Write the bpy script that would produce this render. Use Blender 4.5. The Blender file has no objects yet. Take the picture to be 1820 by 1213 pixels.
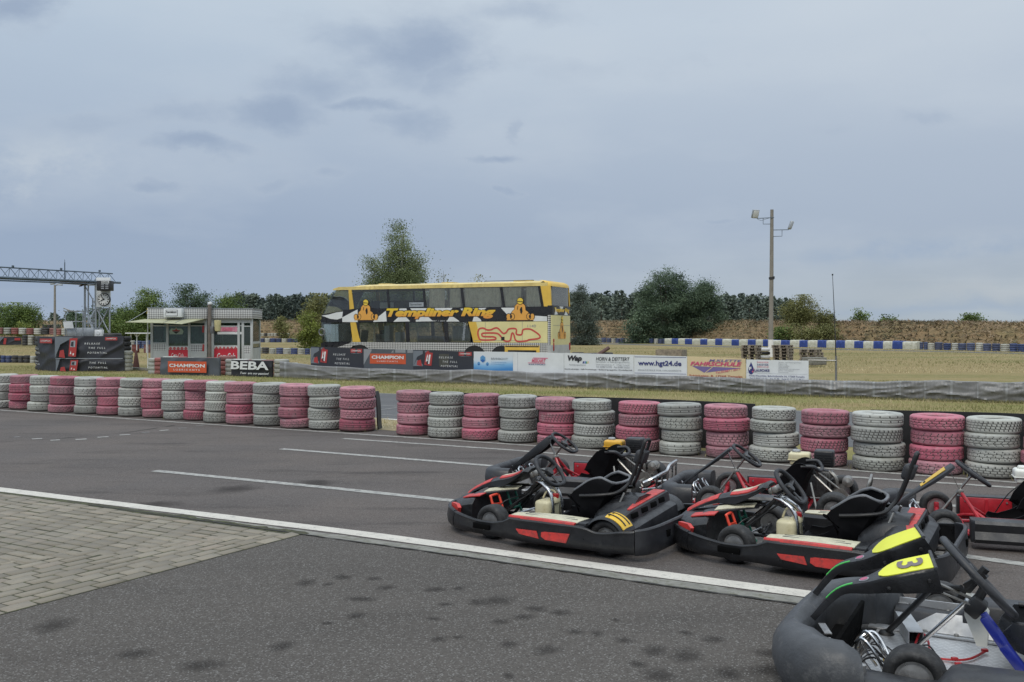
import bpy, bmesh, math, random
import numpy as np
from mathutils import Vector, Matrix, Euler
random.seed(7); RNG = np.random.default_rng(11)
PI = math.pi
SC = bpy.context.scene
COL = SC.collection
# ---- camera model: pixel of the 1820x1213 photograph -> point in the place
F, H, CX, HY = 1700.0, 1.64, 910.0, 590.0
def G(px, py, z=0.0):
    Y = F*(H-z)/(py-HY); return Vector(((px-CX)/F*Y, Y, z))
def AT(px, py, Y):
    return Vector(((px-CX)/F*Y, Y, H-(py-HY)/F*Y))
TV = Vector((-.863, .505, 0)); NV = Vector((.505, .863, 0))
def TN(t, n, z=0.0):
    p = TV*t+NV*n; return Vector((p.x, p.y, z))

# ---------------------------------------------------------------- mesh builder
class MB:
    def __init__(s): s.v = []; s.f = []; s.m = []
    def add(s, verts, faces, mi=0, xf=None):
        o = len(s.v)
        if xf is not None: verts = [xf @ Vector(v) for v in verts]
        s.v += [tuple(v) for v in verts]
        s.f += [tuple(i+o for i in f) for f in faces]
        s.m += [mi]*len(faces); return s
    def box(s, c, d, rot=None, bev=0.0, mi=0, seg=2):
        bm = bmesh.new(); bmesh.ops.create_cube(bm, size=1)
        for v in bm.verts: v.co = Vector((v.co.x*d[0], v.co.y*d[1], v.co.z*d[2]))
        if bev > 0: bmesh.ops.bevel(bm, geom=list(bm.edges), offset=bev, segments=seg, profile=.5, affect='EDGES')
        M = Matrix.Translation(Vector(c))
        if rot is not None: M = M @ (rot if isinstance(rot, Matrix) else Euler(rot).to_matrix().to_4x4())
        bm.verts.index_update()
        s.add([M @ v.co for v in bm.verts], [[v.index for v in f.verts] for f in bm.faces], mi)
        bm.free(); return s
    def bar(s, a, b, w, h, mi=0, bev=0.0):
        a = Vector(a); b = Vector(b); d = b-a; q = d.to_track_quat('X', 'Z').to_matrix().to_4x4()
        return s.box((a+b)/2, (d.length, w, h), q, bev, mi)
    def tube(s, pts, r, n=8, closed=False, mi=0, caps=True):
        P = [Vector(p) for p in pts]; N = len(P)
        R = r if isinstance(r, (list, tuple)) else [r]*N
        tan = []
        for i in range(N):
            if closed: t = P[(i+1) % N]-P[i-1]
            else: t = P[min(i+1, N-1)]-P[max(i-1, 0)]
            tan.append(t.normalized() if t.length > 1e-9 else Vector((0, 0, 1)))
        u = tan[0].orthogonal().normalized(); rings = []
        for i in range(N):
            u = (u-tan[i]*u.dot(tan[i]))
            u = u.normalized() if u.length > 1e-6 else tan[i].orthogonal().normalized()
            w = tan[i].cross(u)
            rings.append([P[i]+(u*math.cos(2*PI*k/n)+w*math.sin(2*PI*k/n))*R[i] for k in range(n)])
        return s.loft(rings, mi=mi, caps=caps and not closed, loop=closed)
    def loft(s, rings, mi=0, caps=True, loop=False, closed=True):
        n = len(rings[0]); N = len(rings); v = [p for r in rings for p in r]; f = []
        for i in range(N if loop else N-1):
            a = i*n; b = ((i+1) % N)*n
            for k in range(n if closed else n-1):
                k2 = (k+1) % n; f.append((a+k, a+k2, b+k2, b+k))
        if caps and not loop and closed:
            f.append(tuple(range(n-1, -1, -1))); f.append(tuple((N-1)*n+k for k in range(n)))
        return s.add(v, f, mi)
    def lathe(s, prof, n=32, M=None, mi=0, closed=False):
        rings = [[(r*math.cos(2*PI*k/n), r*math.sin(2*PI*k/n), z) for k in range(n)] for r, z in prof]
        if M is not None: rings = [[M @ Vector(p) for p in r] for r in rings]
        return s.loft(rings, mi=mi, caps=not closed, loop=closed)
    def prism(s, poly, o, u, v, depth, mi=0, mi_side=None):
        """polygon in the plane (o,u,v), thickened backwards by depth"""
        o = Vector(o); u = Vector(u); v = Vector(v); w = u.cross(v).normalized()
        n = len(poly)
        ar = sum(poly[i][0]*poly[(i+1) % n][1]-poly[(i+1) % n][0]*poly[i][1] for i in range(n))
        if ar < 0: poly = poly[::-1]
        A = [o+u*p[0]+v*p[1] for p in poly]; B = [a-w*depth for a in A]
        s.add(A+B, [tuple(range(n))], mi)
        k = len(s.v)-2*n
        f = [tuple(k+n+i for i in range(n-1, -1, -1))]+[(k+i, k+n+i, k+n+(i+1) % n, k+(i+1) % n) for i in range(n)]
        s.f += f; s.m += [mi if mi_side is None else mi_side]*len(f); return s
    def text(s, body, o, u, v, w=None, h=None, shear=0., bold=0., depth=.002, mi=0, align='L'):
        cu = bpy.data.curves.new('glyphs', 'FONT'); cu.body = body; cu.size = 1; cu.shear = shear; cu.offset = bold
        cu.resolution_u = 3; cu.space_line = .95
        ob = bpy.data.objects.new('glyphs', cu); me = ob.to_mesh()
        vs = [tuple(x.co) for x in me.vertices]; fs = [tuple(p.vertices) for p in me.polygons]
        ob.to_mesh_clear(); bpy.data.objects.remove(ob); bpy.data.curves.remove(cu)
        x0 = min(p[0] for p in vs); x1 = max(p[0] for p in vs); y0 = min(p[1] for p in vs); y1 = max(p[1] for p in vs)
        sx = w/(x1-x0) if w else h/(y1-y0); sy = h/(y1-y0) if h else sx
        if w and not h: sy = sx
        o = Vector(o); u = Vector(u); v = Vector(v); nn = u.cross(v).normalized()
        V = [o+u*((p[0]-x0)*sx)+v*((p[1]-y0)*sy)+nn*depth for p in vs]
        return s.add(V, fs, mi)
    def xform(s, M):
        s.v = [tuple(M @ Vector(p)) for p in s.v]; return s
    def build(s, name, mats, parent=None, loc=None, rz=0, smooth=38):
        me = bpy.data.meshes.new(name); me.from_pydata(s.v, [], s.f); me.update()
        if not isinstance(mats, (list, tuple)): mats = [mats]
        for m in mats: me.materials.append(m)
        if len(mats) > 1: me.polygons.foreach_set('material_index', s.m)
        if smooth:
            me.polygons.foreach_set('use_smooth', [True]*len(s.f)); me.set_sharp_from_angle(angle=math.radians(smooth))
        o = bpy.data.objects.new(name, me); COL.objects.link(o)
        if parent: o.parent = parent
        if loc is not None: o.location = loc
        if rz: o.rotation_euler = (0, 0, rz)
        return o
def tag(o, label=None, cat=None, group=None, kind=None):
    if label: o['label'] = label
    if cat: o['category'] = cat
    if group: o['group'] = group
    if kind: o['kind'] = kind
    return o
def thing(name, label, cat, loc=(0, 0, 0), rz=0, group=None):
    o = bpy.data.objects.new(name, None); COL.objects.link(o); o.empty_display_size = .2
    o.location = loc; o.rotation_euler = (0, 0, rz); return tag(o, label, cat, group)
def smooth_path(pts, k=6, closed=False):
    P = [Vector(p) for p in pts]; N = len(P); out = []
    for i in range(N if closed else N-1):
        if closed: a, b, c, d = P[i-1], P[i], P[(i+1) % N], P[(i+2) % N]
        else: a, b, c, d = P[max(i-1, 0)], P[i], P[i+1], P[min(i+2, N-1)]
        for j in range(k):
            t = j/k
            out.append(.5*((2*b)+(c-a)*t+(2*a-5*b+4*c-d)*t*t+(3*b-a-3*c+d)*t**3))
    if not closed: out.append(P[-1])
    return out
def lerp(a, b, t): return a+(b-a)*t
def interp(x, tab):
    if x <= tab[0][0]: return tab[0][1]
    for (a, va), (b, vb) in zip(tab, tab[1:]):
        if x <= b: return lerp(va, vb, (x-a)/(b-a) if b > a else 0)
    return tab[-1][1]
def fast_mesh(name, V, Fq, mats, parent=None, attr=None, smooth=False):
    me = bpy.data.meshes.new(name); n = len(Fq); k = Fq.shape[1]
    me.vertices.add(len(V)); me.vertices.foreach_set('co', V.astype(np.float32).ravel())
    me.loops.add(n*k); me.loops.foreach_set('vertex_index', Fq.astype(np.int32).ravel())
    me.polygons.add(n); me.polygons.foreach_set('loop_start', np.arange(0, n*k, k, dtype=np.int32))
    me.update(calc_edges=True); me.validate()
    if smooth: me.polygons.foreach_set('use_smooth', np.ones(n, dtype=bool))
    if attr is not None:
        a = me.attributes.new('var', 'FLOAT', 'FACE'); a.data.foreach_set('value', attr.astype(np.float32))
    for m in (mats if isinstance(mats, list) else [mats]): me.materials.append(m)
    o = bpy.data.objects.new(name, me); COL.objects.link(o)
    if parent: o.parent = parent
    return o
ORD = ['zeroth', 'first', 'second', 'third', 'fourth', 'fifth', 'sixth', 'seventh', 'eighth', 'ninth', 'tenth', 'eleventh', 'twelfth', 'thirteenth', 'fourteenth', 'fifteenth', 'sixteenth', 'seventeenth', 'eighteenth', 'nineteenth', 'twentieth']
def ordi(i):
    if i <= 20: return ORD[i]
    tens = ['', '', 'twenty', 'thirty', 'forty', 'fifty', 'sixty', 'seventy', 'eighty'][i//10]
    if i % 10 == 0: return tens[:-1]+'ieth'
    return tens+'-'+ORD[i % 10]

# ---------------------------------------------------------------- materials
class NT:
    def __init__(s, mat): s.t = mat.node_tree; s.n = s.t.nodes; s.l = s.t.links
    def new(s, ty, **kw):
        nd = s.n.new(ty)
        for k, v in kw.items():
            if k.startswith('i_'):
                key = k[2:]; key = int(key) if key.isdigit() else key.replace('_', ' ')
                nd.inputs[key].default_value = v
            else: setattr(nd, k, v)
        return nd
    def link(s, a, b): s.l.new(a, b)
    def noise(s, vec, scale, detail=4, rough=.6):
        nd = s.new('ShaderNodeTexNoise', i_Scale=scale, i_Detail=detail, i_Roughness=rough); s.link(vec, nd.inputs['Vector']); return nd.outputs['Fac']
    def ramp(s, fac, stops, interp='LINEAR'):
        nd = s.new('ShaderNodeValToRGB'); s.link(fac, nd.inputs['Fac']); cr = nd.color_ramp; cr.interpolation = interp
        while len(cr.elements) < len(stops): cr.elements.new(.5)
        for e, (p, c) in zip(cr.elements, stops):
            e.position = p; e.color = (c, c, c, 1) if isinstance(c, (int, float)) else (*c[:3], 1)
        return nd.outputs['Color']
    def mix(s, fac, a, b, mode='MIX'):
        nd = s.new('ShaderNodeMix', data_type='RGBA', blend_type=mode)
        for sock, val in ((nd.inputs[0], fac), (nd.inputs[6], a), (nd.inputs[7], b)):
            if hasattr(val, 'links'): s.link(val, sock)
            elif isinstance(val, (int, float)): sock.default_value = val
            else: sock.default_value = (*val[:3], 1)
        return nd.outputs[2]
    def math(s, op, a, b=None):
        nd = s.new('ShaderNodeMath', operation=op)
        for i, v in enumerate((a, b)):
            if v is None: continue
            if hasattr(v, 'links'): s.link(v, nd.inputs[i])
            else: nd.inputs[i].default_value = v
        return nd.outputs[0]
def new_mat(name):
    m = bpy.data.materials.new(name); m.use_nodes = True; t = NT(m); b = t.n['Principled BSDF']; return m, t, b
def pm(name, col, rough=.5, metal=0., var=.25, scale=6, bump=0., bscale=80, col2=None, amt=.35, c2scale=9, coat=0., orand=0., rvar=.12, spec=.5):
    m, t, b = new_mat(name)
    tc = t.new('ShaderNodeTexCoord').outputs['Object']
    n1 = t.noise(tc, scale, 5, .65)
    dk = tuple(c*(1-var) for c in col); lt = tuple(min(1, c*(1+var)) for c in col)
    c = t.ramp(n1, [(.3, dk), (.7, lt)])
    if col2:
        n2 = t.noise(tc, c2scale, 6, .75)
        c = t.mix(t.ramp(n2, [(1-amt-.12, 0.), (1-amt+.1, 1.)]), c, col2)
    if orand:
        oi = t.new('ShaderNodeObjectInfo').outputs['Random']
        hv = t.new('ShaderNodeHueSaturation'); t.link(c, hv.inputs['Color'])
        t.link(t.math('ADD', t.math('MULTIPLY', oi, orand*2), 1-orand), hv.inputs['Value'])
        t.link(t.math('ADD', t.math('MULTIPLY', oi, orand*.9), 1-orand*.45), hv.inputs['Saturation'])
        c = hv.outputs['Color']
    t.link(c, b.inputs['Base Color'])
    n3 = t.noise(tc, scale*2.3, 4)
    t.link(t.ramp(n3, [(.3, max(.05, rough-rvar)), (.7, min(1, rough+rvar))]), b.inputs['Roughness'])
    b.inputs['Metallic'].default_value = metal; b.inputs['Coat Weight'].default_value = coat
    b.inputs['Specular IOR Level'].default_value = spec
    if bump:
        bn = t.new('ShaderNodeBump', i_Strength=bump, i_Distance=.01); t.link(t.noise(tc, bscale, 3), bn.inputs['Height']); t.link(bn.outputs[0], b.inputs['Normal'])
    return m
def checker_mat(name, a, b_, scale, diag=True, plane='XZ'):
    m, t, b = new_mat(name); tc = t.new('ShaderNodeTexCoord').outputs['Object']
    mp = t.new('ShaderNodeMapping'); t.link(tc, mp.inputs['Vector'])
    if plane == 'XZ': mp.inputs['Rotation'].default_value = (PI/2, 0, 0)
    elif plane == 'YZ': mp.inputs['Rotation'].default_value = (0, PI/2, 0)
    mp2 = t.new('ShaderNodeMapping'); t.link(mp.outputs[0], mp2.inputs['Vector'])
    mp2.inputs['Rotation'].default_value = (0, 0, PI/4 if diag else 0); mp2.inputs['Location'].default_value = (.013, .017, .5/scale)
    sx = t.new('ShaderNodeSeparateXYZ'); t.link(mp2.outputs[0], sx.inputs[0])
    cb = t.new('ShaderNodeCombineXYZ'); t.link(sx.outputs[0], cb.inputs[0]); t.link(sx.outputs[1], cb.inputs[1]); cb.inputs[2].default_value = .5/scale
    ck = t.new('ShaderNodeTexChecker', i_Scale=scale); t.link(cb.outputs[0], ck.inputs['Vector'])
    ck.inputs['Color1'].default_value = (*a, 1); ck.inputs['Color2'].default_value = (*b_, 1)
    t.link(t.mix(t.math('MULTIPLY', t.noise(tc, 3, 5), .35), ck.outputs['Color'], (.3, .3, .28)), b.inputs['Base Color']); b.inputs['Roughness'].default_value = .5
    return m
def glass_mat(name, tint=(.8, .85, .85), refl=.12, rough=.03, dens=.0):
    m, t, b = new_mat(name); t.n.remove(b); out = t.n['Material Output']
    tr = t.new('ShaderNodeBsdfTransparent'); tr.inputs[0].default_value = (*tint, 1)
    gl = t.new('ShaderNodeBsdfGlossy'); gl.inputs['Roughness'].default_value = rough; gl.inputs[0].default_value = (.95, .97, 1, 1)
    fr = t.new('ShaderNodeFresnel', i_IOR=1.5); f = t.math('ADD', fr.outputs[0], refl)
    mx = t.new('ShaderNodeMixShader'); t.link(f, mx.inputs[0]); t.link(tr.outputs[0], mx.inputs[1]); t.link(gl.outputs[0], mx.inputs[2])
    last = mx.outputs[0]
    if dens:
        df = t.new('ShaderNodeBsdfDiffuse'); df.inputs[0].default_value = (.42, .42, .40, 1)
        tc = t.new('ShaderNodeTexCoord').outputs['Object']
        m2 = t.new('ShaderNodeMixShader'); t.link(t.math('MULTIPLY', t.noise(tc, 1.7, 5), dens*2), m2.inputs[0]); t.link(last, m2.inputs[1]); t.link(df.outputs[0], m2.inputs[2]); last = m2.outputs[0]
    t.link(last, out.inputs['Surface']); return m
def leaf_mat(name, dark, light, trans=.25, rough=.6):
    m, t, b = new_mat(name)
    at = t.new('ShaderNodeAttribute', attribute_name='var')
    c = t.ramp(at.outputs['Fac'], [(0., dark), (1., light)])
    t.link(c, b.inputs['Base Color']); b.inputs['Roughness'].default_value = rough; b.inputs['Specular IOR Level'].default_value = .25
    out = t.n['Material Output']; tl = t.new('ShaderNodeBsdfTranslucent'); t.link(c, tl.inputs[0])
    mx = t.new('ShaderNodeMixShader', i_0=trans); t.link(b.outputs[0], mx.inputs[1]); t.link(tl.outputs[0], mx.inputs[2]); t.link(mx.outputs[0], out.inputs['Surface'])
    return m
M = {}
M['black_plastic'] = pm('black_plastic', (.0125, .013, .015), .36, var=.45, scale=7, col2=(.034, .034, .034), amt=.32, c2scale=13, bump=.15, bscale=110, spec=.45)
M['black_plastic_dusty'] = pm('black_plastic_dusty', (.024, .025, .029), .46, var=.35, scale=5, col2=(.055, .055, .054), amt=.33, c2scale=11, bump=.12, bscale=120)
M['scuffed_grey_plastic'] = pm('scuffed_grey_plastic', (.05, .053, .058), .5, var=.3, scale=4, col2=(.12, .12, .12), amt=.34, c2scale=14, bump=.2, bscale=90)
M['seat_black'] = pm('seat_black', (.0035, .0035, .0045), .55, var=.3, scale=6, col2=(.012, .012, .012), amt=.18, spec=.12)
M['seat_grey'] = pm('seat_grey', (.12, .125, .135), .42, var=.25)
M['kart_red'] = pm('kart_red', (.52, .042, .036), .46, var=.25, scale=9, col2=(.17, .045, .042), amt=.40, c2scale=14)
M['frame_red'] = pm('frame_red', (.42, .018, .03), .38, var=.2, scale=9, col2=(.16, .02, .02), amt=.3, c2scale=20, coat=.2)
M['pedal_red'] = pm('pedal_red', (.72, .07, .035), .4, var=.15)
M['pedal_green'] = pm('pedal_green', (.0, .16, .10), .4, var=.2)
M['cream'] = pm('cream', (.52, .49, .36), .55, var=.15, scale=14, col2=(.28, .26, .20), amt=.35, c2scale=25, bump=.3, bscale=150)
M['cream_tank'] = pm('cream_tank', (.60, .55, .36), .42, var=.15, scale=7, col2=(.42, .36, .20), amt=.4, c2scale=7)
M['white_tank'] = pm('white_tank', (.68, .68, .63), .4, var=.12, col2=(.5, .48, .42), amt=.3)
M['yellow_tank'] = pm('yellow_tank', (.62, .34, .03), .4, var=.2, col2=(.35, .22, .06), amt=.36)
M['sticker_yellow'] = pm('sticker_yellow', (.70, .44, .035), .4, var=.08)
M['lemon'] = pm('lemon', (.70, .72, .05), .38, var=.06, scale=5, col2=(.58, .60, .12), amt=.25, c2scale=22)
M['kart_tyre'] = pm('kart_tyre', (.018, .018, .019), .68, var=.3, scale=12, col2=(.055, .055, .055), amt=.38, c2scale=26, bump=.3, bscale=60)
M['void_black'] = pm('void_black', (.004, .004, .004), .9, var=.1, spec=.05)  # black colour standing for unlit hollows and slots
M['rim_grey'] = pm('rim_grey', (.42, .42, .42), .38, metal=.75, var=.25, scale=14, col2=(.16, .15, .14), amt=.35, c2scale=20)
M['chrome'] = pm('chrome', (.56, .57, .58), .24, metal=1., var=.2, scale=15, rvar=.1)
M['dull_steel'] = pm('dull_steel', (.30, .29, .27), .42, metal=.85, var=.3, scale=14, col2=(.16, .11, .07), amt=.3, c2scale=24)
M['dark_metal'] = pm('dark_metal', (.045, .045, .047), .42, metal=.5, var=.4, scale=16)
M['engine_grey'] = pm('engine_grey', (.20, .20, .20), .5, metal=.6, var=.4, scale=20, col2=(.05, .045, .04), amt=.45, c2scale=20)
M['foam_black'] = pm('foam_black', (.021, .022, .026), .6, var=.25, scale=20, bump=.25, bscale=200)
M['blue_paint'] = pm('blue_paint', (.012, .02, .19), .35, var=.25, coat=.3, col2=(.03, .03, .06), amt=.22, c2scale=20)
M['black_paint'] = pm('black_paint', (.012, .012, .013), .5, var=.2)
M['white_paint'] = pm('white_paint', (.72, .72, .70), .5, var=.08, scale=5, col2=(.5, .5, .47), amt=.25)
M['pvc_white'] = pm('pvc_white', (.64, .66, .67), .45, var=.07, scale=2.2, col2=(.5, .51, .5), amt=.3, c2scale=4)
M['pvc_black'] = pm('pvc_black', (.024, .025, .03), .38, var=.3, scale=3)
M['red_cap'] = pm('red_cap', (.50, .02, .02), .4, var=.1)
M['red_wire'] = pm('red_wire', (.42, .02, .025), .4)
M['fluoro_green'] = pm('fluoro_green', (.05, .42, .07), .4, var=.05)
M['pink_badge'] = pm('pink_badge', (.42, .09, .17), .4, var=.05)
M['tread_dirt'] = pm('tread_dirt', (.062, .060, .058), .85, var=.3)
def painted_tyre(name, col, worn, dusty, splash=False):
    m, t, b = new_mat(name); tc = t.new('ShaderNodeTexCoord').outputs['Object']
    oi = t.new('ShaderNodeObjectInfo').outputs['Random']
    off = t.new('ShaderNodeCombineXYZ'); t.link(t.math('MULTIPLY', oi, 37.), off.inputs[0]); t.link(t.math('MULTIPLY', oi, 91.), off.inputs[1])
    va = t.new('ShaderNodeVectorMath', operation='ADD'); t.link(tc, va.inputs[0]); t.link(off.outputs[0], va.inputs[1]); v = va.outputs[0]
    c = t.ramp(t.noise(v, 3.5, 6, .7), [(.28, worn), (.52, col), (.75, tuple(min(1, x*1.18) for x in col))])
    c = t.mix(t.ramp(t.noise(v, 6, 6, .8), [(.52, 0.), (.72, .9)]), c, dusty)
    c = t.mix(t.ramp(t.noise(v, 15, 6, .8), [(.60, 0.), (.70, .75)]), c, (.075, .072, .07))
    if splash:   # mud splashed up the lowest tyre
        sz = t.new('ShaderNodeSeparateXYZ'); t.link(tc, sz.inputs[0])
        hz_ = t.math('ADD', t.math('MULTIPLY', sz.outputs[2], 7.), t.math('MULTIPLY', t.noise(v, 5, 6, .7), 1.3))
        c = t.mix(t.ramp(hz_, [(.05, .85), (.75, 0.)]), c, (.085, .078, .068))
    hv = t.new('ShaderNodeHueSaturation'); t.link(c, hv.inputs['Color'])
    t.link(t.math('ADD', t.math('MULTIPLY', oi, .38), .80), hv.inputs['Value'])
    r2 = t.math('FRACT', t.math('MULTIPLY', oi, 17.3)); t.link(t.math('ADD', t.math('MULTIPLY', r2, .34), .68), hv.inputs['Saturation'])
    t.link(hv.outputs['Color'], b.inputs['Base Color']); b.inputs['Roughness'].default_value = .62
    bn = t.new('ShaderNodeBump', i_Strength=.35, i_Distance=.01); t.link(t.noise(v, 45, 4), bn.inputs['Height']); t.link(bn.outputs[0], b.inputs['Normal'])
    return m
M['tyre_pink'] = painted_tyre('tyre_pink', (.40, .105, .150), (.25, .085, .115), (.36, .245, .25))
M['tyre_grey'] = painted_tyre('tyre_grey', (.36, .37, .335), (.26, .265, .24), (.29, .28, .23))
M['tyre_pink_muddy'] = painted_tyre('tyre_pink_muddy', (.40, .105, .150), (.25, .085, .115), (.36, .245, .25), True)
M['tyre_grey_muddy'] = painted_tyre('tyre_grey_muddy', (.36, .37, .335), (.26, .265, .24), (.29, .28, .23), True)
M['tyre_blue'] = painted_tyre('tyre_blue', (.035, .06, .17), (.03, .04, .08), (.10, .11, .14))
M['tyre_white'] = painted_tyre('tyre_white', (.40, .40, .35), (.28, .28, .25), (.2, .2, .18))
M['tyre_black'] = painted_tyre('tyre_black', (.035, .035, .037), (.025, .025, .025), (.09, .09, .085))
M['tyre_rust'] = painted_tyre('tyre_rust', (.24, .055, .045), (.15, .05, .045), (.2, .13, .12))
# ================================================================ camera, light, sky
cam = bpy.data.cameras.new('camera'); co = bpy.data.objects.new('camera', cam); COL.objects.link(co)
cam.sensor_width = 36; cam.lens = F/1820*36; cam.shift_y = -16.5/1820; cam.clip_end = 6000; cam.clip_start = .05
co.location = (0, 0, H); co.rotation_euler = (PI/2, 0, 0); SC.camera = co
SUN_EL, SUN_AZ = math.radians(52), math.radians(205)      # azimuth clockwise from +Y
sl = bpy.data.lights.new('sun', 'SUN'); sl.energy = 1.42; sl.angle = math.radians(26); sl.color = (1, .925, .80)
so = bpy.data.objects.new('sun', sl); COL.objects.link(so)
sd = Vector((math.sin(SUN_AZ)*math.cos(SUN_EL), math.cos(SUN_AZ)*math.cos(SUN_EL), math.sin(SUN_EL)))
so.rotation_euler = (-sd).to_track_quat('-Z', 'Y').to_euler(); so.location = sd*50
SC.view_settings.view_transform = 'Standard'; SC.view_settings.look = 'None'; SC.view_settings.gamma = 1; SC.view_settings.exposure = 0
SC.cycles.max_bounces = 6; SC.cycles.transparent_max_bounces = 12
def make_world():
    w = bpy.data.worlds.new('World'); SC.world = w; w.use_nodes = True; t = NT(w)
    bg = t.n['Background']; bg.inputs['Strength'].default_value = .1
    sky = t.new('ShaderNodeTexSky', sky_type='NISHITA', sun_disc=False, sun_elevation=SUN_EL, sun_rotation=SUN_AZ, dust_density=3, ozone_density=2)
    tc = t.new('ShaderNodeTexCoord').outputs['Generated']
    sp = t.new('ShaderNodeSeparateXYZ'); t.link(tc, sp.inputs[0]); x, y, z = sp.outputs
    # gnomonic coordinates of the sky ahead (world +Y), bent by noise so that cloud edges are ragged
    yy = t.math('MAXIMUM', y, .08); u0 = t.math('DIVIDE', x, yy); v0 = t.math('DIVIDE', z, yy)
    cu_ = t.new('ShaderNodeCombineXYZ'); t.link(u0, cu_.inputs[0]); t.link(t.math('MULTIPLY', v0, 1.7), cu_.inputs[1])
    wn = t.new('ShaderNodeTexNoise', i_Scale=9., i_Detail=7., i_Roughness=.6); t.link(cu_.outputs[0], wn.inputs['Vector'])
    ws = t.new('ShaderNodeSeparateXYZ'); t.link(wn.outputs['Color'], ws.inputs[0])
    uu = t.math('ADD', u0, t.math('MULTIPLY', t.math('SUBTRACT', ws.outputs[0], .5), .14)); vv = t.math('ADD', v0, t.math('MULTIPLY', t.math('SUBTRACT', ws.outputs[1], .5), .055))
    front = t.ramp(y, [(.1, 0.), (.3, 1.)])
    def ell(px, py, rx, ry, k):
        du = t.math('MULTIPLY', t.math('SUBTRACT', uu, (px-CX)/F), F/rx); dv = t.math('MULTIPLY', t.math('SUBTRACT', vv, (HY-py)/F), F/ry)
        d2 = t.math('ADD', t.math('MULTIPLY', du, du), t.math('MULTIPLY', dv, dv))
        return t.math('MULTIPLY', t.math('EXPONENT', t.math('MULTIPLY', d2, -1.)), k)
    # base tone: darker slate-blue low on the left, paler high and to the right
    lf = t.ramp(z, [(0., (.345, .425, .545)), (.05, (.325, .408, .540)), (.11, (.315, .398, .535)), (.19, (.405, .49, .61)), (.31, (.485, .58, .69)), (.5, (.56, .64, .73))])
    rt_ = t.ramp(z, [(0., (.40, .465, .52)), (.05, (.385, .45, .525)), (.10, (.39, .462, .57)), (.17, (.425, .498, .603)), (.31, (.555, .628, .712)), (.5, (.60, .67, .74))])
    base = t.mix(t.ramp(t.math('ADD', t.math('MULTIPLY', x, .9), .42), [(.05, 0.), (.75, 1.)]), lf, rt_)
    # cloud structure in direction space, a little flattened
    mp = t.new('ShaderNodeMapping'); t.link(tc, mp.inputs['Vector']); mp.inputs['Scale'].default_value = (5.5, 2.2, 11.5)
    n1 = t.noise(mp.outputs[0], 1.0, 7, .58)
    mp2 = t.new('ShaderNodeMapping'); t.link(tc, mp2.inputs['Vector']); mp2.inputs['Scale'].default_value = (3.0, 1.5, 8.0); mp2.inputs['Location'].default_value = (3.1, 1.7, 2.2)
    n2 = t.noise(mp2.outputs[0], 1.0, 6, .55)
    base = t.mix(t.math('MULTIPLY', t.ramp(n2, [(.46, 0.), (.66, 1.)]), .26), base, (.63, .69, .745))
    base = t.mix(t.math('MULTIPLY', t.ramp(n2, [(.32, 1.), (.46, 0.)]), .08), base, (.33, .41, .54))
    nc = t.noise(cu_.outputs[0], 13., 6, .6)
    patch = None
    for px, py, rx, ry, k_ in ((735, 85, 115, 62, 1.), (640, 60, 110, 40, .6), (800, 125, 60, 50, .7), (495, 198, 95, 30, 1.), (560, 150, 120, 36, .7), (665, 182, 70, 16, .85), (730, 215, 60, 34, .75), (350, 260, 95, 17, 1.), (258, 326, 55, 16, .75), (330, 200, 150, 30, .45), (35, 8, 70, 38, .95), (590, 305, 45, 14, .5), (490, 325, 40, 14, .45), (876, 279, 44, 12, .85), (893, 346, 24, 8, .6), (915, 232, 18, 22, .45), (1290, 383, 40, 7, .45), (1490, 226, 60, 18, .35), (1660, 214, 60, 14, .35), (920, 20, 120, 24, .5), (180, 215, 120, 30, .4), (1050, 120, 200, 30, .25)):
        bl = ell(px, py, rx, ry, k_); patch = bl if patch is None else t.math('MAXIMUM', patch, bl)
    fld = t.math('MULTIPLY', t.math('ADD', patch, t.math('MULTIPLY', t.math('SUBTRACT', nc, .5), .8)), front)
    base = t.mix(t.math('MULTIPLY', t.ramp(fld, [(.10, 0.), (.24, 1.)]), t.math('MULTIPLY', t.ramp(fld, [(.30, 1.), (.60, 0.)]), .10)), base, (.62, .68, .735))
    base = t.mix(t.math('MULTIPLY', t.ramp(fld, [(.10, 0.), (.92, 1.)]), .90), base, (.32, .40, .53))
    lit = t.math('MULTIPLY', t.math('MAXIMUM', ell(80, 285, 130, 45, 1.), ell(20, 330, 90, 30, .8)), t.ramp(nc, [(.46, 0.), (.60, 1.)]))
    base = t.mix(t.math('MULTIPLY', lit, .55), base, (.56, .62, .68))
    # long dark streak and pale strip low on the right
    ln = t.math('SUBTRACT', vv, t.math('ADD', t.math('MULTIPLY', uu, .085), .0475)); g1 = t.math('EXPONENT', t.math('MULTIPLY', t.math('MULTIPLY', ln, ln), -9500.))
    base = t.mix(t.math('MULTIPLY', t.math('MULTIPLY', g1, t.ramp(u0, [(.26, 0.), (.36, 1.)])), t.math('MULTIPLY', t.ramp(nc, [(.38, 0.), (.58, 1.)]), .62)), base, (.33, .42, .56))
    ln2 = t.math('SUBTRACT', vv, .040); g2 = t.math('EXPONENT', t.math('MULTIPLY', t.math('MULTIPLY', ln2, ln2), -11000.))
    base = t.mix(t.math('MULTIPLY', t.math('MULTIPLY', g2, t.ramp(u0, [(.30, 0.), (.50, 1.)])), .45), base, (.50, .54, .575))
    ln3 = t.math('SUBTRACT', vv, .024); g3 = t.math('EXPONENT', t.math('MULTIPLY', t.math('MULTIPLY', ln3, ln3), -22000.))
    base = t.mix(t.math('MULTIPLY', t.math('MULTIPLY', g3, t.ramp(u0, [(.22, 0.), (.40, 1.)])), .5), base, (.34, .43, .56))
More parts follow.
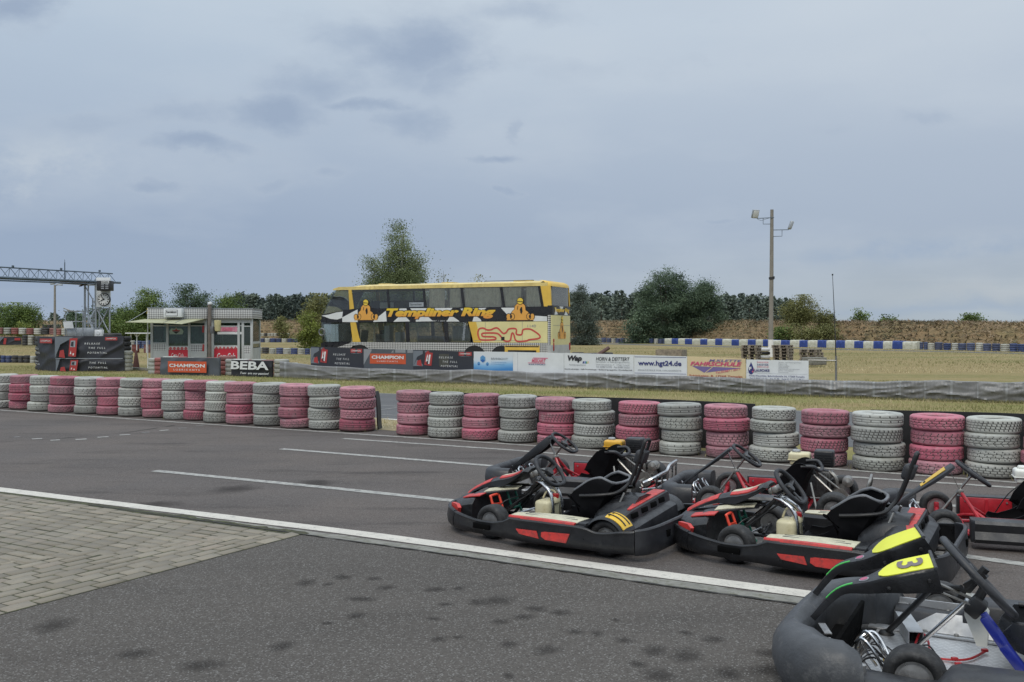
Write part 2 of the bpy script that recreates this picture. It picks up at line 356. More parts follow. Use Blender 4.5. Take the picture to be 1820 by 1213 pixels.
    # streaks near the horizon on the right
    st = t.new('ShaderNodeMapping'); t.link(tc, st.inputs['Vector']); st.inputs['Scale'].default_value = (3.2, 1.5, 52); st.inputs['Rotation'].default_value = (0, math.radians(-4.5), 0)
    sn = t.noise(st.outputs[0], 1., 5, .55)
    low = t.ramp(z, [(.0, 1.), (.12, .0)])
    base = t.mix(t.math('MULTIPLY', t.math('MULTIPLY', t.ramp(sn, [(.56, 0.), (.68, 1.)]), low), .22), base, (.31, .41, .55))
    base = t.mix(t.math('MULTIPLY', t.math('MULTIPLY', t.ramp(sn, [(.30, 1.), (.42, 0.)]), low), .16), base, (.60, .66, .70))
    hor = t.ramp(z, [(.0, 1.), (.085, 0.)])
    # an overcast sky is brightest overhead (above the top of the picture)
    zen = t.ramp(z, [(.36, 0.), (.85, 1.)])
    bri = t.math('ADD', t.math('MULTIPLY', zen, 1.05), 1.)
    sc = t.new('ShaderNodeVectorMath', operation='SCALE'); t.link(base, sc.inputs[0]); t.link(t.math('MULTIPLY', bri, 10.2), sc.inputs['Scale'])
    mx = t.mix(.96, sky.outputs[0], sc.outputs[0]); t.link(mx, bg.inputs['Color'])
make_world()

# ================================================================ ground materials
def grass_ground():
    m, t, b = new_mat('dry_grass'); tc = t.new('ShaderNodeTexCoord').outputs['Object']
    mp = t.new('ShaderNodeMapping'); t.link(tc, mp.inputs['Vector']); mp.inputs['Rotation'].default_value = (0, 0, math.radians(30)); mp.inputs['Scale'].default_value = (.35, 1, 1)
    a = t.noise(mp.outputs[0], .16, 7, .65); f = t.noise(tc, 2.2, 7, .75); ff = t.noise(tc, 16, 5, .7)
    c = t.ramp(a, [(.36, (.125, .14, .046)), (.47, (.225, .19, .086)), (.57, (.285, .215, .11)), (.66, (.15, .155, .056))])
    c = t.mix(t.ramp(f, [(.40, 0.), (.66, .75)]), c, (.31, .245, .13))
    c = t.mix(t.ramp(ff, [(.44, .0), (.68, .6)]), c, (.115, .105, .045))
    # verge: greener
    sp = t.new('ShaderNodeSeparateXYZ'); t.link(tc, sp.inputs[0])
    n = t.math('ADD', t.math('MULTIPLY', sp.outputs[0], .505), t.math('MULTIPLY', sp.outputs[1], .863))
    vg = t.ramp(t.math('DIVIDE', n, 60.), [(.20, .5), (.335, .5), (.36, .75), (.42, .65), (.46, .4), (.53, 0.)])
    g = t.math('MULTIPLY', vg, t.ramp(t.noise(mp.outputs[0], .55, 5, .6), [(.36, 0.), (.60, 1.)]))
    c = t.mix(g, c, (.15, .175, .05))
    t.link(c, b.inputs['Base Color']); b.inputs['Roughness'].default_value = .95; b.inputs['Specular IOR Level'].default_value = .1
    bn = t.new('ShaderNodeBump', i_Strength=.6, i_Distance=.04); t.link(t.noise(tc, 11, 5), bn.inputs['Height']); t.link(bn.outputs[0], b.inputs['Normal'])
    return m
def asphalt(name, base, warm, speck, blot, spot=0):
    m, t, b = new_mat(name); tc = t.new('ShaderNodeTexCoord').outputs['Object']
    mp = t.new('ShaderNodeMapping'); t.link(tc, mp.inputs['Vector']); mp.inputs['Rotation'].default_value = (0, 0, math.radians(30.3)); mp.inputs['Scale'].default_value = (.28, 1, 1)
    c = t.ramp(t.noise(mp.outputs[0], .8, 6, .6), [(.3, tuple(x*.84 for x in base)), (.7, tuple(x*1.14 for x in base))])
    c = t.mix(t.math('MULTIPLY', t.ramp(t.noise(tc, .45, 5, .6), [(.42, 0.), (.62, 1.)]), .6), c, warm)
    c = t.mix(t.math('MULTIPLY', t.ramp(t.noise(mp.outputs[0], 2.1, 5, .6), [(.54, 0.), (.72, 1.)]), blot), c, tuple(x*.5 for x in base))
    vo = t.new('ShaderNodeTexVoronoi', i_Scale=130); t.link(tc, vo.inputs['Vector'])
    vs = t.new('ShaderNodeSeparateXYZ'); t.link(vo.outputs['Color'], vs.inputs[0])
    c = t.mix(t.ramp(vs.outputs[0], [(.0, .65), (.30, 0.)]), c, tuple(x*.40 for x in base))
    c = t.mix(t.ramp(vs.outputs[1], [(.84, 0.), (.94, speck)], 'LINEAR'), c, (.24, .235, .225))
    vo2 = t.new('ShaderNodeTexVoronoi', i_Scale=38); t.link(tc, vo2.inputs['Vector'])
    vs2 = t.new('ShaderNodeSeparateXYZ'); t.link(vo2.outputs['Color'], vs2.inputs[0])
    near = t.ramp(vo2.outputs['Distance'], [(.12, 1.), (.22, 0.)])
    c = t.mix(t.math('MULTIPLY', near, t.ramp(vs2.outputs[0], [(.965, 0.), (.98, speck)])), c, (.36, .35, .33))
    if spot:      # dark damp / oily spots
        v3 = t.new('ShaderNodeTexVoronoi', i_Scale=1.05); 
        nz = t.new('ShaderNodeTexNoise', i_Scale=2.6, i_Detail=4.); t.link(tc, nz.inputs['Vector'])
        mv = t.mix(.16, tc, nz.outputs['Color']); t.link(mv, v3.inputs['Vector'])
        s3 = t.new('ShaderNodeSeparateXYZ'); t.link(v3.outputs['Color'], s3.inputs[0])
        k = t.math('MULTIPLY', t.ramp(v3.outputs['Distance'], [(.08, 1.), (.24, 0.)]), t.ramp(s3.outputs[2], [(.35, 0.), (.60, spot)]))
        c = t.mix(k, c, tuple(x*.42 for x in base))
    t.link(c, b.inputs['Base Color']); b.inputs['Roughness'].default_value = .88; b.inputs['Specular IOR Level'].default_value = .14
    hn = t.math('ADD', t.math('MULTIPLY', vs.outputs[0], .6), t.noise(tc, 60, 3))
    bn = t.new('ShaderNodeBump', i_Strength=.55, i_Distance=.005); t.link(hn, bn.inputs['Height']); t.link(bn.outputs[0], b.inputs['Normal'])
    return m
M['grass'] = grass_ground()
M['asphalt_apron'] = asphalt('asphalt_apron', (.090, .082, .075), (.100, .090, .081), .55, .35)
M['asphalt_pit'] = asphalt('asphalt_pit', (.108, .096, .091), (.138, .117, .105), .35, .75)
M['asphalt_track'] = asphalt('asphalt_track', (.125, .127, .132), (.12, .12, .122), .2, .2)
M['sand'] = pm('sand', (.33, .27, .16), .95, var=.3, scale=9, col2=(.16, .15, .07), amt=.4, c2scale=12, bump=.8, bscale=40)
def worn_line(name, col, wear, under):
    m, t, b = new_mat(name); tc = t.new('ShaderNodeTexCoord').outputs['Object']
    c = t.ramp(t.noise(tc, 3, 6, .7), [(.3, tuple(x*.82 for x in col)), (.7, col)])
    c = t.mix(t.ramp(t.noise(tc, 14, 7, .8), [(1-wear-.1, 0.), (1-wear+.06, 1.)]), c, under)
    c = t.mix(t.ramp(t.noise(tc, 70, 3, .6), [(.58, 0.), (.70, .65)]), c, under)
    t.link(c, b.inputs['Base Color']); b.inputs['Roughness'].default_value = .7; return m
M['line_white'] = worn_line('line_white', (.58, .55, .49), .36, (.22, .215, .20))
M['line_worn'] = worn_line('line_worn', (.40, .395, .365), .45, (.16, .155, .15))
M['line_faint'] = worn_line('line_faint', (.28, .278, .262), .5, (.14, .138, .135))
M['crack'] = pm('crack', (.028, .027, .024), .9, var=.3, scale=30)
M['moss'] = pm('moss', (.045, .045, .022), .95, var=.5, scale=14, col2=(.085, .095, .035), amt=.38, c2scale=7, bump=.8, bscale=60)
M['concrete_edge'] = pm('concrete_edge', (.20, .195, .175), .85, var=.25, scale=8, col2=(.10, .10, .06), amt=.4, c2scale=14, bump=.5)

# ================================================================ ground sheets
def sheet(name, pts, z, mat, kind='structure'):
    mb = MB(); mb.add([(p[0], p[1], z) for p in pts], [tuple(range(len(pts)))]); o = mb.build(name, mat, smooth=0); return tag(o, kind=kind)
sheet('ground', [(-1500, -60), (1500, -60), (1500, 2500), (-1500, 2500)], 0, M['grass'])
nA = 5.97
apron = [TN(t, n) for t, n in ((-14, -9), (26, -9), (26, nA-.35), (-14, nA+.02))]
def clean(pts):   # counter-clockwise
    a = sum(pts[i][0]*pts[(i+1) % len(pts)][1]-pts[(i+1) % len(pts)][0]*pts[i][1] for i in range(len(pts)))
    return pts if a > 0 else pts[::-1]
sheet('apron', clean(apron), .004, M['asphalt_apron'])
def wavy(n0, t0, t1, amp, k, z=0):
    return [TN(t0+(t1-t0)*i/k, n0+random.uniform(-amp, amp), z) for i in range(k+1)]
pit = wavy(12.72, -14, 40, .10, 160)+[TN(40, 5.6), TN(26, nA-.35), TN(-14, nA+.02)]
sheet('pit_lane', clean(pit), .004, M['asphalt_pit'])
trk = wavy(14.15, -30, 60, .05, 120)+wavy(20.25, 60, -30, .12, 160)
sheet('race_track', clean(trk), .004, M['asphalt_track'])
snd = wavy(12.6, 7.0, 14, .08, 24)+wavy(14.3, 14, 7.0, .10, 24)
sheet('sand_verge', clean(snd), .008, M['sand'])
far = [G(-200, 605.6), G(120, 606), G(260, 609), G(420, 606.5), G(420, 604.4), G(260, 606.6), G(120, 604), G(-200, 603.8)]
sheet('outer_track', clean([(p.x, p.y) for p in far]), .004, M['asphalt_track'])
fr = [(1030, 611), (1200, 615.5), (1400, 620.5), (1620, 625), (1900, 631.5)]
sheet('outer_track_edge', clean([(p.x, p.y) for p in [G(x, y) for x, y in fr]+[G(x, y-1.7) for x, y in fr[::-1]]]), .004, M['asphalt_track'])
def stripe(px, width, z, mat, name='road_marking', rag=.0, ext=(0, 0), step=.3, nudge=0):
    P = [G(*p) for p in px]; P = [Vector((p.x, p.y, 0)) for p in P]
    if ext[0]: P.insert(0, P[0]+(P[0]-P[1]).normalized()*ext[0])
    if ext[1]: P.append(P[-1]+(P[-1]-P[-2]).normalized()*ext[1])
    L = []; R = []
    for i, (a, b) in enumerate(zip(P, P[1:])):
        d = (b-a); k = max(1, int(d.length/step)); nn = Vector((-d.y, d.x, 0)).normalized()
        for j in range(k+(1 if i == len(P)-2 else 0)):
            q = a+d*(j/k)
            L.append(q+nn*(width/2+nudge+random.uniform(-rag, rag))); R.append(q-nn*(width/2-nudge+random.uniform(-rag, rag)))
    v = [(p.x, p.y, z) for p in L+R]; n = len(L)
    f = [(i, n+i, n+i+1, i+1) for i in range(n-1)]
    mb = MB(); mb.add(v, f); o = mb.build(name, mat, smooth=0)
    # face up
    me = o.data
    if me.polygons[0].normal.z < 0: me.flip_normals()
    return tag(o, kind='structure')
LA = [(0, 871.5), (600, 945), (748, 964.5), (1180, 1024), (1405, 1054)]
stripe(LA, .165, .008, M['line_white'], rag=.006, ext=(12, 6))
stripe([(x, y+8.5+x*.004) for x, y in LA], .14, .0062, M['concrete_edge'], 'kerb_strip', rag=.02, ext=(12, 6), step=.15)
stripe([(x, y+11.5+x*.0065) for x, y in LA[1:]], .022, .0105, M['crack'], 'asphalt_joint', rag=.009, ext=(3, 6), step=.08)
stripe([(275, 838), (600, 870), (811, 892), (1718, 991), (1820, 1005)], .125, .008, M['line_worn'], rag=.004, ext=(0, 5))
stripe([(500, 799), (600, 807), (897, 831), (1690, 900), (1820, 912)], .12, .008, M['line_worn'], rag=.004, ext=(0, 5))
stripe([(610, 780.6), (900, 800.4), (1492, 847.7), (1815, 869)], .10, .008, M['line_worn'], rag=.004, ext=(0, 5))
stripe([(0, 729.8), (350, 753.8), (690, 776), (966, 794.5), (1498, 836), (1800, 858.5)], .115, .008, M['line_worn'], rag=.005, ext=(20, 6))
for (x, y, w) in ((30, 778, 11), (66, 781, 18), (98, 783.5, 17), (144, 782, 20), (183, 778, 20), (222, 774, 19), (259, 769.6, 14), (292, 766, 17), (325, 762, 15), (355, 758, 14)):
    stripe([(x-w/2, y+.4), (x+w/2, y-.6)], .10 if w > 15 else .07, .008, M['line_worn'] if w > 16 else M['line_faint'], rag=.004)
stripe([(-40, 789), (100, 781), (230, 769), (310, 757)], .02, .0075, M['crack'], 'asphalt_crack', rag=.02, ext=(0, 0), step=.12)
stripe([(669, 699.6), (760, 703.5)], .14, .008, M['line_faint'], ext=(25, 20))
stripe([(671, 721), (760, 726)], .09, .008, M['line_faint'], ext=(0, 6))
stripe([(671, 730), (711, 724.5)], .08, .008, M['line_faint'])
stripe([(671, 737), (760, 743)], .08, .008, M['line_faint'], ext=(3, 6))
stripe([(683, 745.8), (760, 751)], .16, .012, M['line_white'], ext=(0, 4))
# ---- brick paving: every setting stone laid, one sheet of paving
def paving():
    mb = MB(); V = []; Fc = []; mats = []; var = []
    BL, BW, J = .192, .096, .015
    # edge of the paving (lower right) is the line through (0,1100)-(555,950); inner boundary mitred
    e0 = G(0, 1100); e1 = G(555, 950)
    te = lambda n: lerp(e0.dot(TV), e1.dot(TV), (n-e0.dot(NV))/(e1.dot(NV)-e0.dot(NV)))
    nmax = lambda t: 5.945-.0136*(t-9.7)-.20
    tb = lambda n: 5.98+.57*(4.805-n)
    def brick(c, du, dv, lu, lv):
        p = TV*c[0]+NV*c[1]; h = .011+random.uniform(-.002, .002); tilt = random.uniform(-.004, .004)
        u = (TV*du[0]+NV*du[1]); v = (TV*dv[0]+NV*dv[1]); ch = .005
        o = len(V)
        for (a, b, zz, ins) in ((-1, -1, .0045, 0), (1, -1, .0045, 0), (1, 1, .0045, 0), (-1, 1, .0045, 0), (-1, -1, h, ch), (1, -1, h, ch), (1, 1, h, ch), (-1, 1, h, ch)):
            q = p+u*(a*(lu/2-ins))+v*(b*(lv/2-ins)); V.append((q.x, q.y, zz+(tilt*b if ins else 0)))
        fs = [(4, 5, 6, 7), (0, 1, 5, 4), (1, 2, 6, 5), (2, 3, 7, 6), (3, 0, 4, 7)]
        Fc.extend(tuple(o+i for i in f) for f in fs); r = random.random(); var.extend([r]*5)
    # border courses, long side along N
    k = 0
    while k < 16:
        n = .8-random.random()*.1+(k % 2)*BL/2
        while n < 6.1:
            tc = te(n)+.06+k*(BW+J)+BW/2
            if tc < tb(n)+.17 and n+BL/2 < nmax(tc)+.05: brick((tc+random.uniform(-.003, .003), n), (0, 1), (1, 0), BL, BW)
            n += BL+J
        k += 1
    # field courses, long side along T
    row = 0; n = .8
    while n < 6.0:
        t = tb(n)+.06+(row % 2)*(BL+J)/2+random.uniform(0, .02)
        while t < 13:
            if n+BW/2 < nmax(t) and t-BL/2 > te(n)+.0: brick((t, n+random.uniform(-.002, .002)), (1, 0), (0, 1), BL, BW)
            t += BL+J
        n += BW+J; row += 1
    m, t, b = new_mat('paving_brick'); at = t.new('ShaderNodeAttribute', attribute_name='var'); tc = t.new('ShaderNodeTexCoord').outputs['Object']
    c = t.ramp(at.outputs['Fac'], [(0., (.175, .154, .118)), (.5, (.218, .192, .150)), (.9, (.262, .232, .182)), (1., (.25, .21, .165))])
    c = t.mix(t.ramp(t.noise(tc, 1.1, 6, .65), [(.35, .0), (.7, .55)]), c, (.152, .136, .112))
    c = t.mix(t.ramp(t.noise(tc, 40, 5, .8), [(.5, .0), (.75, .6)]), c, (.13, .125, .11))
    t.link(c, b.inputs['Base Color']); b.inputs['Roughness'].default_value = .85
    bn = t.new('ShaderNodeBump', i_Strength=.5, i_Distance=.004); t.link(t.noise(tc, 120, 4), bn.inputs['Height']); t.link(bn.outputs[0], b.inputs['Normal'])
    o = fast_mesh('brick_paving', np.array(V), np.array(Fc), m, attr=np.array(var)); tag(o, kind='structure')
    bed = [TN(te(.6)+.05, .6), TN(14, .6), TN(14, nmax(14)+.1), TN(te(5.85)+.05, nmax(te(5.85))+.06)]
    sheet('paving_bed', clean(bed), .0065, M['moss'])
paving()
stripe([(x, y+15+x*.008) for x, y in LA[:1]]+[(330, 920), (545, 951)], .07, .0085, M['moss'], 'moss_strip', rag=.03, ext=(8, 0), step=.07)

# damp and oily spots on the asphalt, thin patches with ragged fading edges
def stain_mat():
    m, t, b = new_mat('damp_spot'); t.n.remove(b); tc = t.new('ShaderNodeTexCoord').outputs['Object']; at = t.new('ShaderNodeAttribute', attribute_name='rim')
    d = t.new('ShaderNodeBsdfDiffuse'); d.inputs[0].default_value = (.022, .021, .022, 1); tr = t.new('ShaderNodeBsdfTransparent')
    k = t.math('SUBTRACT', t.math('ADD', t.math('SUBTRACT', 1.0, at.outputs['Fac']), t.math('MULTIPLY', t.noise(tc, 9, 6, .7), .9)), .45)
    k = t.math('MULTIPLY', t.ramp(k, [(.0, 0.), (.75, .36)]), t.ramp(t.noise(tc, 90, 3, .6), [(.3, .75), (.7, 1.)]))
    mx = t.new('ShaderNodeMixShader'); t.link(k, mx.inputs[0]); t.link(tr.outputs[0], mx.inputs[1]); t.link(d.outputs[0], mx.inputs[2]); t.link(mx.outputs[0], t.n['Material Output'].inputs['Surface']); return m
M['damp_spot'] = stain_mat()
SPOTS = [(92, 84, 34, 10), (188, 70, 24, 8), (268, 74, 20, 6), (150, 88, 16, 5), (300, 97, 25, 8), (430, 102, 30, 8), (490, 99, 18, 5), (235, 127, 40, 9), (455, 140, 22, 6), (592, 131, 45, 15), (540, 135, 30, 10), (690, 152, 30, 10), (660, 173, 30, 9), (755, 162, 30, 10), (600, 185, 25, 9), (225, 170, 32, 9), (425, 178, 18, 6), (437, 231, 26, 10), (488, 226, 18, 6), (148, 190, 18, 5), (30, 250, 35, 14), (718, 260, 38, 15), (620, 245, 30, 9), (620, 327, 18, 9), (793, 212, 22, 9), (850, 217, 22, 8), (898, 181, 14, 5), (1000, 262, 40, 16), (955, 296, 28, 11), (1080, 275, 50, 20), (1150, 232, 40, 10), (1080, 215, 18, 8), (1010, 325, 50, 18), (1190, 320, 40, 16), (1300, 268, 50, 12), (1300, 310, 60, 16), (920, 235, 30, 9), (-562, 196, 60, 20), (-350, 270, 50, 16), (-180, 300, 60, 18), (-92, -160, 60, 12), (120, -175, 50, 9), (-300, -120, 70, 10)]
def spot(a, b, rx, ry):
    c = G(480+a/1.462, 980+b/1.462); k = c.y/F; wx = rx/1.462*k*1.15; wy = ry/1.462*k*(c.y/H)*1.15; v = [(c.x, c.y, .0066)]; rim = [0.]; n = 26; f = []
    ph = random.uniform(0, 6)
    for j in range(1, 4):
        for i in range(n):
            q = 2*PI*i/n; w = 1+.12*math.sin(2*q+ph)+.08*math.sin(5*q+2*ph); v.append((c.x+wx*w*j/3*math.cos(q), c.y+wy*w*j/3*math.sin(q), .0066)); rim.append(j/3)
    for i in range(n):
        i2 = (i+1) % n; f.append((0, 1+i, 1+i2))
        for j in range(2): f.append((1+j*n+i, 1+(j+1)*n+i, 1+(j+1)*n+i2, 1+j*n+i2))
    me = bpy.data.meshes.new('damp_spot'); me.from_pydata(v, [], f); at = me.attributes.new('rim', 'FLOAT', 'POINT'); at.data.foreach_set('value', rim); me.materials.append(M['damp_spot'])
    o = bpy.data.objects.new('damp_spot', me); COL.objects.link(o); tag(o, kind='structure')
for sp_ in SPOTS: spot(*sp_)
# ================================================================ tyres
def tyre_mb(R=.29, W=.164, rows=4, n=144, pat='blocks', gd=.008, seed=1):
    rg = random.Random(seed); hw = W/2; mb = MB()
    half = [(.165*R/.29, hw*.70), (.178*R/.29, hw*.93), (.205*R/.29, hw*1.0), (.24*R/.29, hw*1.03), (.268*R/.29, hw*.97), (R*.972, hw*.86), (R*.993, hw*.74)]
    prof = [(r, z, 0, None) for r, z in half]
    tw = hw*1.42; seg = tw/rows
    for i in range(rows):
        a = tw/2-seg*i; b = a-seg; g = .0042
        prof += [(R, a-g, 1, i), (R+.001, (a+b)/2, 1, i), (R, b+g, 1, i)]
        if i < rows-1: prof += [(R-gd, b+g*.5, 2, None), (R-gd, b-g*.5, 2, None)]
    prof += [(r, -z, 0, None) for r, z in half[::-1]]
    prof += [(.19*R/.29, -hw*.8, 3, None), (.25*R/.29, -hw*.85, 3, None), (.272*R/.29, 0, 3, None), (.25*R/.29, hw*.85, 3, None), (.19*R/.29, hw*.8, 3, None)]
    P = len(prof); step = {'blocks': 6, 'fine': 4, 'zig': 6, 'rib': 9, 'vee': 7, 'smooth': 1000}[pat]
    v = []; dark = set()
    for k in range(n):
        for j, (r, z, ty, row) in enumerate(prof):
            rr = r; kk = k
            if ty == 1:
                off = {'blocks': row*2, 'fine': row, 'zig': int(round((z/tw+.5)*9)) if row % 2 else -int(round((z/tw+.5)*9)), 'rib': row*4, 'vee': int(round(abs(z)/tw*18)), 'smooth': 0}[pat]
                if (k+off) % step == 0 and not (pat == 'rib' and row % 2): rr = r-gd*.8; dark.add((k, j))
            a = 2*PI*kk/n; v.append((rr*math.cos(a), rr*math.sin(a), z))
    f = []; mi = []
    for k in range(n):
        k2 = (k+1) % n
        for j in range(P):
            j2 = (j+1) % P
            f.append((k*P+j, k2*P+j, k2*P+j2, k*P+j2))
            ty, ty2 = prof[j][2], prof[j2][2]
            d = (ty == 2 and ty2 == 2) or ((k, j) in dark and (ty2 == 1 or (k, j2) in dark)) or (ty == 3 and ty2 == 3)
            mi.append(1 if d else 0)
    mb.v = v; mb.f = f; mb.m = mi
    return mb
TYPES = [('blocks', 4, .3), ('fine', 4, .3), ('zig', 3, .3), ('rib', 5, .3), ('vee', 3, .3), ('rib', 4, .3), ('blocks', 5, .3), ('zig', 4, .3)]
tyre_mesh = {}
for cname in ('tyre_pink', 'tyre_grey', 'tyre_pink_muddy', 'tyre_grey_muddy'):
    for i, (pat, rows, _) in enumerate(TYPES):
        o = tyre_mb(pat=pat, rows=rows, gd=.0075 if pat != 'rib' else .0065, seed=i).build('tyre', [M[cname], M['tread_dirt']], smooth=30)
        tyre_mesh[cname, i] = o.data; bpy.data.objects.remove(o)
LEVEL = ['bottom', 'third from top', 'second from top', 'top']
def place_tyre(c, i, scale, hz, label, group, rot=None, tilt=.0):
    o = bpy.data.objects.new('tyre', tyre_mesh[c, i]); COL.objects.link(o)
    o.scale = (scale, scale, hz/.170); return tag(o, label, 'tyre', group), o
FRONT = [(3, 726.5), (41, 729), (78, 732), (115, 734.6), (158.6, 737), (200, 739.4), (239, 741.7), (279, 744), (317, 747), (356, 749), (392, 753), (432, 756), (479, 759), (528, 763), (580, 766), (637, 769.5),
         (737, 776), (795, 781), (857, 785), (921, 789), (988, 795), (1056, 800), (1135, 806), (1212, 812), (1294, 817.5), (1376, 824.5), (1467, 832), (1560, 839.5), (1664, 846), (1763, 853), (1868, 862)]
rt = random.Random(5)
for s, (px, py) in enumerate(FRONT):
    g = G(px, py); d = Vector((g.x, g.y, 0)).normalized(); c = g+d*.285
    pink = (s % 2 == 1) if s <= 15 else (s % 2 == 0)
    cname = 'tyre_pink' if pink else 'tyre_grey'; cw = 'faded pink' if pink else 'weathered grey'
    hh = interp(px, [(0, .72), (600, .745), (700, .70), (1100, .675), (1400, .68), (1800, .665)]); z = 0.004
    hs = [hh/4*rt.uniform(.86, 1.13) for _ in range(4)]; lean = (rt.uniform(-.03, .03), rt.uniform(-.02, .02)); k = hh/sum(hs); hs = [h*k for h in hs]
    for lv in range(4):
        i = rt.randrange(len(TYPES)); sc = rt.uniform(.94, 1.045)
        if lv == 3: sc *= rt.uniform(.96, 1.03)
        _, o = place_tyre(cname+('_muddy' if lv == 0 else ''), i, sc, hs[lv], f'{cw} tyre, {LEVEL[lv]} of the {ordi(s+1)} stack from the left', 'painted tyres stacked along the pit lane')
        o.location = (c.x+rt.uniform(-.026, .026)+lean[0]*lv/3, c.y+rt.uniform(-.022, .022)+lean[1]*lv/3, z+hs[lv]/2+.002)
        o.rotation_euler = (rt.uniform(-.02, .02), rt.uniform(-.02, .02), rt.uniform(0, 6.28)); z += hs[lv]
# ---- black rubber boards behind the stacks
def board(name, label, t0, t1, n, h, curve=0):
    mb = MB(); k = max(2, int(abs(t1-t0)/.25)); rings = []
    for i in range(k+1):
        t = lerp(t0, t1, i/k); nn = n+.012*math.sin(t*2.1)+curve*(i/k)**2; top = h+.012*math.sin(t*1.3+1)
        a = TN(t, nn); b = TN(t, nn+.018); rings.append([(a.x, a.y, .0), (b.x, b.y, .0), (b.x, b.y, top), (a.x, a.y, top)])
    mb.loft(rings); return tag(mb.build(name, M['rubber_board']), label, 'barrier', 'black rubber boards behind the tyres')
M['rubber_board'] = pm('rubber_board', (.014, .014, .015), .55, var=.4, scale=3, col2=(.045, .043, .04), amt=.3, c2scale=6)
board('rubber_board', 'long black rubber board behind the right run of tyre stacks', 9.45, 3.75, 13.0, .655)
board('rubber_board', 'short black rubber board behind the tyre stack at the right edge', 2.2, -3.5, 12.78, .66)
mb = MB(); p0 = G(668, 765); rings = []
for i in range(9):
    a = i/8; q = AT(671-3*math.cos(a*3), 0, 15.9); z = .64*a
    x = q.x+.03*math.sin(a*PI)-.07*a+.05*(1-a)**3
    rings.append([(x-.03, 15.98, z), (x-.01, 15.97, z), (x+.02, 16.2, z), (x+.0, 16.2, z)])
mb.loft(rings); tag(mb.build('rubber_flap', M['rubber_board']), 'bent black rubber flap behind the pink stack beside the gap', 'rubber flap')

# ================================================================ far tyre stacks and wrapped blocks
def stack_mesh(mats, n, R, h, seg=20, top=None):
    mb = MB(); hh = h/n
    for i in range(n):
        prof = [(.55*R, .06*hh), (.85*R, .0), (.97*R, .14*hh), (R, .3*hh), (R, .7*hh), (.97*R, .86*hh), (.85*R, hh), (.55*R, .94*hh), (.6*R, .5*hh)]
        mb.lathe([(r, z+i*hh) for r, z in prof], seg, mi=0 if top is None or i < n-top else 1, closed=True)
    o = mb.build('tyre_stack', mats); me = o.data; bpy.data.objects.remove(o); return me
FSM = {}
def far_stack(x, y, z, col, n, R, h, label, group, name='tyre_stack'):
    key = (col, n, round(R, 2), round(h, 2))
    if key not in FSM: FSM[key] = stack_mesh([M[col]], n, R, h)
    o = bpy.data.objects.new(name, FSM[key]); COL.objects.link(o)
    o.location = (x, y, z); o.rotation_euler = (0, 0, rt.uniform(0, 6)); s = rt.uniform(.94, 1.05); o.scale = (s, s, rt.uniform(.92, 1.06))
    return tag(o, label, 'tyre stack', group)
def ybase(tab): return lambda px: interp(px, tab)
OUT = ybase([(440, 609), (1017, 608.4), (1200, 611.8), (1400, 617), (1600, 621), (1820, 626), (1900, 628)])
CW = {'tyre_blue': 'dark blue', 'tyre_white': 'off white', 'tyre_black': 'black', 'tyre_grey': 'grey', 'tyre_rust': 'rusty red'}
def row(edges, cols, base, n, h, desc, group, zf=None, yfix=None, rmul=1.0):
    cnt = {}
    for i, (a, b, c) in enumerate(zip(edges, edges[1:], cols)):
        if c is None: continue
        pc = (a+b)/2; py = base(pc)
        if yfix: p = AT(pc, py, yfix); z = p.z
        else: p = G(pc, py); z = 0
        R = abs(b-a)/2*p.y/F*.97*rmul; cnt[c] = cnt.get(c, 0)+1
        far_stack(p.x, p.y+R, z-.02, c, n, R, h, f'{ordi(cnt[c])} {CW[c]} stack from the left, {desc}', group)
B, W_, K, GY, RR = 'tyre_blue', 'tyre_white', 'tyre_black', 'tyre_grey', 'tyre_rust'
z = lambda *a: [1000+v/7.583 for v in a]
row(z(60, 108, 150, 222, 295, 357, 413, 470, 525, 595, 660, 712, 780, 845, 912, 1000, 1100, 1165, 1235, 1290, 1358, 1425), [W_, W_, B, B, W_, B, B, W_, B, B, W_, B, B, W_, B, K, B, B, W_, B, B], OUT, 4, .70, 'below the big trees', 'tyre stacks along the outer track')
row([1635.5, 1643, 1651, 1663.8, 1679, 1693.5, 1705.5, 1721, 1737, 1750, 1766, 1782, 1797.5, 1812, 1828], [B, B, W_, B, B, W_, B, B, W_, B, B, W_, B, B], OUT, 4, .68, 'at the far bank', 'tyre stacks along the outer track', rmul=.9)
ed = [1188, 1201.8, 1213.6, 1225.8, 1239, 1253, 1266, 1279.7, 1293, 1309, 1322.8, 1338, 1352.3, 1365.4, 1381, 1396, 1412, 1428.5, 1443.8, 1460.8, 1477, 1494, 1510, 1526.6, 1543, 1561, 1578, 1595.5, 1614.7, 1635.5]
M['belt_blue'] = pm('belt_blue', (.022, .05, .22), .55, var=.25, scale=2.2, col2=(.05, .07, .16), amt=.3, c2scale=4)
M['belt_white'] = pm('belt_white', (.50, .50, .43), .6, var=.15, scale=2.2, col2=(.30, .31, .22), amt=.4, c2scale=3)
def block_mesh(col):
    mb = MB(); n = 14; rings = []
    for k in range(n):
        x = -.5+k/(n-1); dip = .03*math.sin(k*1.9+(2 if col == 'belt_blue' else 0)); bul = .03*math.sin(k*1.3)
        rings.append([(x, -.5+bul, 0), (x, -.52+bul*.4, .5), (x, -.5+bul, .93), (x, -.42, 1+dip), (x, .5, 1+dip), (x, .5, 0)])
    mb.loft(rings)
    o = mb.build('barrier_block', M[col]); me = o.data; bpy.data.objects.remove(o); return me
BM = {c: block_mesh(c) for c in ('belt_blue', 'belt_white')}
cnt = [0, 0]
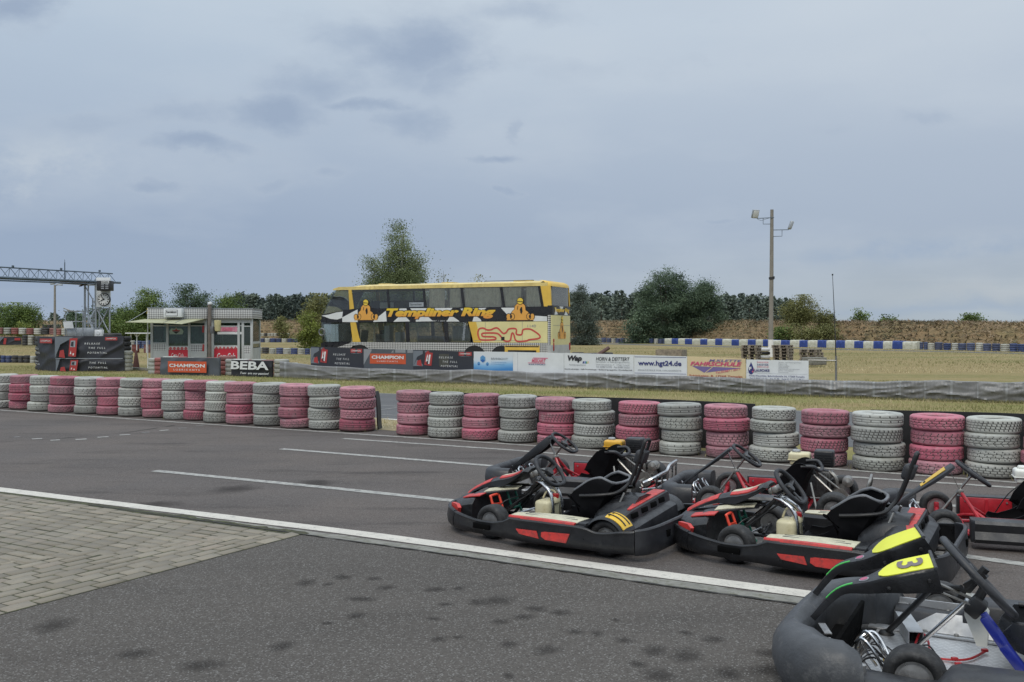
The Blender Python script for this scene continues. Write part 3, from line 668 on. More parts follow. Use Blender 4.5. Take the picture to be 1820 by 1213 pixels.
for i, (a, b) in enumerate(zip(ed, ed[1:])):
    c = 'belt_white' if i % 2 == 0 else 'belt_blue'; p0 = G(a, OUT(a)); p1 = G(b, OUT(b)); d = p1-p0; cnt[i % 2] += 1
    o = bpy.data.objects.new('barrier_block', BM[c]); COL.objects.link(o)
    m = (p0+p1)/2; o.location = (m.x, m.y+.45, -.01); o.rotation_euler = (rt.uniform(-.02, .02), rt.uniform(-.02, .02), math.atan2(d.y, d.x)*.75); o.scale = (d.length*.985, .85, .74*rt.uniform(.94, 1.05))
    tag(o, f'{ordi(cnt[i % 2])} {"off white" if i % 2 == 0 else "blue"} sheeted block from the left along the far bank', 'barrier block', 'sheeted barrier blocks along the outer track')
q = lambda *a: [230+v/6.276 for v in a]
row(q(1352, 1425, 1502, 1562, 1626, 1690, 1750, 1815, 1880, 1950, 2020, 2090), [B, B, W_, B, B, W_, B, B, W_, B, B], OUT, 4, .62, 'farther row left of the coach', 'tyre stacks along the outer track')
row(q(1345, 1387, 1467, 1550, 1625, 1707, 1790, 1870, 1945, 2010, 2060), [K, GY, K, GY, B, GY, B, W_, B, W_], ybase([(440, 628.8), (560, 631)]), 3, .47, 'nearer row left of the coach', 'tyre stacks on the infield')
row(q(1358, 1395, 1430, 1465, 1500, 1535, 1570, 1605, 1640, 1675, 1710, 1745, 1785), [W_, K, W_, W_, K, W_, W_, W_, K, W_, W_, W_], ybase([(440, 597.6), (520, 597.6)]), 2, .5, 'on the bank left of the coach', 'tyre stacks on the bank', yfix=156)
row(q(-55, -5, 52, 124, 182, 226), [GY, W_, B, B, B], ybase([(0, 620.2), (300, 620.2)]), 4, .78, 'left of the control cabin', 'tyre stacks on the infield')
y1 = lambda *a: [v/5.5125 for v in a]
row(y1(-60, -20, 20, 92, 165, 242, 315, 392, 465, 545, 590, 640, 690), [W_, RR, GY, RR, W_, RR, W_, K, RR, RR, GY, W_], ybase([(0, 594), (160, 596)]), 3, .72, 'far row behind the steel tower', 'tyre stacks on the far left field', yfix=104)
row(y1(405, 450, 495, 540, 585), [K]*4, ybase([(0, 583), (160, 583)]), 2, .42, 'on the bank behind the lamp post', 'tyre stacks on the far left field', yfix=122)
row(y1(205, 258, 315, 380), [K, W_, K], ybase([(0, 613.8), (100, 613.8)]), 4, .9, 'beside the small distant banner', 'tyre stacks on the far left field', yfix=88)
row(y1(-50, -5, 45, 100, 165, 220, 280, 340, 385), [K, B, B, K, K, K, GY, K], ybase([(0, 645), (100, 646)]), 2, .40, 'low row at the left edge', 'tyre stacks on the infield')

# ================================================================ wrinkled grey sheeting in front of the signs
TB = [(497, 672), (600, 676.5), (700, 679.5), (838, 683), (1000, 690), (1152, 695), (1275, 699), (1397, 703.9), (1500, 707.3), (1644, 713), (1820, 717.5), (1960, 721)]
TTOP = [(497, 643), (560, 650), (654, 656.5), (838, 658.5), (1000, 664), (1152, 667), (1275, 671.8), (1397, 675.8), (1500, 678.9), (1644, 678), (1820, 680.5), (1960, 683)]
def tarp_Y(px): return F*H/(interp(px, TB)-HY)
M['sheet_grey'] = pm('sheet_grey', (.165, .163, .162), .42, var=.22, scale=1.6, col2=(.28, .275, .265), amt=.32, c2scale=5, bump=.15, bscale=60)
M['sheet_seam'] = pm('sheet_seam', (.23, .235, .24), .5, var=.3)
def tarp():
    from mathutils import noise as NZ
    xs = []; px = 497.
    while px < 1960: xs.append(px); px += 2.0
    rows = 15; mb = MB(); rings = []; seamx = [506, 560, 597, 655, 700, 757, 800, 838, 870, 935, 985, 1006, 1042, 1078, 1102, 1130, 1166, 1205, 1241, 1277, 1317, 1358, 1395, 1438, 1476, 1500, 1508, 1552, 1598, 1643, 1690, 1737, 1788, 1830]
    for px in xs:
        b = G(px, interp(px, TB)); zt = H-(interp(px, TTOP)-HY)/F*b.y
        d = Vector((b.x, b.y, 0)).normalized(); s = px/90.
        zt += .012*math.sin(px*.031)+.008*math.sin(px*.083+1)
        r = []
        for j in range(rows):
            v = j/(rows-1)
            w = NZ.noise(Vector((s*.8+v*.9, v*1.3, 1.))); w2 = NZ.noise(Vector((s*1.5-v*1.2, v*2.2-s*.25, 5.))); w3 = NZ.noise(Vector((s*4.2+v*2, v*3.2, 9.)))
            rid = max(0, 1-abs(w2)*3.0)**2.2
            rid2 = max(0, 1-abs(NZ.noise(Vector((s*.7+v*2.3, s*.35-v*1.7, 3.))))*3.4)**2
            out = .035*w+.042*rid*math.sin(v*PI)**.7+.050*rid2*math.sin(v*PI)**.6+.012*w3+.02*math.sin(v*PI)+.006*math.sin(px*.9+3*w)
            near = min(abs(px-q) for q in seamx)
            out -= .012*max(0, 1-near/4)*math.sin(v*PI)
            p = b-d*out; r.append((p.x, p.y, zt*v+(.0 if j else -.01)))
        for dd, dz in ((.06, .012), (.20, .0), (.36, -.06)):
            p = b+d*dd; r.append((p.x, p.y, zt+dz+.01*NZ.noise(Vector((s*2, dd*9, 0)))))
        rings.append(r)
    mb.loft(rings, caps=False, closed=False)
    k = 0
    for i in range(len(rings)-1):
        seam = any(abs(xs[i]-q) <= 1.0 for q in seamx)
        for j in range(len(rings[0])-1):
            if seam and j < rows: mb.m[k] = 1
            k += 1
    o = mb.build('ground_sheeting', [M['sheet_grey'], M['sheet_seam']], smooth=70)
    tag(o, 'long wrinkled grey plastic sheeting along the foot of the sponsor signs', 'sheeting')
tarp()

# ================================================================ sponsor signs
def ink(name, c): M['ink_'+name] = pm('ink_'+name, c, .5, var=.06, scale=4)
for nme, c in dict(white=(.66, .67, .68), black=(.018, .018, .022), navy=(.03, .035, .16), red=(.36, .04, .04), orange=(.52, .085, .03), blue=(.03, .14, .42), mid=(.10, .28, .52), grey=(.24, .25, .27), wedge=(.15, .17, .20), ltgrey=(.30, .33, .37), slate=(.075, .085, .10), purple=(.17, .13, .30), magenta=(.55, .07, .17), pinkred=(.62, .12, .20), gold=(.60, .38, .05), green=(.08, .28, .10), sand=(.62, .50, .30), dark=(.028, .030, .040), maroon=(.35, .06, .05)).items(): ink(nme, c)
U = Vector((1, 0, 0)); V = Vector((0, 0, 1))
def sign_frame(pxa, pxb, ya, yb, off, z0):
    Ya = tarp_Y(pxa)+off; Yb = tarp_Y(pxb)+off
    a = AT(pxa, ya, Ya); b = AT(pxb, yb, Yb); d = Vector((b.x-a.x, b.y-a.y, 0))
    return Vector((a.x, a.y, z0)), d.length, math.atan2(d.y, d.x), a.z-z0, b.z-z0
def sign(name, label, px, mat, cat='sign', group='sponsor signs along the sheeting', off=.42, z0=.30, wav=.0, thick=.02):
    pxa, pxb, ya, yb = px; loc, w, rz, ha, hb = sign_frame(pxa, pxb, ya, yb, off, z0)
    root = thing(name, label, cat, loc, rz, group); mb = MB(); n = 16
    rings = []
    for i in range(n+1):
        x = w*i/n; y = wav*math.sin(i*1.7); h = lerp(ha, hb, i/n)
        rings.append([(x, y, 0), (x, y+thick, 0), (x, y+thick, h), (x, y, h)])
    mb.loft(rings); mb.build('panel', mat, root, smooth=60)
    return root, w, (ha+hb)/2
def rel(w, h, o=-.006):   # rectangle helpers in sign coordinates (fractions from the visible top)
    return lambda fx, fz: Vector((fx*w, o, fz*h))
def quad(mb, w, h, pts, mi=0, o=-.004, th=.003):
    mb.prism([(x*w, y*h) for x, y in pts], (0, o, 0), U, V, th, mi)
def txt(root, w, h, body, x0, y0, x1, y1, mat, shear=0, bold=0, name='lettering', o=-.012):
    mb = MB(); mb.text(body, (x0*w, o, y0*h), U, V, (x1-x0)*w, (y1-y0)*h, shear, bold); return mb.build(name, mat, root, smooth=0)
def oil_art(root, w, h, x0, x1, s=1.0, y0=.30, lettered=True):
    """dark banner artwork: pale wedge, red can with white stripes, spaced slogan, red name plate"""
    sx = lambda f: x0+(x1-x0)*f
    mb = MB(); quad(mb, w, h, [(sx(0), y0), (sx(0), .99), (sx(.26), .99), (sx(.07), .72*1+.0*y0)], 0); quad(mb, w, h, [(sx(0), y0), (sx(.06), y0+.3), (sx(.20), y0)], 0); mb.build('pale_wedge', M['ink_wedge'], root, smooth=0)
    mb = MB(); quad(mb, w, h, [(sx(.19), y0+.06), (sx(.31), y0+.02), (sx(.335), .90), (sx(.215), .93)], 0, -.007); quad(mb, w, h, [(sx(.06), y0+.05), (sx(.15), y0), (sx(.13), y0+.3), (sx(.07), y0+.24)], 0, -.006); quad(mb, w, h, [(sx(.24), .93), (sx(.27), .93), (sx(.27), .98), (sx(.24), .98)], 0, -.007); mb.build('oil_can', M['ink_red'], root, smooth=0)
    mb = MB(); quad(mb, w, h, [(sx(.255), y0+.12), (sx(.275), y0+.10), (sx(.30), .82), (sx(.27), .82)], 0, -.011); quad(mb, w, h, [(sx(.215), y0+.2), (sx(.235), y0+.45), (sx(.25), y0+.25)], 0, -.011); quad(mb, w, h, [(sx(.225), .66), (sx(.245), .84), (sx(.255), .7)], 0, -.011); mb.build('can_stripes', M['ink_white'], root, smooth=0)
    mb = MB(); quad(mb, w, h, [(sx(.225), y0+.10), (sx(.25), y0+.08), (sx(.275), .6), (sx(.245), .64)], 0, -.009); mb.build('can_dark_print', M['ink_dark'], root, smooth=0)  # dark shape printed on the can
    if lettered:
        mb = MB(); lh = .085
        for i, (s_, a, b) in enumerate((('R E L E A S E', .44, .67), ('T H E   F U L L', .50, .74), ('P O T E N T I A L', .47, .75))):
            mb.text(s_, (sx(a)*w, -.008, (.66-i*.19)*h), U, V, (sx(b)-sx(a))*w, lh*h, .18, .01 if i == 2 else .0)
        mb.build('slogan', M['ink_white'], root, smooth=0)
    mb = MB(); quad(mb, w, h, [(sx(.765), .79), (sx(.975), .79), (sx(.975), .95), (sx(.765), .95)]); mb.build('name_plate', M['ink_red'], root, smooth=0)
    txt(root, w, h, 'CHAMPION', sx(.785), .84, sx(.955), .91, M['ink_white'], bold=.01); txt(root, w, h, 'LUBRICANTS', sx(.785), .75, sx(.955), .775, M['ink_ltgrey'])
vz = .36     # share of each sign hidden behind the sheeting
r, w, h = sign('sponsor_banner', 'dark oil banner with red can and slogan, leftmost of the sign row', (552.3, 646, 616.3, 620), M['ink_dark'], 'banner', wav=.006); oil_art(r, w, h, 0, 1)
r, w, h = sign('sponsor_banner', 'slate banner with orange red logo box between two slogan banners', (646.5, 734, 620, 622), M['ink_slate'], 'banner', wav=.006)
mb = MB(); quad(mb, w, h, [(0, .99), (.18, .99), (.0, .3)]); quad(mb, w, h, [(.62, .99), (.56, .85), (1, .85), (1, .99)]); mb.build('pale_wedge', M['ink_grey'], r, smooth=0)
mb = MB(); quad(mb, w, h, [(.13, .36), (.86, .36), (.86, .80), (.13, .80)], o=-.007); mb.build('logo_box', M['ink_orange'], r, smooth=0)
txt(r, w, h, 'CHAMPION', .17, .57, .82, .72, M['ink_white'], bold=.035, o=-.014); txt(r, w, h, 'L U B R I C A N T S', .28, .44, .70, .50, M['ink_white'], bold=.01, o=-.014)
r, w, h = sign('sponsor_banner', 'dark oil banner with red can and slogan, right of the orange logo', (734.5, 841, 622, 625.5), M['ink_dark'], 'banner', wav=.006); oil_art(r, w, h, 0, 1)
mb = MB(); quad(mb, w, h, [(.42, .30), (.66, .30), (.66, .86), (.38, .86)], o=-.003, th=.001); mb.build('olive_panel', pm('ink_olive', (.06, .06, .05), .5), r, smooth=0)
# pale computer firm banner: white fading to blue
m, t, b = new_mat('blue_fade'); tcx = t.new('ShaderNodeTexCoord').outputs['Object']; sp = t.new('ShaderNodeSeparateXYZ'); t.link(tcx, sp.inputs[0])
t.link(t.ramp(t.math('ADD', sp.outputs[2], t.math('MULTIPLY', t.math('SINE', t.math('MULTIPLY', sp.outputs[0], 3.)), .04)), [(.16, (.05, .22, .50)), (.30, (.20, .42, .66)), (.44, (.55, .63, .70)), (.6, (.60, .63, .66))]), b.inputs['Base Color'])
r, w, h = sign('sponsor_banner', 'white banner fading to blue with three blue cubes', (842, 911.4, 625.2, 626), m, 'banner', wav=.004)
def cube_logo(mb, w, h, cx, cz, s, mi0):
    k = s*h/w; hx = [(cx+k*math.cos(PI/2+i*PI/3), cz+s*math.sin(PI/2+i*PI/3)) for i in range(6)]; c = (cx, cz)
    g = .94
    for i, mi in ((1, 0), (3, 1), (5, 2)):
        pts = [c, hx[i-1] if i != 1 else hx[0], hx[i % 6], hx[(i+1) % 6]] if False else [c, hx[(i+5) % 6], hx[i % 6], hx[(i+1) % 6]]
        m_ = (sum(p[0] for p in pts)/4, sum(p[1] for p in pts)/4); pts = [(m_[0]+(p[0]-m_[0])*g, m_[1]+(p[1]-m_[1])*g) for p in pts]
        quad(mb, w, h, pts, mi, -.008)
mb = MB(); cube_logo(mb, w, h, .24, .68, .165, 0); cube_logo(mb, w, h, .135, .47, .085, 0); cube_logo(mb, w, h, .36, .46, .085, 0); mb.build('cube_emblem', [M['ink_mid'], M['ink_blue'], M['ink_mid']], r, smooth=0)
txt(r, w, h, 'BÄHNISCH IT', .46, .66, .88, .76, M['ink_grey'], bold=.015); txt(r, w, h, 'Computersysteme', .46, .52, .84, .58, M['ink_mid']); txt(r, w, h, 'EDV-Dienstleistungen', .46, .44, .80, .485, M['ink_mid'])
r, w, h = sign('sponsor_sign', 'white sign with slanted red kart lettering, blank right side', (911.8, 1002, 626, 628), M['pvc_white'])
txt(r, w, h, 'MSKART', .38, .58, .66, .74, M['ink_pinkred'], shear=.3, bold=.03)
mb = MB(); quad(mb, w, h, [(.40, .75), (.70, .75), (.69, .78), (.41, .78)]); quad(mb, w, h, [(.31, .54), (.64, .54), (.64, .565), (.30, .565)]); mb.build('swoosh', M['ink_magenta'], r, smooth=0)
txt(r, w, h, 'KARTSPORT', .32, .47, .66, .52, M['ink_navy'], bold=.02, shear=.2)
mb = MB(); quad(mb, w, h, [(.093, 0), (.098, 0), (.098, .99), (.093, .99)], o=-.002); mb.build('joint_line', M['ink_ltgrey'], r, smooth=0)
r, w, h = sign('sponsor_sign', 'white cleaning equipment sign with bold black three-letter logo', (1002.8, 1126.2, 627.6, 631), M['pvc_white'])
txt(r, w, h, 'Wap', .055, .63, .265, .92, M['ink_black'], shear=.22, bold=.05)
for i, (c, x) in enumerate((('navy', .272), ('blue', .30), ('green', .322), ('gold', .345))):
    mb = MB(); quad(mb, w, h, [(x, .585), (x+.02-.003*i, .585), (x+.026-.003*i, .68), (x+.006, .68)]); mb.build('colour_bar', M['ink_'+c], r, smooth=0)
txt(r, w, h, 'Reinigungssysteme', .08, .49, .32, .56, M['ink_grey'])
txt(r, w, h, 'HORN & DEITTERT', .47, .72, .945, .87, M['ink_black'], shear=.2, bold=.005)
txt(r, w, h, 'Druckluft- u. Reinigungssysteme', .47, .63, .945, .695, M['ink_grey']); txt(r, w, h, 'Otto-Lilienthal-Str. 9   17268 Templin', .47, .52, .945, .58, M['ink_grey']); txt(r, w, h, 'Tel. 03987 52292   Fax 03987 52221', .47, .43, .945, .50, M['ink_grey'])
txt(r, w, h, 'Hochdruckreiniger • Naß-/Trockensauger • Bodenreinigungsgeräte • Drucklufttechnik', .01, .31, .985, .375, M['ink_black'], bold=.012)
r, w, h = sign('sponsor_sign', 'white sign with navy web address between two blue lines', (1127, 1221, 631, 634), M['pvc_white'])
mb = MB(); quad(mb, w, h, [(.01, .925), (.985, .925), (.985, .945), (.01, .945)]); quad(mb, w, h, [(.01, .245), (.985, .245), (.985, .26), (.01, .26)]); mb.build('blue_lines', M['ink_navy'], r, smooth=0)
txt(r, w, h, 'www.hgt24.de', .08, .52, .90, .79, M['ink_navy'], bold=.028); txt(r, w, h, 'ERSATZTEILE FÜR HAUSGERÄTE', .08, .355, .90, .425, M['ink_grey'])
r, w, h = sign('sponsor_sign', 'sand yellow driving school sign with purple chevron', (1221.6, 1325, 633.6, 637.8), M['ink_sand'])
txt(r, w, h, 'M.KLETTE', .38, .82, .94, .92, M['ink_purple'], shear=.3, bold=.02); txt(r, w, h, 'FAHRSCHULE', .055, .64, .94, .81, M['ink_magenta'], shear=.25, bold=.03)
mb = MB(); quad(mb, w, h, [(.08, .625), (.43, .59), (.30, .34)]); quad(mb, w, h, [(.455, .60), (.94, .57), (.33, .35)]); mb.build('chevron', M['ink_purple'], r, smooth=0)
mb = MB(); mb.text('Tel.03987 / 2011', (.50*w, -.012, .31*h), Vector((.985, 0, .17)), Vector((-.17, 0, .985)), .42*w, .085*h, .15, .01); mb.build('lettering', M['ink_magenta'], r, smooth=0)
txt(r, w, h, 'Schinkelstr. 8, 17268 Templin', .04, .14, .95, .255, M['ink_maroon'], bold=.02)
r, w, h = sign('sponsor_sign', 'white plumber sign with blue water drop, rightmost of the sign row', (1326.4, 1437, 639.4, 641.5), M['pvc_white'])
drop = [(0, .5), (.16, .22), (.27, .02), (.31, -.15), (.26, -.33), (.14, -.45), (0, -.5), (-.14, -.45), (-.26, -.33), (-.31, -.15), (-.27, .02), (-.16, .22)]
mb = MB(); quad(mb, w, h, [(.08+x*.17*.9, .62+y*.56) for x, y in drop], o=-.006); mb.build('drop_emblem', M['ink_navy'], r, smooth=0)
mb = MB(); quad(mb, w, h, [(.085+x*.08, .55+y*.26) for x, y in ((.5, .3), (.62, -.1), (.3, -.5), (.1, -.3), (.35, 0))], o=-.010); mb.build('drop_flash', M['ink_pinkred'], r, smooth=0)
txt(r, w, h, 'F', .05, .53, .09, .68, M['ink_white'], bold=.05, o=-.016); txt(r, w, h, 'KLAUSCHKE', .11, .48, .385, .59, M['ink_navy'], bold=.03, o=-.016)
txt(r, w, h, 'MEISTER', .185, .86, .37, .92, M['ink_pinkred']); txt(r, w, h, 'SANITÄR', .185, .75, .37, .83, M['ink_navy'], bold=.02); txt(r, w, h, 'SERVICE', .185, .66, .37, .72, M['ink_pinkred'])
for i, s_ in enumerate(('Sanitär- und Heizungsanlagen', 'Badplanung', 'Schwimmbadbau', 'Solartechnik', 'Regenwassernutzungsanlagen', 'Klima- Lüftungsbau', 'Finanzierung')):
    txt(r, w, h, s_, .53, .875-i*.072, .53+.013*len(s_), .925-i*.072, M['ink_grey'])
txt(r, w, h, 'Frank Klauschke, Bahnhofstraße 24, 17268 Templin', .05, .24, .94, .33, M['ink_navy'], bold=.005); txt(r, w, h, 'Tel. 0 39 87 / 71 91    Fax 71 98    Funk 01 71 / 7 51 66 11', .06, .15, .93, .21, M['ink_navy'])
mb = MB(); quad(mb, w, h, [(.01, .43), (.18, .43), (.18, .438), (.01, .438)]); quad(mb, w, h, [(.178, .438), (.182, .438), (.182, .97), (.178, .97)]); quad(mb, w, h, [(.18, .40), (.98, .40), (.98, .404), (.18, .404)]); mb.build('frame_line', M['ink_ltgrey'], r, smooth=0)
# steel posts carrying the signs, thin rail, whip aerial at the end
Ye = tarp_Y(1486)+.45
root = thing('sign_rail', 'thin grey steel rail and post at the right end of the signs', 'rail', AT(1486, 0, Ye)*Vector((1, 1, 0)) if False else Vector((AT(1486, 0, Ye).x, Ye, 0)))
zt = H-(641.5-HY)/F*Ye
mb = MB(); mb.tube([(0, 0, 0), (0, 0, zt+.12)], .028, 10); mb.build('post', M['dull_steel'], root)
L_ = Vector((AT(1437, 0, tarp_Y(1437)+.45).x, tarp_Y(1437)+.45, 0))-root.location
mb = MB(); mb.tube([(0, -.03, zt), (L_.x, L_.y, zt+.0)], .02, 8); mb.build('rail', M['dull_steel'], root)
mb = MB(); mb.tube([(0, .0, zt-.05), (-.03, 0, zt+.9), (-.09, 0, H-(490-HY)/F*Ye)], [.016, .011, .006], 6); mb.box((-.09, 0, H-(490-HY)/F*Ye+.02), (.03, .03, .04))
o = mb.build('whip_aerial', M['dark_metal'], None, loc=root.location); tag(o, 'tall thin dark whip aerial clamped to the end post', 'aerial')
# ================================================================ go-karts (local frame: x forward, y left, z up)
def ROT(ax, deg): return Matrix.Rotation(math.radians(deg), 4, ax)
def kart_root(name, label, o, yaw, group): return thing(name, label, 'go-kart', (o[0], o[1], .006), PI-math.radians(yaw), group)
def wheel(root, c, R, W, side, rimR=.066, steer=0):
    """slick tyre with a grey rim; side=+1 when the outer face points left"""
    Mx = Matrix.Translation(Vector(c)) @ ROT('Z', steer) @ ROT('X', -90*side)
    w = W/2; mb = MB()
    prof = [(rimR+.006, w*.72), (rimR+.02, w*.93), (R*.80, w*1.03), (R*.93, w*.93), (R*.985, w*.70), (R, w*.40), (R*1.002, 0), (R, -w*.40), (R*.985, -w*.70), (R*.93, -w*.93), (R*.80, -w*1.03), (rimR+.02, -w*.93), (rimR+.006, -w*.72)]
    mb.lathe(prof, 48, Mx, closed=True); o = mb.build('wheel', M['kart_tyre'], root, smooth=50)
    mb = MB()
    for s in (1, -1):
        d = 1 if s > 0 else .9
        mb.lathe([(rimR+.012, s*w*.70), (rimR+.009, s*w*.80), (rimR-.002, s*w*.74), (rimR-.008, s*w*.3*d), (.030, s*w*.22), (.026, s*w*.30), (.0005, s*w*.30)] if s > 0 else [(.0005, -w*.35), (.026, -w*.35), (.03, -w*.25), (rimR-.008, -w*.3), (rimR-.002, -w*.74), (rimR+.009, -w*.80), (rimR+.012, -w*.70)], 32, Mx)
    mb.build('rim', M['rim_grey'], o, smooth=30)
    mb = MB()
    mb.lathe([(.019, w*.30), (.019, w*.55), (.012, w*.62), (.0005, w*.62)], 12, Mx)
    for k in range(3):
        a = 2*PI*k/3+.4; p = Mx @ Vector((.038*math.cos(a), .038*math.sin(a), w*.29)); q = Mx @ Vector((.038*math.cos(a), .038*math.sin(a), w*.42)); mb.tube([p, q], .007, 6)
    mb.build('hub', M['dark_metal'], o)
    return o
def steering_wheel(root, c, d, R, mat=None, bottom=.8, r=.015, hubmat=None, turn=0.):
    """c centre, d = unit vector in the wheel plane pointing to the top"""
    c = Vector(c); d = Vector(d).normalized(); y = Matrix.Rotation(math.radians(turn), 3, d) @ Vector((0, 1, 0)); n = y.cross(d)*-1
    if n.x > 0: n = -n        # towards the driver
    sh = [(0, 1), (.42, .93), (.74, .70), (.95, .34), (1, -.05), (.93, -.42), (.70, -.76), (.36, -.9), (0, -.92)]
    pts = [(a*R, b*R) for a, b in sh]+[(-a*R, b*R) for a, b in sh[-2:0:-1]]
    P = [c+y*a+d*b for a, b in pts]; mb = MB(); mb.tube(smooth_path(P, 4, True), r, 10, closed=True)
    o = mb.build('steering_wheel', mat or M['foam_black'], root, smooth=60)
    mb = MB()
    for a, b in ((.86, .25), (-.86, .25), (0, -.86)):
        mb.bar(c-n*.012, c+y*(a*R)+d*(b*R), .030, .008)
    mb.lathe([(.0, .018), (.034, .016), (.040, .004), (.040, -.02), (.0, -.022)], 20, Matrix.Translation(c-n*.008) @ n.to_track_quat('Z', 'Y').to_matrix().to_4x4())
    mb.build('spokes', hubmat or M['dark_metal'], o)
    return o
def shell_seat(root, path, halfw, wall, mat, name='seat', th=.012, rim=None, rim_from=0):
    """bucket: path in xz from front lip over the base to the top of the back"""
    P = smooth_path([(x, 0, z) for x, z in path], 5); n = len(P); K = len(path)-1
    tw = [(i/K, v) for i, v in enumerate(halfw)]; th_ = [(i/K, v) for i, v in enumerate(wall)]
    rings = []; edgeL = []; edgeR = []
    for i, p in enumerate(P):
        s = i/(n-1); t = (P[min(i+1, n-1)]-P[max(i-1, 0)]).normalized(); up = Vector((-t.z, 0, t.x))*-1
        if up.dot(Vector((.5, 0, 1))) < 0: up = -up
        w = interp(s, tw); h = interp(s, th_)
        prof = [(-w, h), (-w*1.0, h*.55), (-w*.93, h*.16), (-w*.70, .012), (-w*.3, 0), (w*.3, 0), (w*.70, .012), (w*.93, h*.16), (w, h*.55), (w, h)]
        inn = [p+Vector((0, a, 0))+up*b for a, b in prof]
        out = [p+Vector((0, a*(1+th/w), 0))+up*(b-(th if abs(a) < w*.95 else 0)) for a, b in prof]
        rings.append(inn+out[::-1]); edgeL.append(inn[-1]); edgeR.append(inn[0])
    mb = MB(); mb.loft(rings); o = mb.build(name, mat, root, smooth=50)
    if rim:
        a = int(rim_from*n); loop = edgeL[a:]+[rings[-1][8], rings[-1][6], rings[-1][4], rings[-1][2]]+edgeR[a:][::-1]
        mb = MB(); mb.tube(smooth_path(loop[::2], 3), .013, 8); mb.build('seat_rim', rim, o, smooth=60)
    return o
def band(pts, zt, mat, name, root, zb=.055, lip=.011, thick=.02, bulge=.014, smooth=45):
    """moulded bumper wall that follows a plan line; zt(x,y) top height"""
    P = [Vector((p[0], p[1], 0)) for p in pts]; rings = []; N = len(P)
    for i, p in enumerate(P):
        t = (P[min(i+1, N-1)]-P[max(i-1, 0)]).normalized(); n = Vector((t.y, -t.x, 0))
        h = zt[i]; pr = [(-.004, zb), (bulge*.7, zb+.02), (bulge, zb+(h-zb)*.45), (bulge*.35, h-.028), (bulge*.2+lip*.5, h-.010), (0, h), (-thick, h-.002), (-thick-.002, h-.014), (-thick*.8, h-.03), (-thick*.7, zb)]
        rings.append([p+n*a+Vector((0, 0, b)) for a, b in pr])
    mb = MB(); mb.loft(rings); return mb.build(name, mat, root, smooth=smooth)

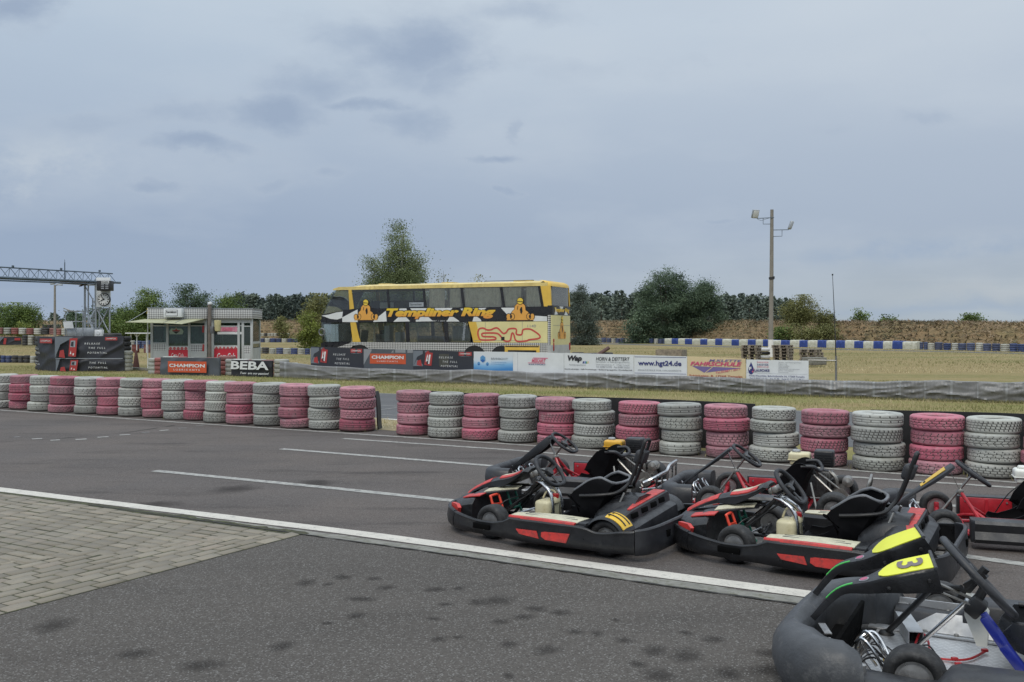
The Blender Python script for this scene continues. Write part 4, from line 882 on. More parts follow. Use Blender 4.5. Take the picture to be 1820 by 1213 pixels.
HALF = [(0, 0), (.0, .25), (.004, .42), (.03, .555), (.085, .628), (.16, .652), (.30, .664), (.50, .668), (.80, .668), (1.02, .664), (1.12, .648), (1.2, .628), (1.32, .612), (1.5, .588), (1.68, .53), (1.82, .435), (1.93, .30), (1.975, .15), (1.985, 0)]
ZT = [(0, .238), (.085, .230), (.12, .222), (.22, .214), (.32, .196), (.40, .194), (.47, .216), (.55, .222), (.9, .224), (1.12, .222), (1.20, .186), (1.30, .166), (1.45, .164), (1.62, .180), (1.80, .198), (1.985, .206)]
def rental_kart(name, label, o, yaw, group, number=None, scars=False):
    R = kart_root(name, label, o, yaw, group); bp = M['black_plastic']
    full = smooth_path([(x, y, 0) for x, y in HALF], 6); left = full; right = [Vector((p.x, -p.y, 0)) for p in full]
    def seg(src, a, b): return [p for p in src if a <= p.x <= b]
    # outward normal is on the right of the travel direction: run clockwise seen from above on the left side
    zt = lambda L: [interp(p.x, ZT) for p in L]
    def cut(xc):
        for a_, b_ in zip(full, full[1:]):
            if a_.x <= xc <= b_.x: return a_.lerp(b_, (xc-a_.x)/max(1e-9, b_.x-a_.x))
    def idx(side, x0, x1):
        L = [cut(x0)]+[p for p in full if x0+.004 <= p.x <= x1-.004]+[cut(x1)]
        return L if side > 0 else [Vector((p.x, -p.y, 0)) for p in L]
    l = idx(1, .100, 1.735)[::-1]; band(l, zt(l), bp, 'side_bumper', R)
    l = idx(-1, .100, 1.735); band(l, zt(l), bp, 'side_bumper', R)
    k0 = [cut(1.739)]+[p for p in full if p.x >= 1.745]; l = [Vector((p.x, -p.y, 0)) for p in k0]+k0[::-1][1:]
    band(l, [z+.004 for z in zt(l)], bp, 'nose_bumper', R, bulge=.018)
    k0 = [p for p in full if p.x <= .09]+[cut(.096)]; l = k0[::-1]+[Vector((p.x, -p.y, 0)) for p in k0][1:]
    ob = band(l, [z+.004 for z in zt(l)], M['black_plastic_dusty'], 'rear_bumper', R, bulge=.012, zb=.05)
    # black blocks stand for shade in bumper openings, grey plates for a metal glint
    for s in (1, -1):
        mb = MB(); p = Vector((1.40, s*.622, .122)); mb.box(p, (.17, .016, .046), (0, 0, -s*.15), .007, 0); mb.build('bumper_opening_shade', M['void_black'], R)
        mb = MB(); mb.box((1.350, s*.631, .120), (.060, .010, .030), (0, .3, -s*.15), .004); mb.build('glint_plate', M['rim_grey'], R)  # light grey plate gives the glint inside the nose opening
    for y in (.28, -.26):
        mb = MB(); mb.box((-.013, y, .165), (.014, .060, .050), None, .004); mb.build('bumper_opening_shade', M['void_black'], R)
    # lip tube highlights
    # floor and frame
    mb = MB(); mb.box((1.13, 0, .055), (1.25, .60, .008)); mb.build('floor_pan', M['dull_steel'] if scars else M['dark_metal'], R)
    mb = MB()
    for s in (1, -1):
        mb.tube(smooth_path([(.0, s*.34, .10), (.35, s*.33, .075), (.8, s*.33, .065), (1.3, s*.24, .065), (1.6, s*.20, .07), (1.78, s*.22, .08)], 4), .015, 8)
        mb.tube([(1.40, s*.22, .08), (1.40, s*.40, .13)], .014, 8)
        mb.tube(smooth_path([(.62, s*.33, .07), (.66, s*.55, .09), (1.05, s*.55, .09), (1.15, s*.30, .07)], 4), .012, 8)
    for x in (.12, .62, 1.2, 1.72): mb.tube([(x, -.33, .075), (x, .33, .075)], .014, 8)
    mb.tube([(.355, -.48, .135), (.355, .48, .135)], .018, 10); mb.build('frame', M['dark_metal'], R)
    # wheels
    for s in (1, -1):
        wheel(R, (1.40, s*.445, .132), .132, .125, s, steer=-6); wheel(R, (.355, s*.50, .136), .136, .17, s)
    # side pods: filled box, cream step plate with red edge, red inset panels
    for s in (1, -1):
        rings = []
        for x in (.50, .56, .7, .9, 1.05, 1.16):
            zt_ = .222+.008*math.sin((x-.5)/.66*PI); yi = .385+.04*max(0, (x-1.0)/.16)
            rings.append([(x, s*yi, .07), (x, s*.64, .07), (x, s*.645, .19), (x, s*.628, zt_-.004), (x, s*(yi+.02), zt_), (x, s*yi, zt_-.02)])
        if s < 0: rings = [r[::-1] for r in rings]
        mb = MB(); mb.loft(rings); mb.build('side_pod', bp, R)
        rings = []; red = []
        for i in range(15):
            x = lerp(.565, 1.15, i/14); zt_ = .2245+.008*math.sin((x-.5)/.66*PI)
            yo = lerp(.612, .585, (i/14)**3)
            rings.append([(x, s*yo, zt_), (x, s*yo, zt_+.006), (x, s*(yo-.05), zt_+.0095), (x, s*(yo-.11), zt_+.009), (x, s*(.415+.05*(i/14)**3), zt_+.006), (x, s*(.415+.05*(i/14)**3), zt_)])
            yr = lerp(.652, .610, (i/14)**3)
            red.append([(x+.01, s*yr, zt_-.012), (x+.01, s*(yr-.006), zt_+.003), (x+.01, s*(yo+.002), zt_+.006), (x+.01, s*(yo+.002), zt_-.012)])
        if s < 0: rings = [r[::-1] for r in rings]; red = [r[::-1] for r in red]
        mb = MB(); mb.loft(rings); pl = mb.build('step_plate', M['cream'], R, smooth=50)
        mb = MB()
        for i, yy in enumerate((.54, .49, .545)):
            mb.bar((.60+.05*i, s*yy, .2385), (1.05, s*(yy-.01), .2395), .007 if i else .012, .003)
        mb.build('grip_strip', M['scuffed_grey_plastic'], pl)
        mb = MB(); mb.loft(red); mb.build('red_edge', M['kart_red'], R, smooth=50)
        mb = MB(); mb.box((.525, s*.515, .205), (.075, .215, .065), None, .012); mb.build('pod_end_cap', bp, R)
        for pts in ([(1.048, .151), (.870, .152), (.850, .098), (1.02, .116)], [(.828, .148), (.800, .154), (.590, .160), (.620, .090), (.795, .096), (.830, .116)]):
            mb = MB(); mb.prism([(x, z_) for x, z_ in pts], (0, s*.6865, 0), (1, 0, 0) if s < 0 else (1, 0, 0), (0, 0, 1), .006 if s < 0 else -.006)
            mb.build('side_panel', M['kart_red'], R, smooth=0)
            if s > 0: pass
    # nose fairing hull
    rings = []
    for x, w, zt_ in ((1.945, .16, .222), (1.90, .27, .235), (1.82, .37, .25), (1.74, .415, .266), (1.67, .41, .282), (1.64, .39, .284)):
        rings.append([(x, -w, .09), (x, -w, zt_-.05), (x, -w*.9, zt_-.012), (x, -w*.5, zt_+.012), (x, 0, zt_+.022), (x, w*.5, zt_+.012), (x, w*.9, zt_-.012), (x, w, zt_-.05), (x, w, .09)])
    mb = MB(); mb.loft(rings); fr = mb.build('front_fairing', bp, R)
    for s in (1, -1):   # headlamp-like decals, red side flashes, shrouds over the pedals
        mb = MB(); mb.prism([(-.10, -.042), (.05, -.045), (.075, .01), (.03, .035), (-.09, .03)], (1.80, s*.405, .195), Vector((-.80, s*.60, 0)) if s > 0 else Vector((.80, .60, 0)), (0, 0, 1), .03); mb.build('red_decal', M['kart_red'], fr, smooth=0)
        rings = []
        for x, y, w, zt_, th in ((1.72, .20, .09, .302, .05), (1.62, .16, .08, .326, .028), (1.52, .125, .07, .342, .022), (1.42, .10, .06, .354, .018), (1.34, .085, .045, .360, .014)):
            rings.append([(x, s*(y-w), zt_-th), (x, s*(y-w), zt_-.006), (x, s*y, zt_), (x, s*(y+w), zt_-.022), (x, s*(y+w), zt_-th-.01)])
        if s < 0: rings = [r[::-1] for r in rings]
        mb = MB(); mb.loft(rings); sh = mb.build('pedal_shroud', bp, R)
        rings = [[(x, s*(y-.035), zt_+.006), (x, s*(y+w*.7), zt_-.010), (x, s*(y+w*.7), zt_-.018), (x, s*(y-.035), zt_)] for x, y, w, zt_ in ((1.64, .17, .07, .323), (1.56, .14, .07, .337), (1.46, .112, .06, .351), (1.37, .09, .05, .359))]
        if s < 0: rings = [r[::-1] for r in rings]
        mb = MB(); mb.loft(rings); mb.build('cream_flash', M['cream'], sh, smooth=0)
        rings = [[(x, s*(y-.04), zt_+.006), (x, s*(y+.05), zt_-.004), (x, s*(y+.05), zt_-.012), (x, s*(y-.04), zt_)] for x, y, zt_ in ((1.80, .24, .268), (1.70, .27, .290), (1.60, .285, .306))]
        if s < 0: rings = [r[::-1] for r in rings]
        mb = MB(); mb.loft(rings); mb.build('red_flash', M['kart_red'], fr, smooth=0)
    # centre panel (nassau): narrow red fin rising to the panel in front of the wheel
    sec = [(1.925, .262, .045, .02), (1.85, .312, .06, .025), (1.75, .362, .075, .03), (1.66, .400, .09, .04), (1.56, .428, .125, .06), (1.50, .440, .15, .065), (1.42, .462, .165, .05), (1.35, .495, .16, .035), (1.305, .523, .14, .02), (1.275, .515, .12, .012)]
    rings = []
    for x, z_, w, th in sec: rings.append([(x+.01, -w, z_-th-.02), (x, -w*.98, z_-.028), (x, -w*.55, z_-.004), (x, 0, z_), (x, w*.55, z_-.004), (x, w*.98, z_-.028), (x+.01, w, z_-th-.02)])
    mb = MB(); mb.loft(rings); na = mb.build('centre_panel', bp, R)
    mb = MB(); rings = [[(x, -w*.5, z_+.002), (x, 0, z_+.0055), (x, w*.5, z_+.002), (x, w*.5, z_-.004), (x, -w*.5, z_-.004)] for x, z_, w, th in sec[0:4]]
    rings = [[(x, -w*.92, z_-.020), (x, -w*.5, z_+.0), (x, 0, z_+.0055), (x, w*.5, z_+.0), (x, w*.92, z_-.020), (x, w*.92, z_-.03), (x, -w*.92, z_-.03)] for x, z_, w, th in sec[0:4]]
    mb.loft(rings); mb.build('red_fin_top', M['kart_red'], na, smooth=0)
    def strip(ya, yb, ss, mat, nm):
        mb = MB(); rings = []
        for x, z_, w, th in ss:
            zz = lambda y: z_+.004-(.004*(abs(y)/(.55*w)) if abs(y) < .55*w else .004+.024*(abs(y)/w-.55)/.43)
            a, b_ = ya*w, yb*w; rings.append([(x, a, zz(a)+.003), (x, (a+b_)/2, zz((a+b_)/2)+.003), (x, b_, zz(b_)+.003), (x, b_, zz(b_)-.004), (x, a, zz(a)-.004)])
        mb.loft(rings); mb.build(nm, mat, na, smooth=0)
    strip(-.5, .5, sec[4:8], M['sticker_yellow'] if False else M['cream'], 'cream_decal'); strip(.52, .80, sec[4:8], M['kart_red'], 'red_decal'); strip(-.80, -.52, sec[4:8], M['kart_red'], 'red_decal')
    mb = MB(); mb.box((1.235, 0, .475), (.05, .16, .05), (0, .5, 0), .012); mb.box((1.27, .05, .46), (.04, .05, .05), (0, .4, .3), .01); mb.build('panel_bracket', M['dull_steel'], R)
    # steering
    st = steering_wheel(R, (1.135, 0, .492), (.655, 0, .755), .150, r=.0165)
    mb = MB(); mb.tube([(1.145, 0, .48), (1.56, 0, .13)], .011, 8); mb.build('steering_column', M['chrome'], R)
    mb = MB(); mb.tube(smooth_path([(1.57, .10, .075), (1.40, .07, .23), (1.24, .03, .40)], 5), .012, 8); mb.tube(smooth_path([(1.57, -.12, .075), (1.40, -.08, .23), (1.24, -.03, .40)], 5), .012, 8); mb.build('column_strut', M['dark_metal'], R)
    mb = MB(); mb.tube(smooth_path([(1.25, .03, .41), (1.17, .05, .385), (1.085, .07, .30), (1.06, .075, .07)], 6), .0155, 10); mb.tube(smooth_path([(1.25, -.03, .41), (1.17, -.05, .385), (1.085, -.07, .30), (1.06, -.075, .07)], 6), .0155, 10); mb.build('column_hoop', M['chrome'], R)
    # pedals
    for nm, mat, c in (('pedal', M['pedal_red'], (1.485, .235, -.002)), ('pedal', M['pedal_green'], (1.485, -.02, .006))):
        x, y, dz = c; mb = MB()
        mb.tube(smooth_path([(x+.035, y+.062, .285+dz), (x+.042, y+.05, .298+dz), (x+.042, y-.05, .298+dz), (x+.035, y-.062, .285+dz), (x-.005, y-.062, .175+dz), (x-.012, y-.05, .163+dz), (x-.012, y+.05, .163+dz), (x-.005, y+.062, .175+dz)], 4, True), .0105, 8, closed=True); mb.tube(smooth_path([(x-.005, y-.06, .18+dz), (x-.03, y-.06, .12), (x-.045, y-.05, .06)], 4), .0095, 8)
        mb.bar((x+.012, y-.06, .225+dz), (x+.012, y+.06, .235+dz), .016, .014); mb.tube([(x-.055, y, .09+dz), (x-.09, y, .06)], .009, 8); mb.build(nm, mat, R, smooth=60)
    mb = MB(); rc = random.Random(3)
    for k in range(7):
        y0 = rc.uniform(-.25, .25); mb.tube(smooth_path([(1.55, y0, .10), (1.42, y0+rc.uniform(-.1, .1), .20+rc.uniform(-.05, .08)), (1.3, rc.uniform(-.1, .1), .30), (1.2, rc.uniform(-.05, .05), .38)], 4), .004, 5)
    mb.build('cables', M['black_paint'], R)
    mb = MB(); mb.tube([(1.40, -.38, .13), (1.44, -.1, .12), (1.44, .1, .12), (1.40, .38, .13)], .008, 8); mb.build('tie_rod', M['chrome'], R)
    # tank between the knees
    mb = MB(); mb.box((1.145, .03, .175), (.14, .20, .185), None, .03, seg=3); mb.box((1.10, .01, .255), (.09, .10, .06), (0, .3, 0), .02); tk = mb.build('fuel_tank', M['cream_tank'], R)
    mb = MB(); mb.lathe([(.0, .0), (.028, .0), (.028, .03), (.022, .036), (0, .036)], 16, Matrix.Translation((1.085, .0, .278))); mb.build('cap', M['red_cap'], tk)
    mb = MB(); mb.tube(smooth_path([(1.10, -.03, .27), (1.12, -.05, .32), (1.17, -.02, .33), (1.19, .02, .27)], 5), .008, 8); mb.build('tank_handle', M['cream_tank'], tk)
    # seat
    shell_seat(R, [(1.05, .15), (.96, .105), (.82, .085), (.70, .10), (.61, .17), (.555, .28), (.50, .40), (.475, .455)], [.17, .19, .205, .21, .21, .205, .195, .18], [.05, .085, .155, .25, .31, .27, .19, .11], M['seat_black'], rim=M['seat_grey'], rim_from=.72)
    mb = MB()
    for s in (1, -1): mb.tube(smooth_path([(.74, s*.235, .36), (.60, s*.225, .375), (.47, s*.17, .395), (.42, s*.075, .44), (.375, s*.05, .52), (.285, s*.05, .76), (.275, s*.035, .795), (.272, 0, .80)], 6), .0135, 8)
    hb = mb.build('roll_bar', M['black_paint'], R)
    mb = MB(); mb.box((.333, 0, .665), (.065, .13, .115), (0, -.3, 0), .03, seg=3); mb.box((.298, 0, .665), (.03, .09, .10), (0, -.3, 0), .008); mb.build('head_pad', M['foam_black'], R, smooth=60)
    mb = MB()
    for s in (1, -1): mb.tube([(.40, s*.15, .40), (.52, s*.24, .09)], .009, 8)
    mb.build('seat_strut', M['dull_steel'], R)
    # engine cover, rear fairing with slots, fenders
    mb = MB(); rings = []
    for i in range(9):
        x = lerp(.62, .30, i/8); hh = .12*math.sin(min(1, (i+.6)/5)*PI/2); rings.append([(x, -.24, .14), (x, -.245, .20+hh*.4), (x, -.19, .23+hh*.95), (x, -.05, .255+hh), (x, .10, .25+hh), (x, .20, .22+hh*.85), (x, .235, .18+hh*.3), (x, .24, .14)])
    mb.loft(rings); mb.build('engine_cover', bp, R, smooth=60)
    def top(y): return .338-.075*y-.06*max(0, (abs(y)-.33)/.15)**1.5
    ys = [i/16*.96-.48 for i in range(17)]
    rings = []
    for y in ys:
        tz = top(y); k = 1-.25*max(0, (abs(y)-.25)/.23); b = .05*max(0, (abs(y)-.3)/.18)**2
        rings.append([(.44+b, y, .19), (.44+b, y, tz-.05), (.40+b, y, tz-.012), (.37+b, y, tz), (.265+b, y, tz+.002), (.25+b, y, tz-.008), (.236+b, y, max(.21, tz-.080)), (.192+b, y, max(.205, tz-.092)), (.176+b, y, max(.19, tz-.104)), (.170+b, y, .17), (.18+b, y, .10)])
    mb = MB(); mb.loft(rings); rf = mb.build('rear_fairing', M['black_plastic_dusty'], R, smooth=28)
    rings = []
    for i in range(13):
        y = lerp(-.32, .345, i/12); b = .05*max(0, (abs(y)-.3)/.18)**2; tz = top(y)+.003; tip = min(1, (.36-y)/.25); xa = .262+b; xb = xa+.022+.075*min(1, max(0, (.36-y)/.40))
        rings.append([(xa, y, tz+.004), (xb, y, tz+.003), (xb, y, tz-.004), (xa, y, tz-.004)])
    mb = MB(); mb.loft(rings); mb.build('red_top', M['kart_red'], rf, smooth=50)
    mb = MB(); mb.text('SR', (.31, .02, top(0)+.011), (0, -1, 0), (1, 0, .03), .10, .05, .2, .02); mb.build('lettering', M['ink_sand'], rf, smooth=0)
    for y in (.31, .13, -.04, -.20):
        tz = top(y); mb = MB(); mb.box((.241, y, tz-.043), (.014, .105, .040), (0, .19, 0), .006); mb.build('vent_slot_shade', M['void_black'], rf)  # solid plates, coloured black for the shade inside the slots
    for s in (1, -1):
        rings = []
        for i in range(15):
            a = math.radians(lerp(12, 158, i/14)); r = .168
            ring = []
            for yy, dr in ((.40, .004), (.46, .012), (.55, .010), (.60, .0), (.615, -.014), (.605, -.02), (.55, -.004), (.46, -.002), (.40, -.008)):
                ring.append((.355+(r+dr)*math.cos(a), s*yy, .125+(r+dr)*math.sin(a)))
            rings.append(ring if s < 0 else ring[::-1])
        mb = MB(); mb.loft(rings); fe = mb.build('fender', bp, R, smooth=50)
        if number and s > 0:
            rings = []; num = []
            for i in range(9):
                a = math.radians(lerp(92, 148, i/8)); rr = .1835
                rings.append([(.355+rr*math.cos(a), .595, .125+(rr-.013)*math.sin(a)), (.355+rr*math.cos(a), .545, .125+rr*math.sin(a)), (.355+rr*math.cos(a), .44, .125+(rr+.0)*math.sin(a)), (.355+(rr-.008)*math.cos(a), .44, .125+(rr-.008)*math.sin(a)), (.355+(rr-.008)*math.cos(a), .595, .125+(rr-.016)*math.sin(a))])
            mb = MB(); mb.loft(rings); mb.build('number_sticker', M['sticker_yellow'], fe, smooth=60)
            for y0 in (.475, .545):
                mb = MB(); rg = []
                for i in range(7):
                    a = math.radians(lerp(97, 143, i/6)); rr = .1865
                    w = .008; zdrop = .0
                    rg.append([(.355+rr*math.cos(a), y0+w, .125+rr*math.sin(a)), (.355+rr*math.cos(a), y0-w, .125+rr*math.sin(a)), (.355+(rr-.006)*math.cos(a), y0-w, .125+(rr-.006)*math.sin(a)), (.355+(rr-.006)*math.cos(a), y0+w, .125+(rr-.006)*math.sin(a))])
                mb.loft(rg)
                a0 = math.radians(98); p = Vector((.355+.1868*math.cos(a0), y0+.015, .125+.1868*math.sin(a0))); mb.box(p, (.012, .03, .005), (0, -math.radians(8), 0)); mb.build('numeral', M['black_paint'], fe, smooth=0)
    return R

def old_kart(name, label, o, yaw, group, tank, sticker=False, rear='rail', capmat=None, deep=1.):
    R = kart_root(name, label, o, yaw, group); bp = M['black_plastic_dusty']; fr = M['frame_red']
    # frame
    mb = MB()
    for s in (1, -1):
        mb.tube(smooth_path([(-.10, s*.30, .12), (.10, s*.31, .075), (.5, s*.31, .06), (.85, s*.22, .06), (1.05, s*.20, .07), (1.25, s*.17, .075)], 5), .016, 8)
        mb.tube([(1.05, s*.20, .075), (1.05, s*.36, .125)], .018, 8); mb.box((1.05, s*.375, .13), (.04, .04, .10), None, .008)
        mb.tube([(.72, s*.17, .065), (.895, s*.015, .335)], .014, 8); mb.tube([(.60, s*.24, .06), (.83, s*.06, .22)], .011, 8)
        mb.tube(smooth_path([(.90, s*.22, .06), (.84, s*.44, .075), (.35, s*.44, .075), (.28, s*.30, .06)], 4), .013, 8)
    for x in (-.08, .25, .55, .88, 1.24): mb.tube([(x, -.28, .068), (x, .28, .068)], .014, 8)
    mb.build('frame', fr, R)
    mb = MB(); mb.box((.82, 0, .05), (.62, .46, .006)); mb.build('floor_pan', M['dark_metal'], R)
    mb = MB(); mb.tube([(0, -.55, .14), (0, .55, .14)], .017, 10); mb.lathe([(.0, -.004), (.075, -.004), (.075, .004), (.0, .004)], 24, Matrix.Translation((0, -.14, .14)) @ ROT('X', 90)); mb.build('rear_axle', M['dull_steel'], R)
    for s in (1, -1):
        wheel(R, (1.05, s*.455, .130), .130, .125, s, steer=4); wheel(R, (0, s*.515, .140), .140, .19, s)
    mb = MB()
    for s in (1, -1): mb.tube([(1.00, s*.37, .12), (.97, s*.03, .115)], .008, 8)
    mb.tube([(1.05, -.37, .13), (1.05, -.47, .13)], .012, 8); mb.tube([(1.05, .37, .13), (1.05, .47, .13)], .012, 8); mb.build('tie_rod', M['dull_steel'], R)
    mb = MB(); mb.tube([(1.09, 0, .10), (.812, 0, .478)], .0105, 8); mb.box((.90, 0, .338), (.05, .06, .04), (0, .9, 0), .008); mb.build('steering_column', M['dull_steel'], R)
    steering_wheel(R, (.80, 0, .487), (.80, 0, .60), .153, r=.0145)
    # nose bumper: tall moulded corners joined by a thick bar
    pts = [(1.20, .55), (1.30, .56), (1.40, .545), (1.475, .48), (1.51, .36), (1.515, .18), (1.515, 0)]; fullp = pts+[(x, -y) for x, y in pts[-2::-1]]
    P = smooth_path([(x, y, 0) for x, y in fullp], 4); rings = []; N = len(P)
    for i, p in enumerate(P):
        t = (P[min(i+1, N-1)]-P[max(i-1, 0)]).normalized(); n = Vector((-t.y, t.x, 0))*1
        if n.dot(p-Vector((1.2, 0, 0))) < 0: n = -n
        a = abs(p.y); k = max(0, min(1, (a-.24)/.14)); k = k*k*(3-2*k)
        zb = lerp(.15, .055, k); zt = lerp(.255, .262, k); d = lerp(.075, .15, k)
        sh = [(0, zb+.02), (.012, (zb+zt)/2), (0, zt-.025), (-.02, zt-.004), (-d*.5, zt+.004), (-d+.02, zt-.004), (-d, zt-.025), (-d, zb+.02), (-d+.02, zb), (-.02, zb)]
        rings.append([p+n*u_+Vector((0, 0, v_)) for u_, v_ in sh])
    mb = MB(); mb.loft(rings); mb.build('nose_bumper', bp, R, smooth=50)
    mb = MB()
    for s in (1, -1): mb.tube(smooth_path([(1.24, s*.16, .075), (1.36, s*.15, .10), (1.45, s*.12, .20)], 4), .011, 8); mb.tube(smooth_path([(1.22, s*.10, .07), (1.28, s*.10, .20), (1.26, s*.02, .24)], 4), .008, 8)
    mb.build('nose_bracket', M['chrome'], R)
    # pedals
    mb = MB()
    for s in (1, -1): mb.tube(smooth_path([(1.12, s*.19, .07), (1.20, s*.19, .16), (1.24, s*.19, .22), (1.24, s*.10, .225), (1.20, s*.10, .16)], 4), .008, 8)
    mb.build('pedal', M['chrome'], R)
    # narrow leaning front panel
    sec = [(1.40, .205, .035, .02), (1.30, .285, .045, .02), (1.20, .365, .075, .028), (1.10, .445, .10, .035), (1.02, .510, .11, .035), (.965, .556, .10, .03), (.945, .545, .085, .012)]
    rings = []
    dn = Vector((.62, 0, .78))
    for x, z_, w, th in sec:
        c = Vector((x, 0, z_)); prof = [(-w, -th), (-w, -.012), (-w*.8, 0), (w*.8, 0), (w, -.012), (w, -th), (w*.85, -th*1.0), (w*.8, -.012), (-w*.8, -.012), (-w*.85, -th)]
        rings.append([c+Vector((0, a, 0))+dn*(b*deep) for a, b in prof])
    mb = MB(); mb.loft(rings); pn = mb.build('front_panel', M['black_plastic'] if not sticker else bp, R)
    if sticker:
        a = Vector((1.195, 0, .370))+dn*.004; u = Vector((-.185, 0, .152)); u.normalize()
        mb = MB(); mb.prism([(0, -.058), (.235, -.080), (.235, .080), (0, .058)], a, u, (0, 1, 0), .003 if u.cross(Vector((0, 1, 0))).dot(dn) > 0 else -.003); mb.build('sticker', M['sticker_yellow'], pn, smooth=0)
        mb = MB(); mb.text('KARTBAHN', a+u*.06-Vector((0, .055, 0))+dn*.004, Vector((0, 1, 0)), u, .11, .022, 0, .02) if False else mb.bar(a+u*.03+dn*.003, a+u*.05+dn*.003, .05, .003); mb.build('sticker_mark', M['black_paint'], pn, smooth=0)
    mb = MB(); mb.bar((.985, .0, .525), (.905, 0, .35), .03, .006); mb.tube([(.99, 0, .51), (.97, 0, .53)], .012, 8); mb.build('panel_bracket', M['dull_steel'], R)
    # side pods and red side plate on the far side
    for s in (1, -1):
        rings = []
        for x, ins in ((.88, .035), (.855, .0), (.70, .0), (.45, .0), (.24, .0), (.21, .03)):
            zt_ = .222; rings.append([(x, s*.50, .07), (x, s*(.635-ins), .055), (x, s*(.655-ins), .085), (x, s*(.628-ins), .14), (x, s*(.655-ins), .20), (x, s*(.64-ins), .222), (x, s*.50, .225)])
        if s > 0: rings = [r[::-1] for r in rings]
        mb = MB(); mb.loft(rings); mb.build('side_pod', bp, R, smooth=40)
        mb = MB(); mb.box((.66, s*.47, .128), (.40, .012, .185), None, .004); sp_ = mb.build('side_plate', fr, R)
        mb = MB()
        for x, z_ in ((.82, .19), (.82, .07), (.50, .19), (.50, .07)): mb.tube([(x, s*.455, z_), (x, s*.485, z_)], .008, 8)
        mb.build('bolts', M['rim_grey'], sp_)
        mb = MB(); mb.bar((.655, s*.455, .06), (.655, s*.455, .21), .012, .025); mb.build('plate_rib', fr, sp_)
    # seat with flared lip
    shell_seat(R, [(.70, .13), (.62, .085), (.48, .07), (.37, .085), (.31, .15), (.275, .26), (.235, .37), (.205, .425)], [.16, .175, .19, .20, .20, .20, .21, .22], [.04, .07, .13, .20, .24, .22, .17, .09], M['seat_black'])
    mb = MB(); mb.tube(smooth_path([(.30, .215, .44), (.20, .21, .445), (.155, .15, .405), (.14, 0, .40), (.155, -.15, .405), (.20, -.21, .445), (.30, -.215, .44)], 6), .017, 8); mb.build('seat_lip', M['black_plastic_dusty'], R, smooth=60)
    mb = MB(); mb.tube([(.20, .12, .36), (-.08, .20, .12)], .011, 8); mb.tube([(.20, -.12, .36), (-.10, -.20, .12)], .011, 8); mb.tube([(.22, .18, .30), (.16, .28, .08)], .009, 8); mb.build('seat_strut', M['dull_steel'], R)
    # engine on the right: block, fins, tank, air box
    e = MB(); e.box((.24, -.36, .20), (.24, .20, .20), None, .02); e.box((.22, -.36, .32), (.30, .16, .06), (0, -.1, 0), .015)
    for i in range(6): e.box((.10+.022*i, -.36, .25), (.008, .23, .16), None, .002)
    e.box((.36, -.36, .26), (.10, .17, .14), None, .03); e.build('engine', M['engine_grey'], R)
    mb = MB(); mb.box((.37, -.34, .462), (.195, .17, .082), None, .022, seg=3); mb.box((.37, -.34, .412), (.165, .15, .055), None, .015); tk = mb.build('fuel_tank', tank, R, smooth=50)
    mb = MB(); mb.box((.37, -.34, .437), (.205, .18, .008), None, .003); mb.build('tank_seam', tank, tk)
    mb = MB(); mb.lathe([(0, 0), (.036, 0), (.040, .006), (.038, .018), (.030, .024), (0, .024)], 20, Matrix.Translation((.40, -.34, .503))); mb.build('cap', capmat or M['rim_grey'], tk)
    mb = MB(); mb.box((.150, -.36, .455), (.175, .17, .155), None, .018, seg=3); ab = mb.build('air_box', M['black_plastic'], R, smooth=50)
    mb = MB()
    for i in range(5): mb.box((.15, -.272, .405+.022*i), (.13, .006, .008))
    mb.tube([(.15, -.27, .452), (.15, -.262, .452)], .012, 10); mb.build('louvres', M['black_paint'], ab)
    mb = MB(); mb.tube(smooth_path([(.10, -.30, .34), (.05, -.27, .30), (.03, -.27, .22), (.06, -.30, .16)], 5), .018, 8); mb.lathe([(0, -.09), (.045, -.08), (.05, 0), (.045, .08), (0, .09)], 16, Matrix.Translation((-.06, -.30, .26)) @ ROT('X', 90)); mb.build('exhaust', M['dull_steel'], R)
    mb = MB(); mb.tube(smooth_path([(.30, -.27, .36), (.28, -.22, .28), (.33, -.2, .2), (.30, -.22, .12)], 5), .005, 6); mb.tube(smooth_path([(.40, -.26, .40), (.52, -.24, .30), (.62, -.28, .12)], 5), .0045, 6); mb.build('cables', M['black_paint'], R)
    # rear bumper
    mb = MB()
    if rear == 'rail':
        mb.tube(smooth_path([(-.14, .40, .19), (-.24, .36, .24), (-.255, .15, .25), (-.255, -.05, .25), (-.255, -.18, .29), (-.255, -.48, .30), (-.20, -.52, .24), (-.12, -.46, .16)], 6), .0165, 8)
        mb.tube([(-.25, .36, .13), (-.25, -.46, .13)], .014, 8)
        for y in (.34, .12, -.10, -.30, -.46): mb.tube([(-.25, y, .12), (-.255, y, .255 if y > -.15 else .295)], .011, 8)
        mb.tube([(-.08, .28, .10), (-.25, .30, .13)], .013, 8); mb.tube([(-.08, -.28, .10), (-.25, -.28, .13)], .013, 8)
    else:
        for y0, dz in ((.24, -.03), (-.16, .03)):
            mb.tube(smooth_path([(-.08, y0+.1, .11), (-.20, y0+.12, .15), (-.255, y0+.12, .27+dz), (-.265, y0+.03, .30+dz), (-.265, y0-.10, .30+dz), (-.25, y0-.13, .2+dz), (-.16, y0-.12, .14), (-.08, y0-.1, .11)], 5), .014, 8)
        mb.tube([(-.25, .36, .17), (-.25, -.30, .19)], .007, 6); mb.tube([(-.12, .30, .15), (-.22, -.30, .21)], .007, 6)
    mb.build('rear_bumper', M['chrome'] if rear == 'rail' else M['dull_steel'], R)
    return R

